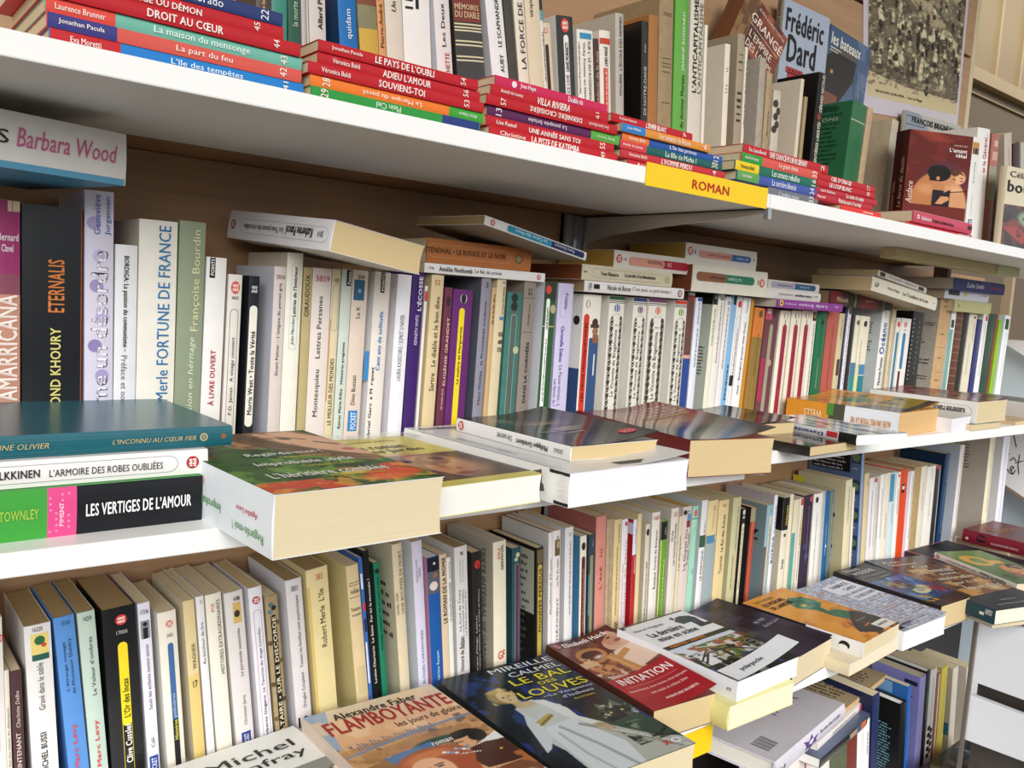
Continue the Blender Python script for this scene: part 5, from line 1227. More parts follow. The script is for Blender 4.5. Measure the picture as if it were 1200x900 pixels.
# pile of three at the left
y0 = .022
def pile(xl, xr, ybR, ytR, zb, w, col, label, *deco, yA=y0, dyB=0.0, **k):
    B = at(xr, ybR, z=zb); A = at(xl, ybR, y=B[1] - .004)
    t = at(xr, ytR, y=B[1])[2] - zb
    bk = lying(A, B, zb, t, w, col, label, GF, *deco, **k); bk.done(); return zb + t, bk
z, b_ = pile(-62, 236, 609, 557, Z2, .112, '17191d', 'black and green paperback titled “Les vertiges de l’amour”, bottom of the left pile', ('r', -80, 55, 0, 1, '3f9a3c'), ('r', 55, 89.5, 0, 1, 'd84a86'), ('x', 'PIMENT', 69, 74, .22, .7, 'f6dce6', 'he'), ('x', 'TOWNLEY', -2, 45, .42, .62, '9cc04a', 'eb'), ('x', 'LES VERTIGES DE L’AMOUR', 100, 223, .36, .62, 'f0f0ee', 'eb'),
             *[('d', 58 + (k * 7.3) % 29, .12 + (k * .37) % .8, .025, 'e88ab0') for k in range(16)], top='3f9a3c', pages='w')
z, b_ = pile(-56, 242.5, 554, 526, z + .0004, .11, 'ebe7e4', 'white paperback titled “L’armoire des robes oubliées”, middle of the left pile', ('o', -90, 208, .17, .83, '8a8684'), ('x', 'RIIKKA PULKKINEN', -60, 46, .36, .66, '2c2a2a', 'eb'), ('x', 'L’ARMOIRE DES ROBES OUBLIÉES', 57, 190, .34, .68, '3a3838', 'e'), ('L', 225, .5, .26, 'b02c34'), pages='w')
z, b_ = pile(-50, 271, 521.5, 498.5, z + .0004, .162, '1f5f6b', 'teal hardcover with gilt lettering, topmost of the left pile', ('x', 'SANDRINE OLIVIER', -40, 57, .38, .62, 'b8a878', 'ei'), ('x', 'L’INCONNU AU CŒUR FIER', 131, 229, .38, .6, 'b8a878', 'ei'), ('d', 238, .5, .2, 'b8a878'), ('d', 238, .5, .12, '1f5f6b'), ('d', 238, .5, .06, 'b8a878'), ('d', 261, .5, .14, '8a5f3c'),
             ('r', -80, 300, .84, .855, '2f7380'), ('r', -80, 300, .10, .115, '174c56'), hard=True, kind='gloss', pages='c')

# the thick omnibus
p = Pic(150, 230, '3d6a2c'); p.blotch('2a4c20', 4, .5, .9, 11); p.blotch('6f9a3c', 6, .58, .8, 12); p.blotch('20361a', 7, .6, .8, 13)
for (x, y, r, c) in ((.12, .1, .06, 'b8483c'), (.06, .2, .05, 'c05040'), (.2, .16, .04, 'a84434'), (.1, .3, .05, 'c8d088'), (.16, .12, .09, 'c4cc94'), (.06, .42, .05, 'b04a30'), (.14, .36, .04, 'c05a3c')): p.ell(x, y, r, r * .5, c, soft=.6)
p.blotch('c8482c', 5, .45, 1, 14, box=(0, .86, .5, 1)); p.blotch('e09a3c', 8, .55, .8, 15, box=(0, .86, .5, 1)); p.ell(.82, .86, .24, .08, 'd8532c', soft=.4); p.ell(.72, .92, .22, .06, 'e06a34', soft=.5); p.ell(.95, .76, .16, .05, 'd4482c', soft=.4); p.blotch('d8a040', 9, .6, .8, 16, box=(.5, .74, 1, 1)); p.ell(.6, .82, .12, .03, 'd8c25a', soft=.5)
p.poly([(.34, .0), (.9, .0), (1, .16), (1, .66), (.8, .62), (.6, .5), (.5, .34), (.4, .2)], '8a6a48'); p.poly([(.52, .02), (.86, .02), (1, .2), (1, .58), (.86, .5), (.66, .3)], 'd9a988')
p.ell(.86, .3, .18, .2, 'dcae8c', rot=-30, soft=.5); p.line([(.7, .12), (.84, .2)], .012, '5a3c2c'); p.line([(.86, .26), (.95, .34)], .014, '3a2c24'); p.ell(.72, .17, .05, .02, '4a382c', rot=40); p.ell(.93, .44, .05, .03, 'b8645a', soft=.4)
for i in range(10): p.line([(.36 + .018 * i, .0), (.5 + .01 * i, .16 + .02 * i), (.62 + .02 * i, .36 + .03 * i), (.9, .56 + .014 * i)], .007, ['6a4c30', '4c3826', 'a88458', '7a5a3a'][i % 4])
p.ell(.38, .24, .12, .1, 'b98a5c', soft=.3); p.blotch('3a5a28', 5, .52, .9, 17, box=(0, .2, .34, .85)); p.blotch('54401f', 18, .55, .5, 18, box=(.36, 0, .7, .4)); p.poly([(.34, 0), (.56, 0), (.62, .2), (.74, .4), (.92, .55), (.7, .52), (.5, .36), (.4, .2)], '5f4630', .75)
bk = faceup(('T', (318, 657)), Z2, {'T': (326, 590), 'U': (516, 553), 'G': (359, 491.5), 'TH': (243, 548)}, 'e9eef2', 'thick omnibus paperback with a girl in a garden on its cover, jutting out', GF, pages='c', front='35582a')
bk.cov_pic(p, .45)
for tx, x0, x1, yy, c, s_ in (('Regarde-moi !', .26, .74, .42, 'f0eee6', .062), ('Agathe Luce', .44, .74, .50, 'c8b84a', .03), ('Improbable idylle', .20, .80, .58, 'f0eee6', .066), ('Caroline Costa', .42, .74, .66, 'c8b84a', .032), ('L’héritière comblée', .14, .84, .75, 'f0eee6', .07), ('Marie Lerouge', .44, .78, .835, 'c8b84a', .034)):
    bk.cov_text(tx, x0, x1, yy, yy + s_, c)
h = bk.h
bk.sp_text('Regarde-moi !', h * .05, h * .27, .16, .36, '5aa05c'); bk.sp_text('Agathe Luce', h * .09, h * .24, .5, .62, 'c8485c'); bk.sp_text('Improbable idylle', h * .36, h * .66, .3, .5, '5aa05c'); bk.sp_text('Caroline Costa', h * .5, h * .66, .64, .76, 'c8485c'); bk.sp_text('L’héritière comblée', h * .7, h * .97, .4, .6, '5aa05c')
bk.done(); REG = bk

p = Pic(130, 200, 'd6c862'); p.grad('ddd06c', 'd0c058', 0, .42)
p.rect(0, .44, 1, .93, '4a3428'); p.ell(.42, .66, .5, .3, 'c08a64', soft=.4); p.ell(.5, .6, .3, .14, 'd8a880', soft=.6); p.poly([(0, .44), (.3, .44), (.12, .7), (.2, .93), (0, .93)], '241a1c'); p.ell(.62, .55, .07, .03, '2c201c'); p.ell(.3, .56, .07, .03, '2c201c'); p.ell(.46, .7, .05, .08, 'a8704c', soft=.6); p.ell(.5, .84, .12, .03, '8a4438', soft=.5)
p.poly([(.05, .6), (.3, .72), (.42, .93), (.02, .93)], '3a2a40'); p.blotch('6a4a34', 6, .6, .6, 22, box=(0, .44, 1, .93)); p.rect(0, .93, 1, 1, 'd6c862')
p.blotch('e8dc92', 4, .62, .5, 23, box=(0, 0, 1, .44))
bk = faceup(('U', (634, 588)), Z2, {'U': (636, 555), 'TU': (516, 571)}, 'e0d684', 'yellow paperback with a man’s face on its cover, beside the thick omnibus', GF, w=.118, h=.215, pages='w', front='d6c862')
bk.cov_pic(p); bk.cov_text('ALEXANDRE JARDIN', .16, .78, .1, .13, '6a6434'); bk.cov_text('Le roman', .2, .7, .2, .28, '3a3620'); bk.cov_text('des Jardin', .2, .78, .3, .38, '3a3620'); bk.done()
cf = bpy.data.materials.new('clear_film'); cf.use_nodes = True
pb_ = cf.node_tree.nodes['Principled BSDF']; pb_.inputs['Base Color'].default_value = (.95, .93, .8, 1); pb_.inputs['Roughness'].default_value = .12; pb_.inputs['Alpha'].default_value = .28
q = MB(); n = 8; V = []
for i in range(n + 1):
    x_ = bk.w * (.12 + 1.0 * i / n)
    for y_ in (bk.h - .02, bk.h + .004): V.append((x_, y_, bk.t + .0035 + .0015 * math.sin(i * 1.3)))
q.add(V + [(a_, b_, c_ + .0002) for a_, b_, c_ in V], [(2 * i, 2 * i + 2, 2 * i + 3, 2 * i + 1) for i in range(n)] + [(18 + 2 * i, 18 + 2 * i + 1, 18 + 2 * i + 3, 18 + 2 * i + 2) for i in range(n)], cf)
q.build('clear_film_wrapper', bk.e)

bk = faceup(('T', (664.5, 595.5)), Z2, {'T': (669.5, 562.5), 'U': (808, 533), 'H': (475, 497)}, 'eceae6', 'large thick white paperback under a smaller one, middle of the shelf front', GF, pages='eeedf4', front='dedcda', curl=.007, kind='gloss')
bk.sp_poly([(.0, .02), (.018, .02), (.026, .98), (.0, .98)], mat('1d1b1a', 'ink'), 1.5); bk.sp_text('LAROU', .003, .013, .12, .9, 'e6e4e0', 'he'); bk.sp_rect(.034, .046, .35, .75, '4a4846', 1.2)
bk.sp_poly([(.030, .3), (.044, .2), (.046, .8), (.036, .9)], mat('5a5856', 'ink'), 1.4)
bk.cov_poly([(.42, .93), (.66, .955), (.58, .985), (.44, .97)], '55514c'); bk.cov_text('De l’Amour', .05, .36, .05, .09, '3a4a7c', 'b'); bk.cov_text('contes et nouvelles', .04, .1, .3, .66, 'b0aeb0', 'r')
bk.cov_rect(.0, .1, .05, .9, 'd2d4d8', 1.6); bk.done(); LAR = bk
zl = LAR.t + Z2

p = Pic(120, 190, '1f1c1c'); p.grad('4a4440', '1a1818', 0, .6); p.ell(.3, .2, .3, .12, '7a6a58', soft=.8); p.ell(.5, .38, .34, .1, '8a7660', rot=10, soft=.8); p.ell(.55, .55, .3, .05, '9a8a74', rot=5, soft=.8); p.blotch('2f2a28', 4, .55, .8, 31); p.blotch('5a2a28', 3, .66, .5, 32, box=(.3, .5, 1, 1))
bk = faceup(('T', (668.6, 541)), zl + .0006, {'T': (669.5, 529.5), 'U': (771, 511), 'H': (537, 487)}, 'eceae8', 'glossy dark covered paperback titled “Un secret”, on the large white book', GF, pages='b', front='221f1f', curl=.009, kind='gloss')
bk.cov_pic(p, .18); bk.cov_text('PHILIPPE GRIMBERT', .18, .62, .6, .63, 'c8c4bc'); bk.cov_text('Un secret', .3, .6, .66, .69, 'c8c4bc')
P = bk.fc(np.array([.84 + .09 * math.cos(a) for a in np.linspace(0, 6.28, 17)[:-1]]), np.array([.86 + .045 * math.sin(a) for a in np.linspace(0, 6.28, 17)[:-1]]), 3); bk.part('cover_emblem').add(P, [tuple(range(16))], mat('c8484c', 'ink'))
bk.cov_text('Livre', .79, .9, .835, .855, 'e8c8c4', 'b'); bk.cov_text('Poche', .79, .9, .862, .882, 'e8c8c4', 'b')
h = bk.h; bk.sp_logo(h * .95, .5, bk.t * .36, 'c23a36'); bk.sp_text('Philippe Grimbert', h * .17, h * .43, .25, .75, '33302e', 'b'); bk.sp_text('Un secret', h * .47, h * .6, .28, .72, '4a4644'); bk.sp_text('30563', h * .05, h * .12, .34, .66, '6a6664'); bk.done()

p = Pic(130, 190, '6f2a26'); p.blotch('8a3a30', 3, .5, .7, 41); p.rect(0, .5, 1, 1, '3a3536'); p.ell(.5, .52, .7, .16, 'a0703c', soft=.8); p.ell(.6, .62, .4, .1, '7a4a48', soft=.8); p.blotch('2a282c', 4, .5, .8, 42, box=(0, .62, 1, 1)); p.blotch('6a3c40', 5, .6, .7, 43, box=(0, .7, 1, 1))
for i in range(9): p.line([(.06 + .1 * i, .12), (.16 + .09 * i, .34)], .006, 'd8c8bc', .8)
for i in range(4): p.line([(.05, .14 + .06 * i), (.95, .13 + .06 * i)], .006, 'd8c8bc', .8)
bk = faceup(('T', (808, 561)), Z2, {'T': (808, 527), 'U': (905, 508), 'UG': (720, 460)}, '7a2c28', 'thick paperback with a curled red and black cover, behind the white one', GF, w=.125, h=.225, pages='b', front='6a2a28', curl=.012, kind='gloss')
bk.cov_pic(p, .15); bk.cov_text('LES TERRES PROMISES', .36, .9, .36, .4, 'd8b25a'); bk.done(); RB = bk
# paper fly-leaf hanging out below it
q = MB(); n = 10
Av = at(842, 556, z=Z2 - .001); e_ = empty('loose_cover_flap', (Av[0], Av[1], E(Z2 + .0003)), 'white cover flap hanging out under the thick curled red covered paperback', 'paper')
V = []
for i in range(n + 1):
    s_ = i / n
    for yy in (0, .05):
        V.append((.07 * s_, .012 + yy - .03 * math.sin(s_ * 2.2), .0 if yy else -.005 * s_ ** 2))
q.add([(a, b, c) for a, b, c in V] + [(a, b, c + .0004) for a, b, c in V], [(2 * i, 2 * i + 1, 2 * i + 3, 2 * i + 2) for i in range(n)] + [(22 + 2 * i, 22 + 2 * i + 2, 22 + 2 * i + 3, 22 + 2 * i + 1) for i in range(n)], mat('f0eee8', 'card')); q.build('flap', e_)

# dark plastic-wrapped books
p = Pic(120, 160, '2c2a28'); p.blotch('5a5650', 4, .5, .8, 51); p.blotch('8a8478', 6, .62, .7, 52); p.blotch('1c1a19', 5, .55, .8, 53); p.blotch('a86a3c', 5, .64, .6, 54, box=(.5, .3, 1, 1)); p.line([(.05, .3), (.6, .42)], .008, 'c8c4ba', .7)
bk = faceup(('U', (929, 518)), Z2B, {'U': (933, 495), 'UG': (824, 475)}, '2c2a28', 'dark glossy covered paperback with a clear wrapping, right of the curled red one', GF, w=.14, h=.12, pages='b', front='26241f', curl=.006, kind='gloss')
bk.cov_pic(p, .1); bk.done()
p = Pic(110, 150, '3a2a22'); p.blotch('8a5a34', 4, .5, .8, 61); p.blotch('1e1a18', 5, .55, .9, 62); p.blotch('b8b0a0', 6, .66, .7, 63); p.blotch('3c5a34', 5, .66, .8, 64)
bk = faceup(('U', (1004, 527)), Z2B, {'U': (1005, 516), 'TU': (957, 523)}, '2a2420', 'thin book in glossy brown and black wrapping, mid shelf front', GF, w=.12, h=.11, pages='b', front='2a2420', kind='gloss')
bk.cov_pic(p, .1); bk.done()
A = at(925, 499, z=Z2B + .0005); B = at(1003, 524.7, z=Z2B)
p = Pic(130, 90, 'd8d8da'); p.blotch('4a4c50', 5, .55, .9, 71); p.blotch('f0f0f0', 6, .6, .9, 72); p.blotch('2a2a2c', 7, .64, .8, 73)
bk = faceup(('T', (1003, 524.7)), Z2B + .0102, {'T': (1005, 508.7), 'TH': (933, 494), 'U': (1064.5, 508)}, 'e6e6ea', 'white paperback with dark blue bold spine lettering, in front of the orange one', GF, h=.165, t=.0125, pages='f0eff4', front='c8c8ca', kind='gloss')
bk.cov_pic(p, .15); h = bk.h; bk.sp_rect(0, h * .16, 0, 1, '1a1a1a'); bk.sp_rect(h * .17, h * .27, .35, .9, 'c8303a', 1.4); bk.sp_text('Davantage et demi', h * .3, h * .95, .3, .8, '2a3f86', 'b'); bk.done()
p = Pic(120, 190, 'c8862c'); p.blotch('d89a3c', 3, .5, .7, 81); p.ell(.6, .42, .22, .2, '6a7a34', soft=.6); p.blotch('4c6a2c', 5, .58, .9, 82, box=(.2, .2, .9, .6)); p.rect(0, .62, 1, .98, '4a3c2c'); p.blotch('2a241e', 4, .5, .9, 83, box=(0, .6, 1, 1)); p.blotch('b8a030', 4, .52, .8, 84, box=(.4, .5, 1, .9)); p.blotch('e0b87a', 5, .64, .8, 85, box=(0, 0, 1, .3))
bk = faceup(('T', (1052, 512)), Z2B, {'T': (1054.7, 488), 'H': (906.7, 461.5), 'U': (1100.8, 476)}, 'd8902c', 'orange covered thick paperback with green tree picture, on the shelf front', GF, pages='d8b07a', front='c8862c', curl=.010)
bk.cov_pic(p, .2); h = bk.h; bk.sp_rect(0, h * .46, 0, 1, 'e6e8ee'); bk.sp_rect(h * .46, h * .6, 0, 1, '4a4c3c'); bk.sp_rect(h * .56, h * .62, .5, 1, '4f8a34', 1.5); bk.sp_text('ALFIE UN MEC POUR LA VIE', h * .06, h * .4, .3, .58, 'd89038', 'b'); bk.sp_text('WELLS', h * .66, h * .83, .3, .65, 'f0dcb4'); bk.done()
bk = faceup(('U', (1137, 503)), Z2B, {'U': (1137.9, 487), 'TU': (1098, 494)}, 'e6e4ea', 'plain white paperback between the orange covered one and the patterned red one', GF, w=.09, h=.15, pages='ebe8f0', front='d8d4cc', curl=.004); bk.done()
bk = faceup(('T', (1138.7, 505)), Z2B, {'T': (1138.7, 498), 'TU': (1180, 494)}, 'd8c39c', 'thin beige book lying under the patterned red covered paperback', GF, w=.115, h=.15, pages='d8c39c', front='6a7a5c'); bk.done(); zt = Z2B + bk.t
p = Pic(130, 190, '7a2434'); p.blotch('a8304a', 7, .55, .9, 91); p.blotch('3c2a30', 8, .55, .9, 92); p.blotch('c8963c', 9, .66, .9, 93); p.blotch('4c5a44', 8, .66, .9, 94); p.blotch('d8b8a0', 10, .7, .8, 95)
bk = faceup(('T', (1142.7, 496.7)), zt + .0003, {'T': (1146.7, 474), 'U': (1181, 467), 'H': (1020, 454)}, 'efece6', 'white spined thick paperback with a red patterned cover, right of the shelf front', GF, pages='d9c69e', front='7a2434', curl=.004)
bk.cov_pic(p, .2); h = bk.h; bk.sp_logo(h * .95, .55, bk.t * .2, 'b8303a'); bk.sp_pill(h * .04, h * .86, .2, .78, '8a8684', 1.5, out=True); bk.sp_text('Katherine Pancol', h * .1, h * .38, .34, .66, '33302e', 'b'); bk.sp_text('Les écureuils de Central Park', h * .42, h * .82, .34, .62, '55504c'); bk.done()
A = at(1181, 476, z=Z2B + .02); bk = None
bk = faceup(('T', (1211, 492)), Z2B + .0064, {'T': (1212, 478), 'TH': (1181, 463), 'TU': (1240, 474)}, 'e9e7e6', 'white paperback with a blue spine label, at the right edge, middle shelf front', GF, w=.108, h=.17, front='5a6258', pages='c')
p = Pic(60, 90, '5c6258'); p.blotch('8a8a84', 5, .5, .9, 98); p.blotch('3c4a3a', 6, .6, .9, 99); bk.cov_pic(p); h = bk.h; bk.sp_rect(h * .42, h * .88, .25, .8, '2c4896'); bk.sp_text('POCKET', h * .48, h * .82, .38, .68, 'e6eaf4', 'b'); bk.done()
bk = faceup(('T', (1190, 499)), Z2B, {'T': (1190, 494), 'TU': (1225, 489)}, 'c9b088', 'beige book under the white one with a blue label, right edge', GF, w=.11, h=.15, pages='b', t=.006); bk.done()
# ------------------------------------------------------------------ lower shelf, row standing at the back
r3 = Row(.20, Z3, [((2.5, 727), (8.7, 900)), ((59, 726), (79, 900)), ((119, 721), (130, 900)), ((227.5, 704), (242, 887)), ((259, 697), (274.5, 872)), ((357, 685), (369, 835)), ((386, 677), (399, 820)), ((472, 675), (479, 800)),
                    ((593, 640), (593, 770)), ((710.7, 604.7), (708.6, 690)), ((830, 586), (822.7, 680)), ((913, 580), (903, 690)), ((1013.3, 531), (1007.3, 650)), ((1062, 550), (1054, 640)), ((1114, 531), (1102.7, 628.7)), ((1130.7, 521), (1118.7, 627)), ((1184, 510), (1172, 620))],
         'lower shelf', 'books standing on the lower shelf')
PK = '18_'
r3(-26, 2.5, 728, 'e4dfda', 'white paperback', ('L', 750, .85, .2, 'c23a36'), ('k', 770, 880, .5, .8, '8a8480'), lab='white paperback cut off by the left edge, lower shelf', ref='the paperback cut by the left edge')
r3(4.5, 11, 786, 'ded6c6', 'cream paperback', ('x', 'Sur les cimes du désespoir', 828, 898, .25, .75, '4a443c'), T='Sur les cimes du désespoir')
r3(11.6, 25.5, 787, '4e3435', 'brown book', ('x', 'Charlotte Delbo', 809, 852, .35, .7, 'd8c4bc', 'i'), ('x', 'MAINTENANT', 858, 910, .3, .7, 'e0d0c8'), T='Maintenant', ref='“Maintenant”')
r3(27.5, 59.5, 735, 'e4e0de', 'fat white paperback', ('x', '16220', 734, 739, .3, .68, '3a3634', 'h'), ('r', 742, 772, .22, .88, 'e6cf7a'), ('d', 750, .55, .2, '2f6a3c'), ('d', 756, .7, .1, 'c84a34'), ('r', 766, 773, .24, .88, '2a5a50', 2), ('x', 'Gravé dans le sable', 776, 831, .38, .62, '3a3634'), ('x', 'MICHEL BUSSI', 857, 905, .36, .6, '2c2a28', 'b'), T='Gravé dans le sable', pg='d', ref='“Gravé dans le sable”')
r3(62, 87, 725, '5a8fd0', 'blue paperback', ('x', '15150', 727, 732, .36, .75, '243a5c', 'h'), ('x', 'L’étrange voyage', 751, 808, .28, .46, '22303f'), ('x', 'de Monsieur Daldry', 748, 813, .56, .76, '22303f'), ('x', 'Marc Levy', 847, 900, .3, .62, 'd04a50', 'b'), T='L’étrange voyage', pg='d')
r3(90, 111, 719, 'bccdc0', 'pale green paperback', ('x', '14254', 721.5, 727, .3, .78, '3a443e', 'h'), ('x', 'Le Voleur d’ombres', 746, 814, .46, .7, '2a322e'), ('x', 'Marc Levy', 843, 897, .36, .7, 'd04a44', 'b'), T='Le Voleur d’ombres', pg='d')
r3(119, 158, 716, '17171a', 'fat black paperback', ('L', 726, .55, .18, 'd03a3a'), ('x', '17000', 738, 742.5, .38, .72, 'b8b4b0', 'h'), ('p', 752, 850, .4, .7, 'ecd428'), ('x', 'L’Or des Incas', 795, 840, .46, .66, '2c2a1c', 'b'), ('o', 838, 940, .4, .7, 'ecd428'), ('x', 'Clive Cussler', 847, 893, .46, .66, 'f0eee8', 'b'), T='L’Or des Incas', kind='gloss', pg='d')
r3(161, 175.5, 708, 'e2e0ea', 'white paperback', ('x', '17336', 714, 719, .15, .85, '3a383c', 'h'), ('r', 727, 748, .12, .88, '8a8a90'), ('d', 731, .5, .2, '232226'), ('r', 735, 748, .3, .7, '232226', 2), ('x', 'Seuls les enfants savent aimer', 754, 831, .36, .66, '3a383c'), ('x', 'Cali', 864, 875, .36, .66, '3a383c'), ('r', 885, 910, .14, .9, '2c4896'), ('x', 'POCKET', 887, 907, .3, .74, 'e6e8f4', 'b'), T='Seuls les enfants savent aimer', pg='c')
r3(184, 206, 719, 'e6dfd0', 'cream paperback', ('L', 731, .6, .2, 'd0564a'), ('x', '3402', 742, 746, .4, .75, '6a645a', 'h'), ('p', 753, 845, .42, .74, '3f6698'), ('r', 842, 905, .42, .74, '232226', 2), ('x', 'Histoires', 843, 866, .48, .68, 'd8d04a', 'b'), ('x', 'policières', 812, 840, .48, .68, 'b8c8dc'), lab='cream paperback with a long blue pill above black, lower shelf left', pg='c', side='e9e5dc', ref='the cream paperback with a blue pill')
r3(214, 227.6, 705, 'dcc896', 'yellowed paperback', ('x', 'WAGNER', 754, 784, .45, .78, '4a402c'), ('x', '17', 797, 805, .35, .75, '2c281c', 'hb'), ('r', 790, 910, 0, 1, 'dcc078', .6), lab='yellowed spine numbered 17, lower shelf left', side='d8cdb4', ref='the spine numbered 17')
r3(229, 238.6, 700, 'e6e4e4', 'thin white paperback', ('x', 'Au bonheur de lire', 729, 778, .3, .68, '55504e'), ('k', 703, 707, .3, .8, 'c88a8a'), T='Au bonheur de lire')
r3(240, 259, 698, 'e9e4d4', 'cream paperback', ('x', 'POE', 706, 716, .28, .5, 'c84a4c'), ('x', 'HISTOIRES EXTRAORDINAIRES', 703, 790, .62, .86, '4a4438'), T='Histoires extraordinaires')
r3(262, 284, 696, 'd9d3d0', 'pale grey paperback', ('x', '4188', 699, 704, .45, .8, '34302e', 'hb'), ('r', 706, 730, .4, .84, 'cfae68'), ('d', 719, .6, .16, '3a3228', .2), ('x', 'La pyramide assassinée', 736, 792, .5, .72, '3a3634'), ('x', 'Christian Jacq', 815, 849, .5, .72, '5a5654'), ('r', 857, 875, .3, .82, '2c3f86'), ('x', 'POCKET', 859, 873, .42, .7, 'd8dcec', 'b'), T='La pyramide assassinée')
r3(290.5, 306.4, 690, 'e2e0e8', 'white paperback', ('L', 703, .5, .3, 'b02c34'), ('o', 714, 960, .22, .82, 'a84a50'), ('x', 'La Taverne du doge Loredan', 735, 810, .4, .66, '2c2a2c'), ('x', 'Alberto Ongaro', 814, 862, .4, .66, '2c2a2c', 'b'), T='La Taverne du doge', side='eceaf0', pg='b')
r3(310, 325, 700, 'a8946c', 'ornate brown paperback', *[('d', a, v, .2, c) for a, v, c in ((708, .4, '4a6a6c'), (712, .6, '232220'), (716, .3, '5a7a78'), (730, .8, '6a5434'), (752, .15, '5a4630'), (775, .85, '6a5434'), (800, .12, '5a4630'), (820, .85, '4a3c28'), (840, .15, '6a5434'))], ('p', 720, 880, .3, .75, '1c1a18'), ('x', 'VOLTAIRE • SUR LE DISCORDE', 722, 870, .38, .68, 'd8cfae', 'b'), lab='ornate brown spine with a black title pill, lower shelf left', kind='worn', ref='the ornate brown spine')
r3(334, 353, 681, 'd8d2d2', 'white paperback', ('x', '3855', 686, 692, .28, .72, '4a4644', 'h'), ('x', 'Toutes les familles sont psychotiques', 697, 782, .48, .74, '3a3634'), ('x', 'Douglas Coupland', 788, 828, .48, .74, '3a3634'), ('x', '10', 838, 850, .1, .75, '1c1a1a', 'hb'), T='Toutes les familles', side='e6e6ee', pg='d')
r3(358, 383.5, 669, 'dfcf9a', 'cream yellow paperback', ('x', '383', 672, 679, .4, .72, 'c8584a', 'h'), ('x', 'Robert Merle  L’île', 690, 758, .46, .72, '3c3420'), ('r', 686, 900, 0, .12, 'd0b468', .7), T='L’île', pg='d')
r3(405, 419.5, 664, 'd9c49a', 'yellowed paperback', *[('r', a, a + .8, .1, .95, '5a4a2c') for a in (682, 685, 699)], ('k', 688, 690, .2, .8, '4a3c24'), ('x', 'MODERNE', 691, 695, .2, .9, '4a3c24', 'h'), ('x', 'Théâtre', 711, 715, .1, .9, '4a3c24', 'hi'), ('x', 'et poésie', 718, 722, .15, .9, '4a3c24', 'hi'), ('r', 780, 812, .2, .9, 'cbb88c', .6), lab='yellowed spine with thin double rules near its head, lower shelf', side='dccf96', ref='the yellowed spine with double rules')
r3(420, 424.5, 654, '3a68b0', 'thin blue comic paperback', ('r', 672, 690, .1, .6, 'e0e0e6'), ('r', 706, 716, .2, .9, 'c83a44'), ('r', 725, 740, .2, .8, '1c2440'), ('r', 752, 800, .1, .5, 'd8dce6'), lab='thin blue multicoloured spine left of a tall black one, lower shelf', ref='the thin blue multicoloured spine')
r3(425, 431.8, 646, '171718', 'tall black book', ('x', 'Louise Charteris  Le Saint  Par ici la monnaie !', 678, 800, .3, .75, 'd8d4cc', 'b'), T='Par ici la monnaie')
r3(437.3, 444.4, 660, '1f7a5c', 'green paperback', ('d', 669, .5, .4, '0f2c22'), ('x', 'Voyage autour de la lune Jules', 676, 762, .3, .72, '123024', 'b'), T='Voyage autour', side='2a4a3e')
r3(458.8, 470.5, 638.5, 'd9cbab', 'cream book', ('x', 'UNE BOUFFÉE DE MORT', 645, 719, .45, .85, '6a5c40'), ('x', 'DANIEL ODIER', 693, 719, .1, .3, '4a4030'), ('S', 'k', .006, .05, 680, 750, '4a4436', 6), T='Une bouffée de mort', side='dad2b6', pg='b')
r3(482.2, 494, 635.5, 'd6d2e6', 'lilac white book', ('x', 'ÉLOGE DE LA FUITE', 655, 681, .2, .4, '55526a'), ('x', 'ÉLOGES CARNIVORES', 738, 800, .35, .62, '55526a'), ('x', 'TARTES', 665, 677, .5, .7, '55526a'), lab='lilac white spine with a bluish white cover, lower shelf', side='dbe4ee', ref='the lilac white spine')
r3(500, 514, 654.5, '2058a0', 'blue paperback', ('r', 651, 669, 0, 1, '14182c'), ('d', 660, .55, .1, 'd8d8de'), ('r', 669, 695, 0, 1, '5a5c6a'), ('d', 674, .6, .2, '9a6a4a'), ('d', 686, .45, .36, 'dccfc8', .6), ('x', 'Thérèse Raquin', 762, 800, .4, .7, 'b8cce8', 'b'), T='Thérèse Raquin', side='d09ab4', pg='w')
r3(514.6, 522.8, 650.5, 'd9c3a4', 'beige paperback', ('x', 'LE ROMAN DE LA MOMIE', 653, 730, .25, .8, '2c2620', 'b'), T='Le roman de la momie')
r3(523, 528.2, 653.8, 'e0e2da', 'thin white paperback', ('x', 'LE MALADE IMAGINAIRE', 682, 728, .3, .75, '4a4c46'), ('x', 'MOLIÈRE', 658, 678, .3, .7, '6a6c64'), T='Le malade imaginaire')
r3(532.2, 547, 642, 'd6d2d0', 'pale grey paperback', ('x', '85', 646, 650, .4, .65, '4a4644', 'hb'), ('k', 656, 682, .32, .42, '8a8684'), ('k', 655, 682, .54, .62, '8a8684'), ('x', 'Honoré de Balzac', 745, 785, .2, .5, '33302e', 'b'), ('x', 'Le Curé de Tours', 690, 738, .2, .34, '33302e'), ('x', 'Langeais  La Duchesse de Langeais', 690, 760, .45, .6, '33302e'), ('x', 'La Fille aux yeux d’or', 692, 745, .68, .84, '33302e'), lab='pale grey spine with three lines of black lettering, lower shelf', pg='d', ref='the pale grey three line spine')
r3(552.8, 564, 648, '232120', 'black paperback', ('d', 661, .5, .3, 'b8342c', .42), ('k', 659, 664, .3, .7, '232120'), ('x', 'Chroniques italiennes et le Comte de Monte', 690, 790, .5, .66, 'c9c4bc'), ('x', 'Marquis d’Hugo  Lettres', 720, 790, .24, .4, 'c9c4bc'), lab='black spine with a small red emblem, lower shelf', side='34302e', ref='the black spine with a red emblem')
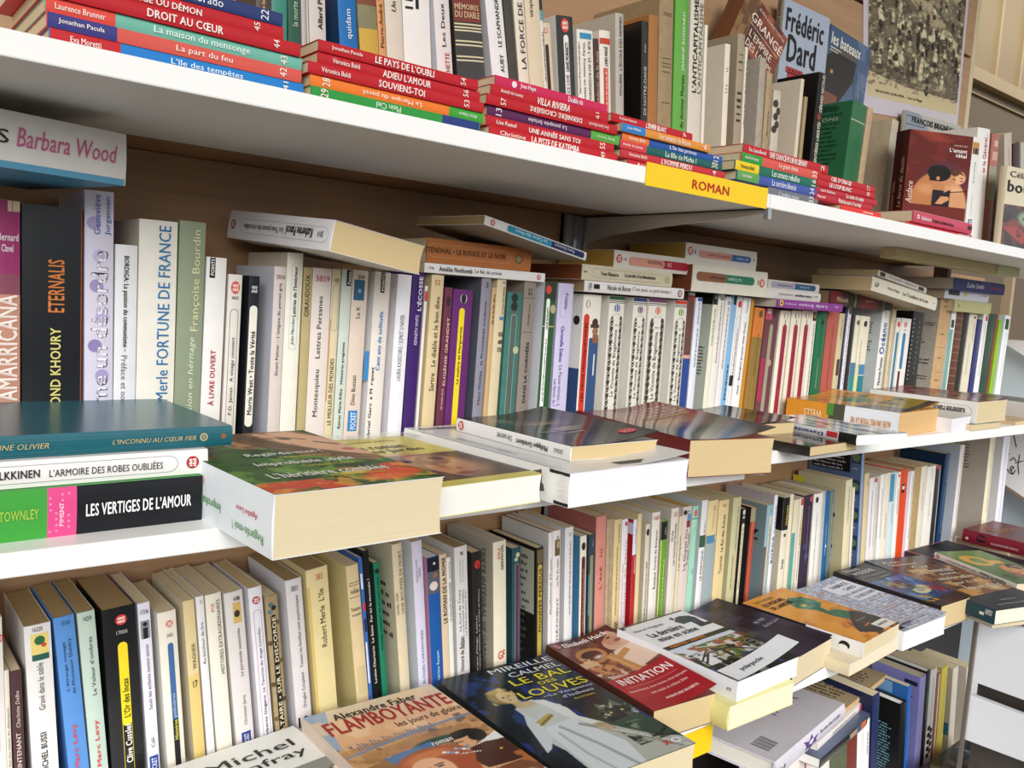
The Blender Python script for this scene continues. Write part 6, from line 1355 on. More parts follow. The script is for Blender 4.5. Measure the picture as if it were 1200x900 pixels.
r3(577.6, 592.8, 636, 'e2dac2', 'cream paperback', ('x', 'ZOLA', 641, 655, .3, .48, 'c23a3c', 'b'), ('x', 'GERMINAL', 638, 668, .55, .75, '3a342c', 'b'), ('x', 'GF', 762, 772, .3, .85, 'c23a3c', 'hb'), ('S', 'x', .012, .022, 643, 790, 'TEXTE INTÉGRAL GF GARNIER', '6a665a', 'eb'), T='Germinal', side='b9b5a4', pg='g')
r3(600.2, 610, 643, '1c4a54', 'teal paperback', ('d', 650, .6, .24, 'c9c49c'), ('d', 655, .4, .2, 'b5b58c'), ('p', 661, 790, .35, .72, '5c2448'), ('o', 660, 790, .3, .77, 'c8c0a4'), lab='dark teal spine with a plum title pill, lower shelf', kind='worn', ref='the dark teal spine')
r3(628.6, 636.8, 642.5, '2a2620', 'dark paperback', ('r', 644, 660, .1, .9, '6a5a3c'), ('p', 661, 790, .18, .8, 'b8a04a'), ('x', 'MONDES PERDUS', 666, 740, .3, .7, '3a3018', 'b'), ('S', 'r', .004, .1, 646, 720, 'b9bba8'), ('S', 'k', .01, .095, 650, 770, '5a5c4c', 14), lab='dark spine with a mustard pill, pale green printed back, lower shelf', side='23211e', ref='the dark spine with a mustard pill')
r3(643, 648, 624.5, 'e6e0e0', 'fat white book', ('x', 'Guillaume Musso', 655, 720, .3, .7, '4a4646'), lab='thick white book, grey top edge and white back cover showing, lower shelf', side='d8d6d4', pg='d', ref='the thick white book')
r3(648.2, 657, 622.5, 'e6e0de', 'white paperback', ('x', '87', 628, 631, .4, .7, '3a3634', 'h'), ('r', 632, 651, .2, .9, '6a5a40'), ('r', 634, 642, .4, .8, 'b09a70', 2), ('x', 'La fin du titan', 655, 686, .4, .68, '4a4644'), ('x', 'LE CHÂTIMENT', 700, 770, .4, .7, '4a4644'), lab='white spine with a small brown picture near its head, lower shelf', side='e0dcda', ref='the white spine with a brown picture')
r3(662.4, 672, 618.7, 'dedcde', 'greyish white paperback', ('x', '12', 624, 628, .4, .65, '6a6668', 'h'), ('k', 633, 720, .45, .68, '4c4a4c'), side='d2d2d4')
r3(680, 687.6, 628.8, 'e4dccc', 'white and blue paperback', ('d', 640, .5, .3, '2f2a28', .55), ('p', 652, 790, .26, .8, '5a241f'), ('k', 665, 740, .42, .65, 'c9a08c'), lab='white spine with a long dark red pill, blue back cover, lower shelf', side='4f8ab0', ref='the spine with a dark red pill')
r3(690.4, 697.8, 627, '33454e', 'dark blue grey paperback', ('k', 632, 640, .4, .7, '8a9498'), ('p', 650, 790, .2, .65, '8f8868'), ('r', 672, 720, .0, .2, '3f7f9a'), lab='dark blue grey spine with a khaki pill, lower shelf')
r3(698.8, 710.6, 606, 'cf8a7c', 'salmon pink book', ('x', 'Ici', 643, 652, .35, .6, '8a4f46'), ('x', 'L’été', 664, 690, .35, .6, '8a4f46'), lab='salmon pink tall spine, lower shelf', side='a86660', ref='the salmon pink spine')
r3(711.2, 719.4, 609.3, 'b8a184', 'worn tan paperback', ('k', 640, 740, .3, .5, '8f7a5c'), kind='worn')
r3(720, 728.6, 609.4, 'd8c290', 'yellowed paperback', ('k', 614, 636, .35, .85, '3a3828'), ('k', 640, 720, .3, .5, '5a4c30'), ('x', 'AWAY', 728, 742, .3, .8, '2c2c20', 'b'), lab='yellowed spine with dark lettering left of a white one, lower shelf')
r3(729.2, 736.2, 609, 'e2dee0', 'white paperback', ('d', 614, .7, .26, 'c84a58'), ('x', 'Le cantique de Mario', 632, 740, .6, .85, 'c04a60'), ('k', 660, 730, .15, .4, 'b86a7c'))
r3(742.6, 747, 609.3, 'e2deee', 'red and white paperback', ('k', 618, 638, .4, .7, '77748a'), ('r', 650, 800, 0, 1, 'b4232c'), ('k', 652, 672, .35, .7, 'f0dcdc'), ('S', 'r', 0, .108, 609.3, 613, 'c02c34'), ('S', 'r', 0, .108, 613, 626, 'dcdcec'), ('S', 'r', 0, .108, 626, 800, 'b4232c'), lab='bright red paperback with a white upper spine, lower shelf', side='b4232c', ref='the bright red paperback')
r3(748, 752.6, 602.3, 'dcc99a', 'tall thin cream book', lab='tall thin cream yellow book right of the bright red one, lower shelf')
r3(757, 762, 614.6, 'd9d0bc', 'grey beige paperback', ('d', 623.5, .5, .36, '3a342c', .6), ('k', 658, 740, .3, .7, '5a5444'), side='cfc6b0')
r3(764.8, 774, 601, 'e6e0d6', 'white paperback', ('x', '1607', 604, 609, .15, .9, 'c8646a', 'h'), ('x', 'Cyrano de Bergerac', 621, 668, .4, .72, '3a3632'), ('x', 'Rostand', 671, 690, .4, .72, '3a3632'), lab='white spine numbered 1607 in pink figures, lower shelf', side='d8d6d0', ref='the white spine numbered 1607')
r3(775.6, 782.6, 611, '6aa02c', 'green paperback', ('r', 611, 632, 0, 1, '1e1e1c'), ('k', 617, 626, .4, .7, 'b8b8b0'), ('r', 633, 800, 0, .1, 'd6d8a0'), ('k', 655, 720, .4, .7, 'cfe0a4'), lab='lime green spine with a black head, beige back cover, lower shelf', side='b9ab8c', ref='the lime green spine')
r3(787.2, 796, 596, 'e0d8cc', 'cream paperback', ('x', '325', 600, 605, .25, .75, 'c8847c', 'h'), ('x', 'Gide', 621, 634, .1, .32, '3a3630'), ('x', 'Les nourritures terrestres', 613, 662, .4, .7, '3a3630'), T='Les nourritures terrestres', side='cfc8bc')
r3(796.4, 800.4, 605.5, 'dccfae', 'thin cream paperback', ('x', 'Les Géorgiques', 628, 668, .3, .8, '3a3630'), T='Les Géorgiques')
r3(801, 811, 594.3, 'd9c9c2', 'pinkish grey paperback', ('d', 600, .22, .2, '3a2f34'), ('d', 599, .6, .1, '77706c'), ('r', 602, 610, .45, .95, '6a90c0'), ('r', 610, 618, .42, .9, '8a3440'), ('x', 'Le Cheval fou', 620, 668, .3, .55, '4a4440'), ('x', 'Préault Tomas', 625, 662, .64, .86, '4a4440'), lab='pinkish grey spine with a small red and blue picture, lower shelf', pg='c8b060', ref='the pinkish grey spine')
r3(812, 818.8, 593.4, 'a4d8c0', 'mint green paperback', ('d', 601, .5, .3, 'd8686c', .6), ('o', 618, 790, .2, .8, '6aa48c'), ('r', 607, 608, 0, 1, '4a6a5c'), ('k', 665, 672, .3, .7, '4a6a5c'), lab='mint green spine with a pink emblem, lower shelf', ref='the mint green spine')
r3(823.2, 830, 586.6, 'e4e4e6', 'white paperback', ('k', 610, 625, .4, .8, '4a4a4c'), ('r', 627, 641, 0, 1, '3a5a40'), ('x', 'LE PORTIQUE', 645, 680, .35, .75, '3a3a3c'), T='Le portique', side='c9cdd0')
r3(830.5, 842, 587.3, 'e0cf9e', 'cream and grey blue paperback', ('x', 'Elle', 592, 598, .5, .68, 'e07a3c', 'b'), ('k', 599, 620, .48, .62, 'd88a5c'), ('r', 627, 800, 0, 1, '9aa8ac'), ('r', 627, 636, .05, .85, '4f86a8', 2), ('r', 628, 633, .85, 1, 'e0cf9e', 2), lab='cream headed grey blue spine with a dark blue triangle, lower shelf', ref='the grey blue spine with a triangle')
r3(843, 854.6, 587, 'e0cb98', 'yellow cream paperback', ('x', '561', 590, 594, .35, .65, 'c8806c', 'h'), ('x', 'Tournier  Le Roi des Aulnes', 603, 672, .4, .68, '3c3424'), T='Le Roi des Aulnes')
r3(860, 869.2, 583.5, 'c3bf96', 'olive cream book', ('k', 592, 645, .5, .7, '6a6848'), ('k', 650, 690, .3, .5, '6a6848'), lab='olive cream tall spine, lower shelf', ref='the olive cream spine')
r3(869.8, 874.8, 596.3, '211f1e', 'black paperback', ('d', 600, .45, .3, 'c9c4b8', .4), ('d', 606, .45, .2, 'd8d4c8'), ('p', 613, 790, .2, .75, 'd8d0b4'), ('k', 618, 690, .35, .6, '4a4438'), lab='narrow black spine with a cream title pill, lower shelf', ref='the black spine with a cream pill')
r3(880.6, 886.4, 594.5, '8a3424', 'black and red paperback', ('r', 594, 611, 0, 1, '9a9274'), ('r', 611, 790, .2, .85, 'c45a44'), ('k', 620, 690, .4, .65, '5a1c14'), lab='red spine with a mottled head and black back cover, lower shelf', side='1f1e1c', kind='worn', ref='the red spine with a black back')
r3(899.4, 907, 592.3, '8fb0b8', 'grey blue paperback', ('k', 596, 600, .4, .7, '4a6a84'), ('p', 604, 790, .35, .75, 'c9c8b4'), ('k', 615, 690, .48, .66, '4a4a44'), ('r', 640, 800, 0, .3, '6a5a54', .6), ('S', 'x', .012, .03, 622, 634, 'Z', '232428', 'b'), lab='grey blue paperback with a large Z on its back cover, lower shelf', side='7f9498', ref='the paperback marked Z')
r3(907.2, 912, 580.5, 'e4e4ec', 'tall white paperback', ('x', 'Les voies du Lauréat', 592, 625, .3, .75, '5a7aa8'), ('x', 'BORDA', 628, 660, .3, .75, '3a4a64', 'b'), lab='tall white spine with blue lettering right of the paperback marked Z', side='b5aeb4', pg='g', ref='the white spine with blue lettering')
r3(919, 926.2, 583, 'ddd6c2', 'black headed paperback', ('r', 582, 621, 0, 1, '191817'), ('x', 'TERRORS', 592, 616, .45, .75, 'd8cc3c', 'b'), ('d', 627, .5, .18, '4a4438'), ('x', 'Inez', 655, 666, .3, .6, '33302a', 'b'), ('S', 'r', 0, .108, 582, 621, '161514'), lab='cream spine with a black upper half and yellow letters, lower shelf', side='cfc7b0', ref='the black headed cream spine')
r3(926.5, 930.7, 579.5, 'e2d8c0', 'thin cream book')
r3(931, 938, 585.8, 'd8cfb2', 'cream and teal paperback', ('r', 624, 800, 0, .45, '4f9a96'), lab='cream spine with a teal strip low on its left, lower shelf', ref='the cream spine with a teal strip')
r3(938.3, 942.4, 583.8, 'e0d8cc', 'thin white paperback', ('r', 583, 592, .2, .9, 'b83a44'), ('r', 597, 640, .6, 1, 'c8b87a'), ('k', 610, 680, .2, .6, 'a8483c'))
r3(943, 953, 581.2, '33233a', 'dark violet paperback', ('d', 585, .75, .2, 'b8525c'), ('k', 592, 660, .45, .62, '8a7c98'), ('d', 640, .4, .3, '42406c'), ('d', 652, .6, .26, '4a4a78'), lab='dark violet spine, lower shelf', kind='worn', ref='the dark violet spine')
r3(954.2, 964.8, 579.4, 'e6e4dc', 'white paperback', ('d', 585, .3, .15, '3a3632', .28), ('k', 600, 680, .3, .45, '8a867c'), ('r', 590, 700, .88, .9, 'a8a49a'), lab='white spine right of the dark violet one, lower shelf', ref='the white spine beside the dark violet one')
r3(968, 973, 576, '1f6298', 'blue paperback', ('k', 612, 650, .25, .5, '9ac0d8'), ('d', 640, .6, .2, 'c8d8e0'), lab='bright blue spine, lower shelf', side='e4e4e0', ref='the bright blue spine')
r3(973.3, 978, 575, '6a7a74', 'grey green book', ('k', 590, 660, .3, .7, 'c0c4b8'), ('r', 575, 690, .85, 1, '3a6a94', .6))
r3(991.6, 999.2, 563.2, 'ded3b0', 'cream book', ('k', 570, 612, .35, .55, '5a5440'), ('S', 'r', .085, .108, 568, 588, 'e6d83a'), ('S', 'k', .012, .06, 580, 645, '4a463a', 7), lab='cream book with printed lines on its yellow edged back cover, lower shelf', side='d6cba4', ref='the cream book with printed back cover')
r3(999.5, 1002.2, 571.7, 'e4dcd0', 'thin white paperback')
bk = r3(1010.4, 1013.3, 531, '8fa4cc', 'tall blue book', *sum([[('S', 'r', .002, .02, a, a + 17, '33405c', 1.0), ('S', 'd', .003, .019, a + 1, a + 16, '6f8a5c'), ('S', 'k', .004, .018, a + 21, a + 24, 'dfe4ee', 1)] for a in (527, 563, 596, 628)], []),
        ('S', 'r', .022, .1, 531, 556, '151618', 1.4), ('S', 'k', .026, .096, 533, 555, 'c9ccd4', 5), lab='tall blue book with a column of green globes on its back cover', side='5f7396', ref='the blue book with green globes', w=.108)
r3(1013.6, 1019, 555, 'd6c39a', 'beige book', ('k', 563, 568, .4, .7, '4a4030'))
r3(1019.6, 1024.6, 560.5, 'e2dfe2', 'white book', ('k', 575, 640, .4, .7, '6a6aa8'))
r3(1024.8, 1028.6, 559.5, 'e6e0da', 'thin white paperback', ('r', 560, 565, .1, .9, 'c04a44'), ('k', 570, 640, .3, .7, 'a8a49c'))
r3(1028.8, 1032, 558.5, 'c6c3bc', 'thin grey paperback', ('k', 566, 630, .3, .7, '8a867e'))
r3(1032.3, 1037, 556.5, 'eceae4', 'white book', ('k', 573, 630, .35, .6, '6a665e'))
r3(1037.3, 1044, 555, 'e4ddcb', 'cream book', ('k', 600, 630, .35, .6, '6a6252'))
r3(1044.3, 1051, 554.3, 'c9d9de', 'pale blue paperback', ('r', 555, 587, 0, .6, '4a90b4'), ('k', 590, 612, .25, .7, '5a6a6c'), lab='pale blue white spine with a darker blue head, lower shelf right', ref='the pale blue spine')
r3(1051.3, 1056, 553.8, 'e9e6e2', 'white paperback', ('r', 556, 559, .3, .7, 'c84a44'), ('k', 572, 602, .3, .6, '4a4642'))
r3(1056.3, 1064, 550.8, 'd9491f', 'orange book', ('r', 567, 577, .2, .6, '2a1f1a'), ('r', 569, 573, .25, .55, 'e8d8c8', 2), lab='vivid orange red spine, lower shelf right', ref='the vivid orange spine')
r3(1064.3, 1067.4, 552.8, 'e0bccb', 'thin pink book', lab='pale pink narrow book right of the vivid orange one, lower shelf')
r3(1067.7, 1072, 552.4, 'e6e2e0', 'white paperback', ('k', 558, 630, .3, .65, '6a6662'))
r3(1072.3, 1080, 547.5, 'b89c6c', 'worn tan book', kind='worn', lab='worn tan spine with a frayed head, lower shelf right', ref='the worn tan spine')
r3(1080.3, 1086.8, 547, 'e0d9c6', 'cream book', ('k', 565, 598, .3, .6, '6a6250'))
r3(1087.2, 1097, 547.3, 'e8e4dc', 'white book', ('k', 548, 562, .4, .6, '6a665e'), ('k', 575, 605, .4, .6, '6a665e'), lab='white spine with two lines of fine lettering, left of black and navy')
r3(1097.3, 1102.8, 546, '2a2b2e', 'black book', ('r', 545, 549, 0, 1, 'b04a5c'), ('r', 549, 640, .78, .95, 'd8d8d4'), lab='black and white striped spine left of the tall navy book')
r3(1108.6, 1114, 531.8, '1c3c62', 'tall navy book', ('k', 538, 565, .4, .65, '9ab0c8'), ('k', 570, 625, .3, .5, '7f98b4'), lab='tall navy book, lower shelf right', side='17324f', hard=False, ref='the tall navy book')
r3(1126, 1131, 521.8, 'e2d9d6', 'tall white book', ('k', 530, 610, .4, .7, '8a8078'), lab='tall white book with a pale blue grey cover, lower shelf right', side='c3ccd6', front='e0d2cc', ref='the tall white book')
r3(1161, 1167, 511, 'e8dfc2', 'cream book', ('k', 514, 600, .4, .75, '3c382c'), ('S', 'k', .035, .1, 518, 552, '6a665e', 9), lab='tall cream spined book with a grey text filled back cover, lower shelf', side='b3aea2', ref='the grey text backed book')
r3(1176.5, 1184, 512, 'e3e2ee', 'lilac white book', ('k', 518, 610, .35, .6, '6a6a86'), lab='last book of the lower shelf row, white with violet lettering', side='d6d6da')

# ------------------------------------------------------------------ bottom shelf, row standing at the back
r4 = Row(.12, Z4, [((939, 890), (939, 900)), ((1002, 850), (1000, 900)), ((1062, 825), (1059, 895)), ((1087, 790), (1079, 890)), ((1108, 780), (1102, 860)), ((1138, 782), (1133, 865))], 'bottom shelf', 'books standing on the bottom shelf')
r4(924, 942, 886, 'e2dcd2', 'cream book', lab='cream book under the white barcoded hardcover, bottom shelf left', ref='the cream book under the barcoded hardcover')
r4(943, 966, 884, 'e4dfd6', 'cream paperback', ('r', 888, 899, .55, .7, 'c84a44'), ('r', 884, 900, .0, .06, 'b8504c'), lab='cream paperback with a red mark under the lying books, bottom shelf')
r4(967, 972, 879, 'ded8c8', 'thin cream book', lab='thin cream book left of a mossy green one, bottom shelf')
r4(973, 992, 868, '5a6048', 'mossy green book', kind='worn', lab='mossy green book under the tilted glossy one, bottom shelf', ref='the mossy green book')
r4(992.5, 1004, 870, '6f2c24', 'dark red book', lab='dark red book beside the mossy green one, bottom shelf')
r4(1005, 1012, 850, 'e4e2e0', 'white book', lab='white spine left of a pinkish white one, bottom shelf')
r4(1012.5, 1019, 846, 'eae6ea', 'white book', ('x', 'GÉRARD', 858, 885, .4, .7, 'a85a6c'), lab='pinkish white spine left of a navy hardcover, bottom shelf')
r4(1023, 1030.5, 816, '1f2c56', 'navy book', lab='navy hardcover left of the black printed one, bottom shelf', hard=False, side='1a2548', ref='the navy hardcover')
r4(1055.5, 1062, 826, '1a1a1b', 'black book', ('S', 'k', .012, .085, 850, 940, '7fb0c4', 20), lab='black book with pale blue printed back cover, bottom shelf', side='161617', hard=True, pg='w', ref='the black book with printed back')
r4(1064, 1068, 805, '2a64b4', 'blue book', ('k', 830, 890, .3, .6, '8ab0e0'), ('S', 'r', .03, .1, 805, 818, '6f9cc4'), lab='bright blue book between black and violet ones, bottom shelf', side='2c66ac', ref='the bright blue book')
r4(1078.5, 1085, 794, '9c98d0', 'violet book', ('S', 'r', .004, .03, 799, 804, '2a2848', 1.2), ('S', 'k', .006, .02, 813, 819, '3a386c', 1), ('S', 'k', .01, .04, 885, 899, '3a386c', 4), lab='pale violet book, bottom shelf right', side='948fcb', ref='the pale violet book')
r4(1085.4, 1090, 787, '1d1c1b', 'black book', ('k', 810, 840, .3, .6, 'b09a3c'), lab='black book right of the pale violet one, bottom shelf', hard=False, pg='w', side='191817')
r4(1091, 1098, 786, 'e6e4de', 'white book', ('k', 793, 850, .3, .6, '6a665e'), *[('d', 852 + 4 * i, .3 + .35 * (i % 2), .25, '232220') for i in range(9)], lab='white spine with black scribbled foot, bottom shelf right', ref='the white spine with a scribbled foot')
r4(1098.4, 1103.4, 789, 'a86a44', 'tan striped book', ('r', 790, 890, .3, .55, 'e6d8cc'), lab='tan and white striped spine left of a yellow one, bottom shelf')
r4(1103.8, 1110.6, 783.5, 'e2cf4c', 'yellow book', ('k', 790, 860, .4, .7, '6a6230'), lab='yellow spine, bottom shelf right', ref='the yellow spine')
r4(1117, 1123, 784, 'e6dccb', 'cream book', ('S', 'k', .004, .09, 789, 830, '5a5448', 9), ('S', 'x', .03, .07, 806, 826, 'Jules Ferrat', '8a8478', 'ei'), ('S', 'r', .002, .03, 846, 860, '2f86b8', 1.3), lab='cream book with a printed back and a blue corner, bottom shelf right', side='e4dacb', ref='the cream book with a blue corner')
r4(1133, 1138.6, 782.5, 'ddd3c0', 'cream book', lab='last cream book of the bottom shelf, beside the white end boards', side='e2d8ca')

# ------------------------------------------------------------------ books lying along the front of the lower shelf
GL_ = 'books lying along the front of the lower shelf'
# white book with a landscape at the left
bk = faceup(None, Z3, {'G': (345, 838), 'HG': (220, 900), 'GU': (400, 900)}, 'e9e8e2', 'white covered book cut by the lower edge, its black title partly showing', GL_, w=.15, h=.21, t=.022, pages='w', front='e6e6e0')
bk.cov_text('Michel', .28, .88, .1, .17, '2a2826'); bk.cov_text('Onfray', .32, .9, .2, .28, '2a2826')
p = Pic(70, 60, 'dfdfd9'); p.blotch('4a4a46', 5, .5, .9, 101); p.ell(.6, .1, .4, .2, '8a8a84'); bk.cov_pic(p, .4, (.5, .34, 1, .7)); bk.done()

# woman and couple romance
p = Pic(170, 250, 'd8a882'); p.grad('d9cbb4', 'dda87c', 0, .30); p.poly([(0, 0), (.16, 0), (.07, .2), (0, .5)], '8fa6c4', .9); p.blotch('e8c49c', 4, .55, .7, 111, box=(0, 0, 1, .34)); p.grad('b88a5c', '8a6444', .34, .62)
p.blotch('c89a6a', 9, .5, .9, 112, box=(0, .32, 1, .56)); p.blotch('6a5a50', 10, .62, .9, 113, box=(0, .3, 1, .5))
for i in range(26): p.rect(.12 + .022 * i, .335 - .009 * ((i * 7) % 4), .134 + .022 * i, .372, '75707a', .75)
p.line([(0, .40), (.5, .345), (1, .33)], .010, '6a86a4'); p.poly([(.1, .42), (.5, .38), (.9, .4), (.9, .46), (.1, .5)], 'a87a50', .7)
p.ell(.6, .485, .2, .045, '2f4a3c', soft=.4); p.poly([(.2, .5), (.56, .47), (.6, .72), (.3, .72)], '4f78a8', .9)
p.ell(.8, .52, .14, .075, '26201c', rot=8, soft=.1); p.poly([(.68, .53), (.8, .52), (.83, .58), (.78, .63), (.7, .6)], 'd8a47c'); p.ell(.86, .55, .07, .05, '26201c'); p.poly([(.8, .62), (1, .55), (1, .64), (.86, .68)], 'e4e2e2'); p.poly([(.62, .64), (.86, .62), (1, .64), (1, .86), (.7, .84)], '4a2c24'); p.line([(.69, .555), (.74, .56)], .006, '2a1c18'); p.ell(.9, .72, .012, .008, 'd8b048')
p.ell(.46, .66, .28, .15, 'a85a34', soft=.08); p.ell(.44, .6, .2, .07, 'c87a48', rot=-6, soft=.4); p.ell(.52, .76, .17, .15, 'a8563a', soft=.1)
p.ell(.40, .72, .145, .125, 'e4b08a', soft=.08); p.ell(.36, .71, .03, .010, '3a4a5c', soft=.4); p.ell(.46, .70, .03, .010, '3a4a5c', soft=.4); p.line([(.33, .69), (.39, .688)], .006, '6a3a24'); p.line([(.43, .68), (.49, .678)], .006, '6a3a24'); p.ell(.41, .785, .035, .011, 'b84a44', soft=.4); p.line([(.405, .71), (.4, .755)], .006, 'c88a6a'); p.ell(.46, .82, .1, .06, 'dca37c', soft=.3)
for i in range(9): p.ell(.56 + .022 * i, .60 + .012 * ((i * 5) % 4), .018, .012, ['e8ecf4', 'a8bcd8', '7a9ac8'][i % 3], soft=.4)
for i in range(8): p.ell(.64 + .018 * i, .655 + .004 * i, .006, .005, 'f0eee8')
p.ell(.14, .70, .18, .105, 'd8b87c', soft=.12); p.ell(.13, .78, .10, .085, 'e6b894', soft=.1); p.ell(.10, .765, .022, .008, '3a4450'); p.ell(.17, .76, .022, .008, '3a4450'); p.blotch('e8d09c', 14, .56, .7, 114, box=(.0, .62, .3, .72)); p.blotch('a87c44', 14, .6, .6, 115, box=(0, .62, .32, .76)); p.ell(.14, .825, .026, .009, 'b0524a')
p.rect(0, .86, 1, 1, '7a4c34'); p.blotch('d8dce6', 5, .5, .9, 116, box=(.3, .84, 1, 1)); p.blotch('b06a3c', 5, .55, .9, 117, box=(.7, .78, 1, 1))
row_ = np.arange(p.ny) / p.ny; src = np.where(row_ < .36, row_, .36 + (row_ - .36) * 1.28); p.a = p.a[np.clip((src * p.ny).astype(int), 0, p.ny - 1)]
bk = faceup(None, Z3, {'H': (362, 843), 'G': (502, 795), 'GU': (640, 899), 'TH': (404, 899)}, 'cbb8a8', 'romance paperback with painted faces and tall red title letters, lower front row', GL_, h=.24, t=.036, pages='c', front='d8a882')
bk.cov_pic(p, .22); bk.cov_text('Alexandre Faber', .16, .80, .045, .1, '2a2422', 'b'); bk.cov_text('FLAMBOYANTE', .05, .985, .1, .215, 'a02c2a', 'b'); bk.cov_text('les jours de gloire', .48, .99, .235, .295, '3a2c2a'); bk.cov_text('roman', .54, .7, .465, .49, 'e6e2dc', 'bi'); bk.done(); FL = bk

# dark cover with a lady in white and a wolf
p = Pic(180, 270, '1d2630'); p.blotch('141a1f', 4, .5, .9, 121); p.blotch('263a6c', 5, .62, .9, 122); p.blotch('2a382f', 4, .6, .8, 123, box=(.5, .4, 1, 1)); p.blotch('1f2f78', 7, .66, .9, 124, box=(.0, .1, .6, .9))
p.poly([(.24, .40), (.42, .36), (.56, .46), (.52, .6), (.7, .72), (1, .94), (1, 1), (.18, 1), (.2, .78), (.16, .66), (.24, .56)], 'b9bfbc'); p.poly([(.5, .62), (.72, .74), (1, .96), (1, 1), (.5, 1)], 'a8aaa0', .8)
p.poly([(.24, .6), (.5, .58), (.62, .84), (.56, 1), (.2, 1), (.22, .8)], 'c9d0d2'); p.line([(.36, .62), (.44, .8), (.5, 1)], .016, '9aa4a8'); p.line([(.5, .64), (.7, .8), (.9, .98)], .014, '8a8c84'); p.line([(.3, .66), (.3, .84), (.34, 1)], .012, 'a8b0b2'); p.line([(.58, .7), (.8, .86), (.96, 1)], .010, 'c4c2b4')
p.poly([(.42, .37), (.5, .39), (.57, .5), (.56, .58), (.66, .68), (.6, .7), (.48, .56), (.46, .46)], 'd0d4d2'); p.ell(.62, .69, .07, .03, '9a946c', rot=20, soft=.5); p.ell(.64, .72, .05, .03, 'b09c7c', soft=.4)
p.poly([(.18, .54), (.26, .44), (.27, .56), (.24, .66), (.14, .74), (.08, .76)], 'c0c8cc')
p.poly([(.25, .54), (.4, .50), (.42, .53), (.27, .58)], 'a8964c'); p.line([(.26, .57), (.41, .52)], .008, '6a5c2c')
p.ell(.34, .39, .09, .035, 'bcae8c', soft=.3); p.poly([(.25, .29), (.33, .28), (.35, .37), (.28, .4)], 'b8a47c'); p.ell(.265, .28, .115, .075, '8a7444', soft=.15); p.ell(.29, .295, .072, .062, 'cbb48c', soft=.12); p.ell(.265, .29, .012, .006, '2a2420'); p.ell(.315, .288, .012, .006, '2a2420'); p.line([(.29, .295), (.288, .312)], .005, '9a7c58'); p.ell(.29, .326, .014, .005, '9a5a4c'); p.ell(.27, .225, .1, .022, 'b09a5c', soft=.3); p.blotch('d0b87c', 12, .58, .8, 125, box=(.15, .2, .38, .34))
p.ell(.84, .64, .15, .085, '4a5048', soft=.4); p.poly([(.74, .59), (.77, .53), (.83, .58), (.91, .53), (.94, .6)], '5c6258'); p.blotch('c4c8b8', 12, .56, .9, 126, box=(.70, .56, .98, .72)); p.blotch('1a1e1a', 12, .56, .9, 127, box=(.70, .58, .98, .72)); p.ell(.79, .63, .014, .007, 'c8b868'); p.ell(.89, .63, .014, .007, 'c8b868'); p.ell(.84, .70, .035, .018, '16181a')
p.poly([(.66, .7), (.95, .68), (1, .78), (1, .93), (.84, .86)], '35483a'); p.blotch('8a9a80', 12, .58, .8, 128, box=(.66, .68, 1, .9), sx=.4); p.blotch('161c18', 10, .58, .8, 129, box=(.66, .68, 1, .9), sx=.4); p.blotch('22307c', 6, .55, .9, 130, box=(.8, .84, 1, 1))
bk = faceup(('U', (812, 905)), Z3, {'U': (815, 873), 'G': (640, 759), 'H': (513, 802)}, '1c2024', 'dark paperback with a lady in a white dress and a wolf, lower front row', GL_, pages='c', front='1d2630', kind='gloss')
bk.cov_pic(p, .22)
for tx, x0, x1, y0_, y1_, c in (('MIREILLE', .40, .97, .03, .075, 'cfd0d4'), ('CALMEL', .50, .97, .10, .145, 'cfd0d4'), ('LE BAL', .44, .97, .165, .225, 'd9cb3c'), ('DES', .62, .78, .24, .268, 'd9cb3c'), ('LOUVES', .38, .98, .285, .35, 'd9cb3c'), ('••La Vengeance', .52, .97, .362, .39, 'b8bcc4'), ('d’Isabeau', .64, .92, .40, .425, 'b8bcc4'), ('ROMAN', .70, .88, .445, .462, 'b8a83c')): bk.cov_text(tx, x0, x1, y0_, y1_, c)
bk.cov_text('X', .80, .86, .925, .958, 'c8343a', 'b'); bk.cov_text('O', .87, .95, .922, .96, 'e8e8ea', 'b'); bk.cov_text('ÉDITIONS', .86, .97, .968, .978, 'c8ccd4'); bk.done(); LO = bk

# ankh cover
p = Pic(140, 226, '5a2c26'); p.grad('4a2620', '5a342c', 0, .2); p.blotch('7a4a3c', 4, .5, .8, 131, box=(0, .1, 1, .55)); p.poly([(.62, .1), (.9, .06), (1, .2), (1, .34), (.8, .38), (.62, .26)], 'c8a088'); p.poly([(.62, .3), (1, .28), (1, .52), (.5, .56), (.54, .4)], 'dcc0ac'); p.ell(.78, .16, .14, .1, 'b88468', soft=.4); p.poly([(.56, .04), (.8, .0), (.84, .1), (.66, .16), (.6, .24)], '5a2c22'); p.ell(.86, .2, .05, .02, '8a5044'); p.ell(.8, .14, .04, .01, '4a2a22'); p.blotch('e0c4b0', 5, .58, .8, 132, box=(.5, .34, 1, .56))
p.ell(.32, .27, .24, .105, 'b07a48', rot=-14, soft=.05); p.ell(.32, .27, .175, .066, '4a2a24', rot=-14, soft=.08); p.ell(.38, .3, .12, .03, 'd8ccc4', rot=-14, soft=.8); p.poly([(.44, .33), (.58, .3), (.66, .56), (.52, .58)], 'b88450'); p.poly([(.22, .44), (.8, .3), (.82, .35), (.24, .49)], 'b88450'); p.line([(.5, .34), (.58, .57)], .01, 'd8a870')
p.blotch('d8b890', 14, .52, .9, 133, box=(.0, .28, .26, .42)); p.blotch('8a4c30', 16, .5, .9, 134, box=(.05, .4, .5, .56)); p.blotch('c88a5c', 18, .58, .9, 135, box=(.05, .4, .5, .56)); p.blotch('d8c4b4', 6, .55, .8, 136, box=(0, .5, .4, .6))
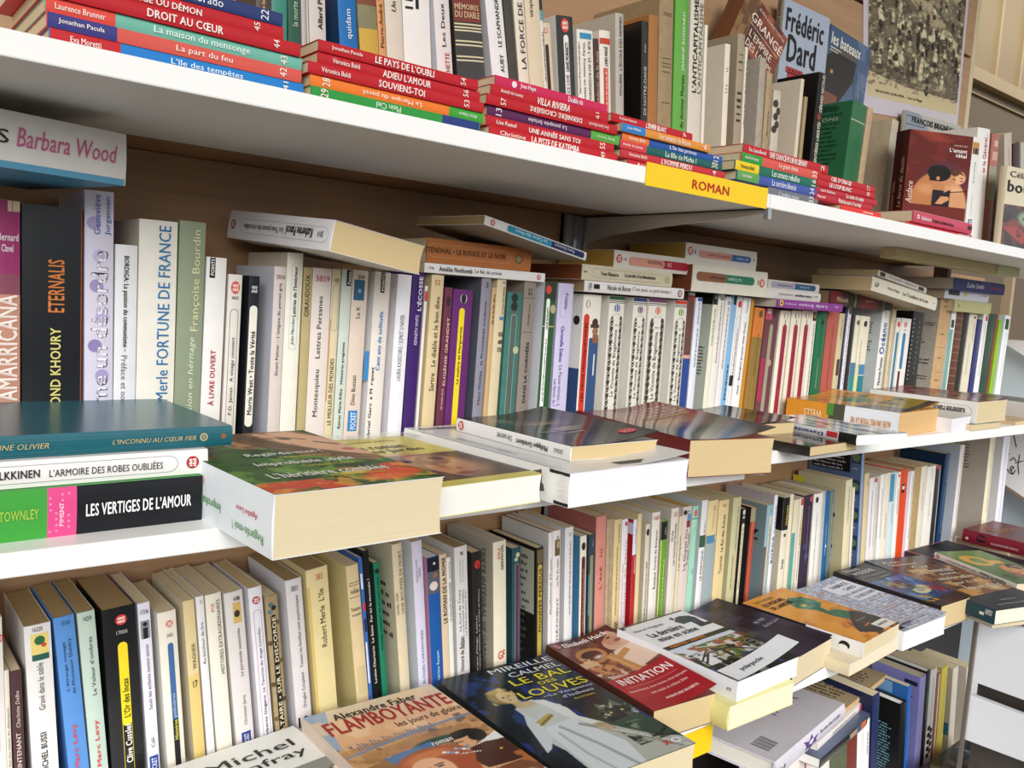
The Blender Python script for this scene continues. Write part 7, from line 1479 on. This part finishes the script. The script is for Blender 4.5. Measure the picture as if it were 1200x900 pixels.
p.poly([(0, .60), (1, .55), (1, 1), (0, 1)], 'a01f28'); p.blotch('b02c34', 3, .6, .4, 137, box=(0, .6, 1, 1))
bk = faceup(('U', (832, 846)), Z3, {'U': (838, 808), 'G': (711, 734), 'H': (642, 757), 'T': (768, 843)}, '4a2620', 'paperback with an ankh and a profile above a red title field, lower front row', GL_, pages='b', front='7a2a26', curl=.011)
bk.cov_pic(p, .25); bk.cov_text('Elisabeth Haich', .16, .86, .045, .1, 'f0e6e0', 'b'); bk.cov_text('INITIATION', .10, .92, .615, .69, 'f6eeea'); bk.cov_rect(.1, .725, .9, .728, 'd88a8c', 3); bk.cov_text('Deux femmes, deux destins, deux époques,', .06, .96, .76, .79, 'e8c4c0'); bk.cov_text('une seule et même âme', .28, .86, .815, .842, 'e8c4c0'); bk.cov_text('AVENTURE SECRÈTE', .34, .86, .905, .93, 'f0dcd8', 'b')
P = bk.fc(np.array([.08 + .05 * math.cos(a) for a in np.linspace(0, 6.28, 17)[:-1]]), np.array([.06 + .032 * math.sin(a) for a in np.linspace(0, 6.28, 17)[:-1]]), 3); bk.part('cover_emblem').add(P, [tuple(range(16))], mat('b8787c', 'ink')); bk.cov_text('J’ai lu', .045, .115, .05, .07, '7a2a34', 'b'); bk.done()

# pale yellow book and the white one on it
bk = faceup(('T', (853, 857)), Z3, {'T': (855, 828), 'U': (932, 799), 'TH': (838, 820)}, 'dcd690', 'pale yellow thick paperback lying under the white detective novel', GL_, h=.19, pages='efe6c6', front='e2dc9a', kind='card', bulge=.004); bk.done(); zy = Z3 + bk.t
p = Pic(160, 245, 'e4e4e8'); p.grad('d9d9dc', 'e6e6ea', 0, .4); p.rect(0, 0, .06, .05, '3a3634'); p.rect(0, 0, 1, .022, '55504c')
p.poly([(.66, .14), (.76, .085), (.84, .08), (.94, .11), (.97, .16), (.94, .22), (.94, .30), (.8, .3), (.82, .2), (.7, .2)], '1a1a1c'); p.poly([(.66, .085), (.72, .06), (.73, .09), (.69, .12)], '1a1a1c'); p.rect(.82, .26, 1, .3, '1a1a1c'); p.rect(0, .40, 1, .455, '171615')
p.grad('c8d4e4', 'd8dcdc', .455, .62); p.blotch('8a4a30', 7, .5, .9, 141, box=(.0, .5, 1, .68)); p.blotch('4c6a2c', 7, .56, .9, 142, box=(0, .5, 1, .8)); p.blotch('b05a34', 9, .6, .9, 143, box=(.3, .46, .9, .7)); p.rect(0, .76, 1, 1, '26282a'); p.blotch('1c1c1c', 6, .48, .9, 144, box=(.0, .58, 1, 1)); p.blotch('d8d4c8', 9, .62, .9, 145, box=(.2, .55, 1, .9)); p.blotch('6a6a30', 8, .62, .9, 146, box=(.3, .6, 1, .9)); p.blotch('3c5a8a', 7, .63, .9, 147, box=(0, .74, .8, 1)); p.blotch('8a8a78', 8, .58, .9, 148, box=(0, .86, .5, 1))
p.line([(.1, .72), (.3, .62), (.62, .64), (.8, .75)], .012, '20242c'); p.line([(.06, .8), (.1, .68), (.3, .6)], .01, '20242c'); p.line([(.3, .52), (.8, .62)], .008, 'd8d4c8'); p.ell(.92, .66, .07, .05, '8a8c88', soft=.1); p.ell(.92, .66, .058, .041, '26282a', soft=.1)
bk = faceup(('T', (863.6, 824)), zy + .0003, {'T': (865, 804), 'U': (929.6, 778), 'H': (731, 741), 'G': (796, 695)}, 'e6e6ea', 'detective novel with a black silhouette over a crash photo, lower front row', GL_, w=.132, pages='f2f2f4', front='e2e2e6', kind='card')
bk.cov_pic(p, .25); bk.cov_text('Hervé Huguen', .06, .5, .10, .14, '4a4a4e'); bk.cov_text('La dernière', .12, .62, .18, .255, '1a1a1c', 'b'); bk.cov_text('mise en scène', .12, .72, .27, .335, '1a1a1c', 'b'); bk.cov_text('NANTES • ANVERS', .08, .62, .412, .443, 'd88a2c', 'b'); bk.cov_text('POLAR', .885, .955, .65, .67, '9a9c98', 'b')
h = bk.h; bk.sp_text('2', h * .04, h * .07, .4, .6, '4a4a4e', 'h')
bk.done(); DE = bk
# its lower cover flap folded back over it
e = DE.e
q = MB(); n = 10; V = []
for i in range(n + 1):
    s_ = i / n
    a = .0 + DE.w * (1.0 * s_); zz = DE.t + .0021 + .016 * s_ ** 1.8
    for y in (0, .030): V.append((a, y + .002 * s_ ** 2, zz + .0))
q.add(V + [(a, b, c + .0004) for a, b, c in V], [(2 * i + 1, 2 * i, 2 * i + 2, 2 * i + 3) for i in range(n)] + [(22 + 2 * i, 22 + 2 * i + 2, 22 + 2 * i + 3, 22 + 2 * i + 1)[::-1] for i in range(n)], mat('e6e8ec', 'card'))
V2, F2, _ = set_text('polarpoche', True)
q.add([(.025 + v[0] * .045, .008 + v[1] * .010 + .002 * ((.025 + v[0] * .045) / DE.w) ** 2, DE.t + .0032 + .016 * ((.025 + v[0] * .045) / DE.w) ** 1.8) for v in V2], F2, mat('4a4c50', 'ink'))
q.build('cover_flap', e)

# dark purple book
p = Pic(130, 190, '2a1f30'); p.blotch('3a2c44', 3, .5, .7, 151); p.ell(.25, .1, .3, .1, '6a5f78', soft=.9); p.blotch('1a141e', 4, .56, .9, 152); p.ell(.12, .36, .14, .06, 'd8b0a0', soft=.5); p.blotch('c04a5c', 10, .6, .9, 153, box=(0, .34, .3, .6)); p.blotch('4a4a2c', 6, .5, .8, 154, box=(.0, .42, .4, .6))
bk = faceup(('U', (972.6, 778)), Z3, {'U': (974.6, 747), 'TU': (928, 775), 'HG': (838, 705)}, '2a2030', 'dark purple paperback with faint white script, lower front row', GL_, w=.12, pages='c', front='261c2c', curl=.004)
bk.cov_pic(p, .3); bk.cov_text('ne me', .62, .84, .46, .5, 'a89cb0', 'i'); bk.cov_text('lâche pas', .62, .96, .54, .59, 'a89cb0', 'i'); bk.done()

# cream book and the orange covered one on it
bk = faceup(('T', (994.7, 793)), Z3, {'T': (996, 779), 'U': (1054, 747)}, 'e0d2b0', 'plain cream book lying under the orange covered one', GL_, h=.18, pages='e6d9bd', front='e2d6b8', kind='card'); bk.done(); zc_ = Z3 + bk.t
p = Pic(140, 220, 'dc9030'); p.blotch('e4a03c', 3, .5, .7, 161); p.blotch('b8641f', 4, .6, .6, 162, box=(.0, .5, 1, 1)); p.poly([(.5, .20), (.66, .17), (.84, .22), (.9, .32), (.84, .40), (.7, .44), (.66, .52), (.82, .54), (.88, .64), (.8, .72), (.62, .72), (.54, .6), (.56, .46), (.42, .34)], '2f6a50'); p.blotch('57907a', 7, .55, .8, 163, box=(.46, .2, .88, .4)); p.ell(.58, .34, .06, .02, 'd8b84c'); p.poly([(.6, .72), (.9, .62), (1, .7), (1, .94), (.5, .98), (.3, .88), (.42, .8)], '2a211c'); p.blotch('4a3424', 5, .56, .8, 164, box=(.4, .7, 1, 1)); p.line([(.55, .85), (.68, .84)], .012, 'c86a2c'); p.rect(.66, .86, 1, .97, 'ece6de')
bk = faceup(('T', (1010, 772)), zc_ + .0003, {'T': (1014, 758), 'U': (1053, 730), 'H': (871, 705), 'G': (917, 686)}, 'e9e6e4', 'orange covered paperback with a green bird head, lower front row', GL_, pages='c', front='dc9030', kind='card')
bk.cov_pic(p, .25); bk.cov_text('TOM LANCELIN', .1, .5, .06, .10, 'a8903c', 'b'); bk.cov_text('LES PIGEONS', .1, .58, .125, .18, '3a2414', 'b'); bk.cov_text('DE LANESTER', .1, .6, .2, .255, '3a2414', 'b'); bk.cov_text('PICADILLY', .6, .84, .76, .775, 'a8b8a8'); bk.cov_text('FINITUDE', .70, .94, .90, .925, '3a3430'); h = bk.h
bk.sp_rect(h * .45, h, 0, 1, '1b1a1a', 1.2); bk.sp_text('PIGEONS DE LANESTER', h * .56, h * .96, .3, .7, 'cfcac4', 'b'); bk.sp_disc(h * .14, .5, .008, .006, '23211f', 1.5); bk.sp_disc(h * .148, .35, .007, .004, 'e9e6e4', 2.2); bk.done()

# mosaic cover
p = Pic(160, 240, 'b9c0d0')
g_ = np.random.default_rng(5)
for i in range(18):
    for j in range(27):
        c = ['8f9ab4', 'c8ccd8', 'a88a84', 'b0b8cc', 'd4d6de', '9a766e', '98a4c0'][g_.integers(0, 7)]
        p.rect((i + .1) / 18, (j + .12) / 27, (i + .86) / 18, (j + .84) / 27, c); p.rect((i + .2) / 18, (j + .55) / 27, (i + .8) / 18, (j + .84) / 27, ['55607c', '7a5a54', '8a94ac'][g_.integers(0, 3)], .7)
bk = faceup(('U', (1105.5, 742.5)), Z3, {'U': (1107.8, 720), 'T': (1057.6, 754), 'G': (975, 668), 'H': (930, 690)}, 'e4e4ea', 'paperback with a grid of tiny grey blue pictures, lower front row', GL_, pages='f2efe8', front='c4c8d4', curl=.005)
bk.cov_pic(p, .35); bk.cov_rect(.46, .10, .98, .30, 'dcdce6', 3); bk.cov_rect(.5, .34, .98, .45, 'dcdce6', 3); bk.cov_text('FABRICE', .58, .92, .13, .185, '2a2a30', 'b'); bk.cov_text('CARO', .66, .9, .215, .265, '2a2a30', 'b'); bk.cov_text('LE DISCOURS', .56, .96, .37, .415, '2a2a30', 'b'); bk.cov_rect(.02, .9, .12, .97, '1f1f22', 4); bk.cov_text('sygne', .14, .4, .9, .95, '4a4a54'); bk.done()

# blue collage cover
p = Pic(140, 220, '26222a'); p.grad('232024', '2c2a34', 0, .35); p.rect(0, .36, 1, .84, '3a5f98'); p.blotch('24406c', 5, .5, .9, 171, box=(0, .3, 1, .9)); p.blotch('6a9ad0', 6, .6, .8, 172, box=(0, .34, 1, .84)); p.ell(.36, .5, .26, .1, '8a8470', rot=15, soft=.3); p.ell(.58, .68, .26, .08, 'd8cc98', rot=-10, soft=.15); p.ell(.56, .67, .2, .05, '9aa08c', rot=-10, soft=.4); p.blotch('2a2a2c', 12, .58, .8, 173, box=(.2, .4, .7, .64)); p.ell(.86, .74, .2, .12, '8a2c34', soft=.7); p.rect(0, .86, 1, 1, '3a2420'); p.blotch('c89c34', 8, .58, .9, 174, box=(0, .76, .4, .9)); p.blotch('6a2c28', 5, .55, .8, 175, box=(.3, .8, 1, 1)); p.blotch('14141a', 4, .55, .9, 176, box=(0, .1, 1, .4))
bk = faceup(('U', (1133.5, 726)), Z3, {'U': (1135, 700.5), 'TU': (1107, 714), 'G': (1013, 656), 'H': (977, 670)}, '2a2426', 'dark paperback with a blue winged collage on its cover, lower front row', GL_, pages='b', front='26222a', curl=.003)
bk.cov_pic(p, .25); bk.cov_text('BERNARD', .12, .6, .05, .1, 'c8c8cc', 'b'); bk.cov_text('WERBER', .12, .8, .12, .19, 'c8c8cc', 'b'); bk.cov_text('Les Thanatonautes', .2, .9, .22, .265, '9a9aa4'); bk.cov_text('ROMAN', .5, .8, .3, .33, 'b8b8c0'); bk.done()

# brown and navy cover with ornate lettering
p = Pic(150, 240, '7a4a24'); p.grad('2a2838', '8a5a2c', 0, .28); p.blotch('4a2c1c', 4, .5, .9, 181, box=(0, .15, 1, .8)); p.blotch('c8964c', 4, .58, .9, 182, box=(.2, .25, 1, .8)); p.ell(.78, .68, .22, .09, 'e8cc84', rot=30, soft=.9); p.poly([(0, .78), (1, .72), (1, 1), (0, 1)], '20222e'); p.blotch('2c2e3c', 4, .6, .6, 183, box=(0, .8, 1, 1)); p.rect(0, 0, .22, .3, '2a2a38', .8)
bk = faceup(('T', (1164.5, 734)), Z3 + .0118, {'T': (1167, 717), 'H': (1013, 656), 'GU': (1200, 690)}, '1f4452', 'long brown and navy covered novel with ornate white lettering, lower right front', GL_, w=.15, t=.0235, pages='efe4cc', front='22242f')
bk.cov_pic(p, .25)
for tx, x0, x1, y0_, y1_ in (('Ken', .12, .4, .07, .11), ('Grimwood', .12, .6, .125, .165), ('Car', .38, .66, .19, .245), ('les femmes', .3, .86, .27, .34), ('sont', .5, .8, .365, .4), ('immortelles', .3, .9, .43, .485), ('par Dieu', .36, .84, .53, .58), ('leur fils', .34, .94, .61, .675)): bk.cov_text(tx, x0, x1, y0_, y1_, 'e0d4c0', 'i')
bk.cov_text('ROMAN', .62, .84, .70, .72, 'c8bca8'); bk.cov_text('PRESSES', .4, .64, .865, .88, 'a8acb8'); bk.cov_rect(.2, .93, .86, .934, 'c8ccd4', 3); h = bk.h
bk.sp_text('ROMAN', h * .015, h * .065, .55, .9, 'd8e0e4', 'hb'); bk.sp_rect(h * .07, h * .10, .4, .6, 'e6e8e4', 1.6); bk.done(); GR = bk
sup = faceup(None, Z3, {'T': (1163, 728), 'H': (1050, 682)}, 'c8bca8', 'plain beige paperback lying beneath the long brown and navy novel', GL_, w=.14, h=.2, pages='c', t=.0115); sup.done()

# black book with a pink edge, and the two behind
zz = Z3
bk = faceup(None, zz, {'H': (1052, 644), 'G': (1101, 629), 'GU': (1135, 640)}, '3a3034', 'black covered book with pink edges, behind the brown and navy novel', GL_, h=.2, pages='c', front='c08a94', t=.028)
bk.cov_rect(.02, .015, .98, .985, '2c2a30', 2); bk.cov_rect(.45, .03, .72, .5, '141418', 3); bk.cov_text('petits récits', .1, .4, .2, .26, '8a8a90'); bk.done(); zk = Z3 + bk.t
p = Pic(140, 200, '5a7a3c'); p.grad('6a8a4c', '4c6a34', 0, 1); p.ell(.36, .32, .26, .17, 'd8a848', soft=.06); p.ell(.40, .33, .15, .095, '6a8a4a', soft=.08); p.poly([(.5, .3), (.8, .34), (.78, .44), (.5, .42)], 'd8a848'); p.ell(.66, .62, .26, .16, 'd0905c', soft=.2); p.ell(.8, .54, .18, .09, '2c241f', soft=.2); p.blotch('b0524a', 5, .52, .8, 191, box=(.4, .68, 1, 1)); p.ell(.56, .62, .03, .012, '3a2a20'); p.blotch('e0b078', 6, .56, .7, 192, box=(.5, .5, .9, .75)); p.blotch('2f4a28', 4, .6, .7, 193, box=(0, .4, .4, 1))
HN = at(1095, 654, z=zk + .0003); HT = at(1200, 696, z=zk + .0003)
d_ = unit(np.array([HT[0] - HN[0], HT[1] - HN[1], 0])); eb = -d_; ea = np.array([-d_[1], d_[0], 0])
t_ = at(1095, 647, y=HN[1])[2] - HN[2]; L_ = .19
bk = Book(np.array([*(HN + d_ * L_)[:2], zk + .0003]), ea, eb, np.array([0, 0, 1.0]), .112, L_, t_, uniq('green covered paperback with a yellow snake-like curl, white spine, lower right front'), GL_, 'e4ddd2', 'e4ddd2', '5a7a3c')
bk.cov_pic(p, .25); h = bk.h; bk.sp_logo(h * .955, .5, bk.t * .36, '8a3a48'); bk.sp_text('Hannah M. Bowen', h * .12, h * .42, .3, .72, '3a342e', 'b'); bk.sp_text('Qui coupe la parole ?', h * .46, h * .84, .3, .7, '6a6258'); bk.done()
HN = at(1127.6, 634, z=Z3 + .03); HT = at(1200, 652, z=Z3 + .03)
sup = lying(HN + np.array([.02, .02, 0]), HT + np.array([.0, .03, 0]), Z3, .0295, .1, 'b8a888', uniq('plain tan book propping up the dark red one, lower shelf right end') if 0 else 'plain tan book propping up the dark red one, lower shelf right end', GL_); sup.done()
d_ = unit(np.array([HT[0] - HN[0], HT[1] - HN[1], 0])); eb = -d_; ea = np.array([-d_[1], d_[0], 0])
t_ = at(1127.6, 620, y=HN[1])[2] - HN[2]; L_ = .22
bk = Book(np.array([*(HN + d_ * L_)[:2], Z3 + .03]), ea, eb, np.array([0, 0, 1.0]), .15, L_, t_, uniq('dark red covered book with faint gilt title, right edge of the lower shelf'), GL_, '7a1c2e', '7a1c2e', '6a1f28', bulge=.003)
p = Pic(110, 160, '6a1f28'); p.rect(.3, .3, 1, 1, '4a3430'); p.blotch('7a4a40', 4, .5, .8, 195, box=(.3, .3, 1, 1)); p.blotch('2a2220', 4, .55, .8, 196, box=(.3, .3, 1, 1)); bk.cov_pic(p, .25); bk.cov_text('LES', .2, .5, .1, .17, 'b88a5c'); bk.cov_text('REINES', .2, .7, .2, .27, 'b88a5c'); h = bk.h
bk.sp_disc(h * .955, .35, .003, .003, 'd8c8c4'); bk.sp_pill(h * .78, h * .87, .25, .85, '1c1418'); bk.sp_text('MARIE-BERNADETTE', h * .5, h * .74, .3, .46, 'd8b8b8'); bk.sp_text('LES REINES', h * .1, h * .45, .4, .85, 'a8645c'); bk.done()

# ------------------------------------------------------------------ books lying on the bottom shelf's row and at its front
GB = 'books lying on the bottom shelf'
def slab(H, T_, F_, zb, t, w, h, col, label, pages='c', hard=False, up='back', back=None, front=None, kind='card', bulge=None):
    """A book lying on the standing ones, tail to the left: H/T_ = right and left ends of the upper spine edge."""
    A = at(*T_, z=zb + t); B = at(*H, z=zb + t)
    d = unit(np.array([A[0] - B[0], A[1] - B[1], 0])); eb = -d
    ec = np.array([0, 0, -1.0 if up == 'back' else 1.0]); ea = np.cross(eb, ec)
    O = np.array([A[0], A[1], zb + t if up == 'back' else zb])
    return Book(O, ea, eb, ec, w, np.linalg.norm((A - B)[:2]) if h is None else h, t, uniq(label), GB, col, back, front, pages, hard, kind=kind, bulge=bulge)
zt4 = at(955, 883, y=.12)[2] + .0325
bk = slab((989, 824), (908, 893), None, zt4, .030, .15, None, 'd2cdd6', 'grey white hardcover with a barcode and a violet leaf on its spine, bottom shelf', pages='e6e0d4', hard=True, back='c4bec2', front='6a1c2c', bulge=.004)
h = bk.h; bk.sp_poly([(h * .36, .2), (h * .40, .55), (h * .38, .75), (h * .44, .7), (h * .46, .95), (h * .50, .7), (h * .56, .72), (h * .53, .5), (h * .58, .35), (h * .50, .38), (h * .48, .1), (h * .44, .35)], mat('5a3a78', 'ink'), 1.5)
bk.sp_poly([(h * .43, .4), (h * .47, .62), (h * .50, .45), (h * .49, .3)], mat('d8d4e0', 'ink'), 2.2); bk.sp_tick(h * .6, h * .92, .25, .45, '8a848c', 3); bk.sp_tick(h * .04, h * .12, .4, .62, '3a343c', 4)
for i in range(11): bk.bk_rect(.02, .05, h * .08 + .0035 * i, h * .08 + .0035 * i + (.0012 if i % 3 else .002), '2c282c')
bk.bk_ticks(.06, .14, h * .5, h * .9, 9, '6a6468', 5); bk.done()
bk = slab((1040, 790), (985, 835), None, zt4, .010, .11, None, 'd0ae7c', 'open tan paperback lying with a printed yellowed page showing, bottom shelf', pages='b', back='a89474', front='a89474')
bk.bk_ticks(.012, .1, .02, bk.h * .9, 14, '5a4a34', 8); bk.done()
bk = slab((1012, 822), (958, 872), None, zt4 - .0125, .0115, .12, None, 'e6e0da', 'thin white book with a pink corner under the grey white hardcover', pages='w')
h = bk.h; bk.sp_rect(h * .9, h, 0, 1, 'c84a68'); bk.sp_tick(h * .3, h * .8, .3, .7, '77706a', 5); bk.done()
bk = slab((1021, 836), (961, 890), None, zt4 - .029, .016, .13, None, '23252c', 'glossy slate blue book with a dark spine, lowest of the slanting pile', pages='w', kind='gloss', back='55617c', front='55617c')
h = bk.h; bk.sp_rect(h * .78, h * .88, .1, .9, 'c86a3c'); bk.sp_rect(h * .70, h * .78, .1, .9, '3a5a7c'); bk.sp_rect(h * .55, h * .7, .2, .8, 'a88c74'); bk.done()
# dark cover with a red spine at the lower right
HN = at(1129, 864, z=Z4 + .05); HT = at(1080, 899, z=Z4 + .05)
d_ = unit(np.array([HN[0] - HT[0], HN[1] - HT[1], 0])); eb = d_; ea = np.array([d_[1], -d_[0], 0])
p = Pic(130, 190, '2c2825'); p.blotch('1a1816', 4, .5, .9, 201); p.ell(.45, .3, .3, .16, 'b0a484', soft=.8); p.ell(.8, .2, .2, .14, '3c4448', soft=.5); p.blotch('6a6250', 5, .58, .8, 202); p.ell(.15, .4, .2, .1, '2f3f54', soft=.8)
bk = Book(np.array([*(HN - d_ * .2)[:2], Z4]), ea, eb, np.array([0, 0, 1.0]), .15, .2, .05, uniq('dark covered book with a red spine at the lower right corner'), GB, '8a2430', '8a2430', '2c2825', kind='gloss')
bk.cov_pic(p, .2); bk.cov_text('MICHAEL CONNELLY', .05, .5, .25, .31, 'a8c0d0'); bk.done()

# ------------------------------------------------------------------ old seaside photograph pinned to the panels
yp = .2228
TLp, TRp, BRp, BLp = at(1018, -60, y=yp), at(1134, -22, y=yp), at(1119, 144, y=yp), at(1016, 121, y=yp)
po = empty('photo_poster', (BLp[0], yp, E(BLp[2])), 'old sepia beach photograph print pinned to the wood panels, upper right', 'poster')
def pp(u, v, dy=0.0):
    u, v = np.asarray(u)[..., None], np.asarray(v)[..., None]
    P = (TLp * (1 - u) + TRp * u) * (1 - v) + (BLp * (1 - u) + BRp * u) * v
    P = P - BLp; P[..., 1] = -dy
    return P
q = MB(); C = [pp(np.array(a), np.array(b), d) for d in (.0006, 0) for a, b in ((-.045, -.02), (1.03, -.02), (1.03, 1.03), (-.045, 1.06))]
q.add(C, [(3, 2, 1, 0), (4, 5, 6, 7), (0, 1, 5, 4), (1, 2, 6, 5), (2, 3, 7, 6), (3, 0, 4, 7)], mat('c9c0c8', 'card')); q.build('paper', po)
p = Pic(170, 260, '6e6450'); p.blotch('564e40', 9, .5, .8, 211); p.blotch('7d725c', 12, .58, .7, 212); p.grad('b5a684', 'c9bb96', .90, 1); p.poly([(0, .82), (.4, .88), (1, .90), (1, 1), (0, 1)], 'c4b48e')
p.poly([(.3, .2), (.55, .2), (1, .52), (1, .62)], 'b8a884', .9); p.poly([(0, 0), (.6, 0), (1, .2), (1, .44), (.5, .16), (0, .14)], '8a7e66', .8)
g_ = np.random.default_rng(9)
for i in range(80):
    x, y = g_.random(), .18 + .62 * g_.random()
    if y > .78 and x < .2: continue
    s_ = .016 + .016 * y
    body = ['2c2722', '3a332b', 'cfc2a0', 'd8ccac', '4a4236', 'e0d4b4'][g_.integers(0, 6)]
    p.ell(x, y, s_, .034, body, soft=.5); p.ell(x, y + .034, s_ * .9, .024, ['2c2722', '453d32', 'b8aa88'][g_.integers(0, 3)], soft=.3); p.ell(x, y - .040, s_ * .5, .010, ['c4b08c', '3a332b', 'dccfae'][g_.integers(0, 3)], soft=.4)
for (x, y, k) in ((.12, .42, 'd8ccac'), (.30, .45, 'd4c6a4'), (.40, .44, 'cfc2a0'), (.5, .5, '2c2722'), (.56, .47, 'd8ccac'), (.66, .48, 'cfc2a0'), (.72, .5, '3a332b'), (.28, .62, 'c4b694'), (.22, .68, 'd8ccac'), (.34, .7, 'cfc2a0'), (.46, .7, '3a332b'), (.55, .72, 'd4c6a4'), (.7, .62, 'd8ccac'), (.62, .82, '3a332b'), (.9, .56, '4a4236'), (.94, .62, '2c2722')):
    p.ell(x, y, .026, .05, k, soft=.25); p.ell(x, y + .06, .022, .035, ['2c2722', 'cfc2a0'][int(x * 100) % 2], soft=.25); p.ell(x, y - .06, .014, .014, 'd8c8a4', soft=.4)
p.blotch('4a4236', 30, .6, .55, 213); p.blotch('c8ba98', 34, .64, .6, 214)
p.grad('c4b48e', 'cbbd98', .915, 1)
pic_mesh('photograph', p, lambda U, V: pp(U, V * .945, .0009), po, .5)
V, F_, _ = set_text('BEAULIEU-SUR-MER. – Sur la Plage', True)
q = MB(); uv = [(.08 + v[0] * .5, .915 - v[1] * .022 + .0 * v[0]) for v in V]
q.add([pp(np.array(a), np.array(b), .0013) for a, b in uv], F_, mat('4a4032', 'ink')); q.build('caption', po)
print('BOOKS', sum(1 for o in bpy.data.objects if o.get('category') == 'book'), 'OBJECTS', len(bpy.data.objects))
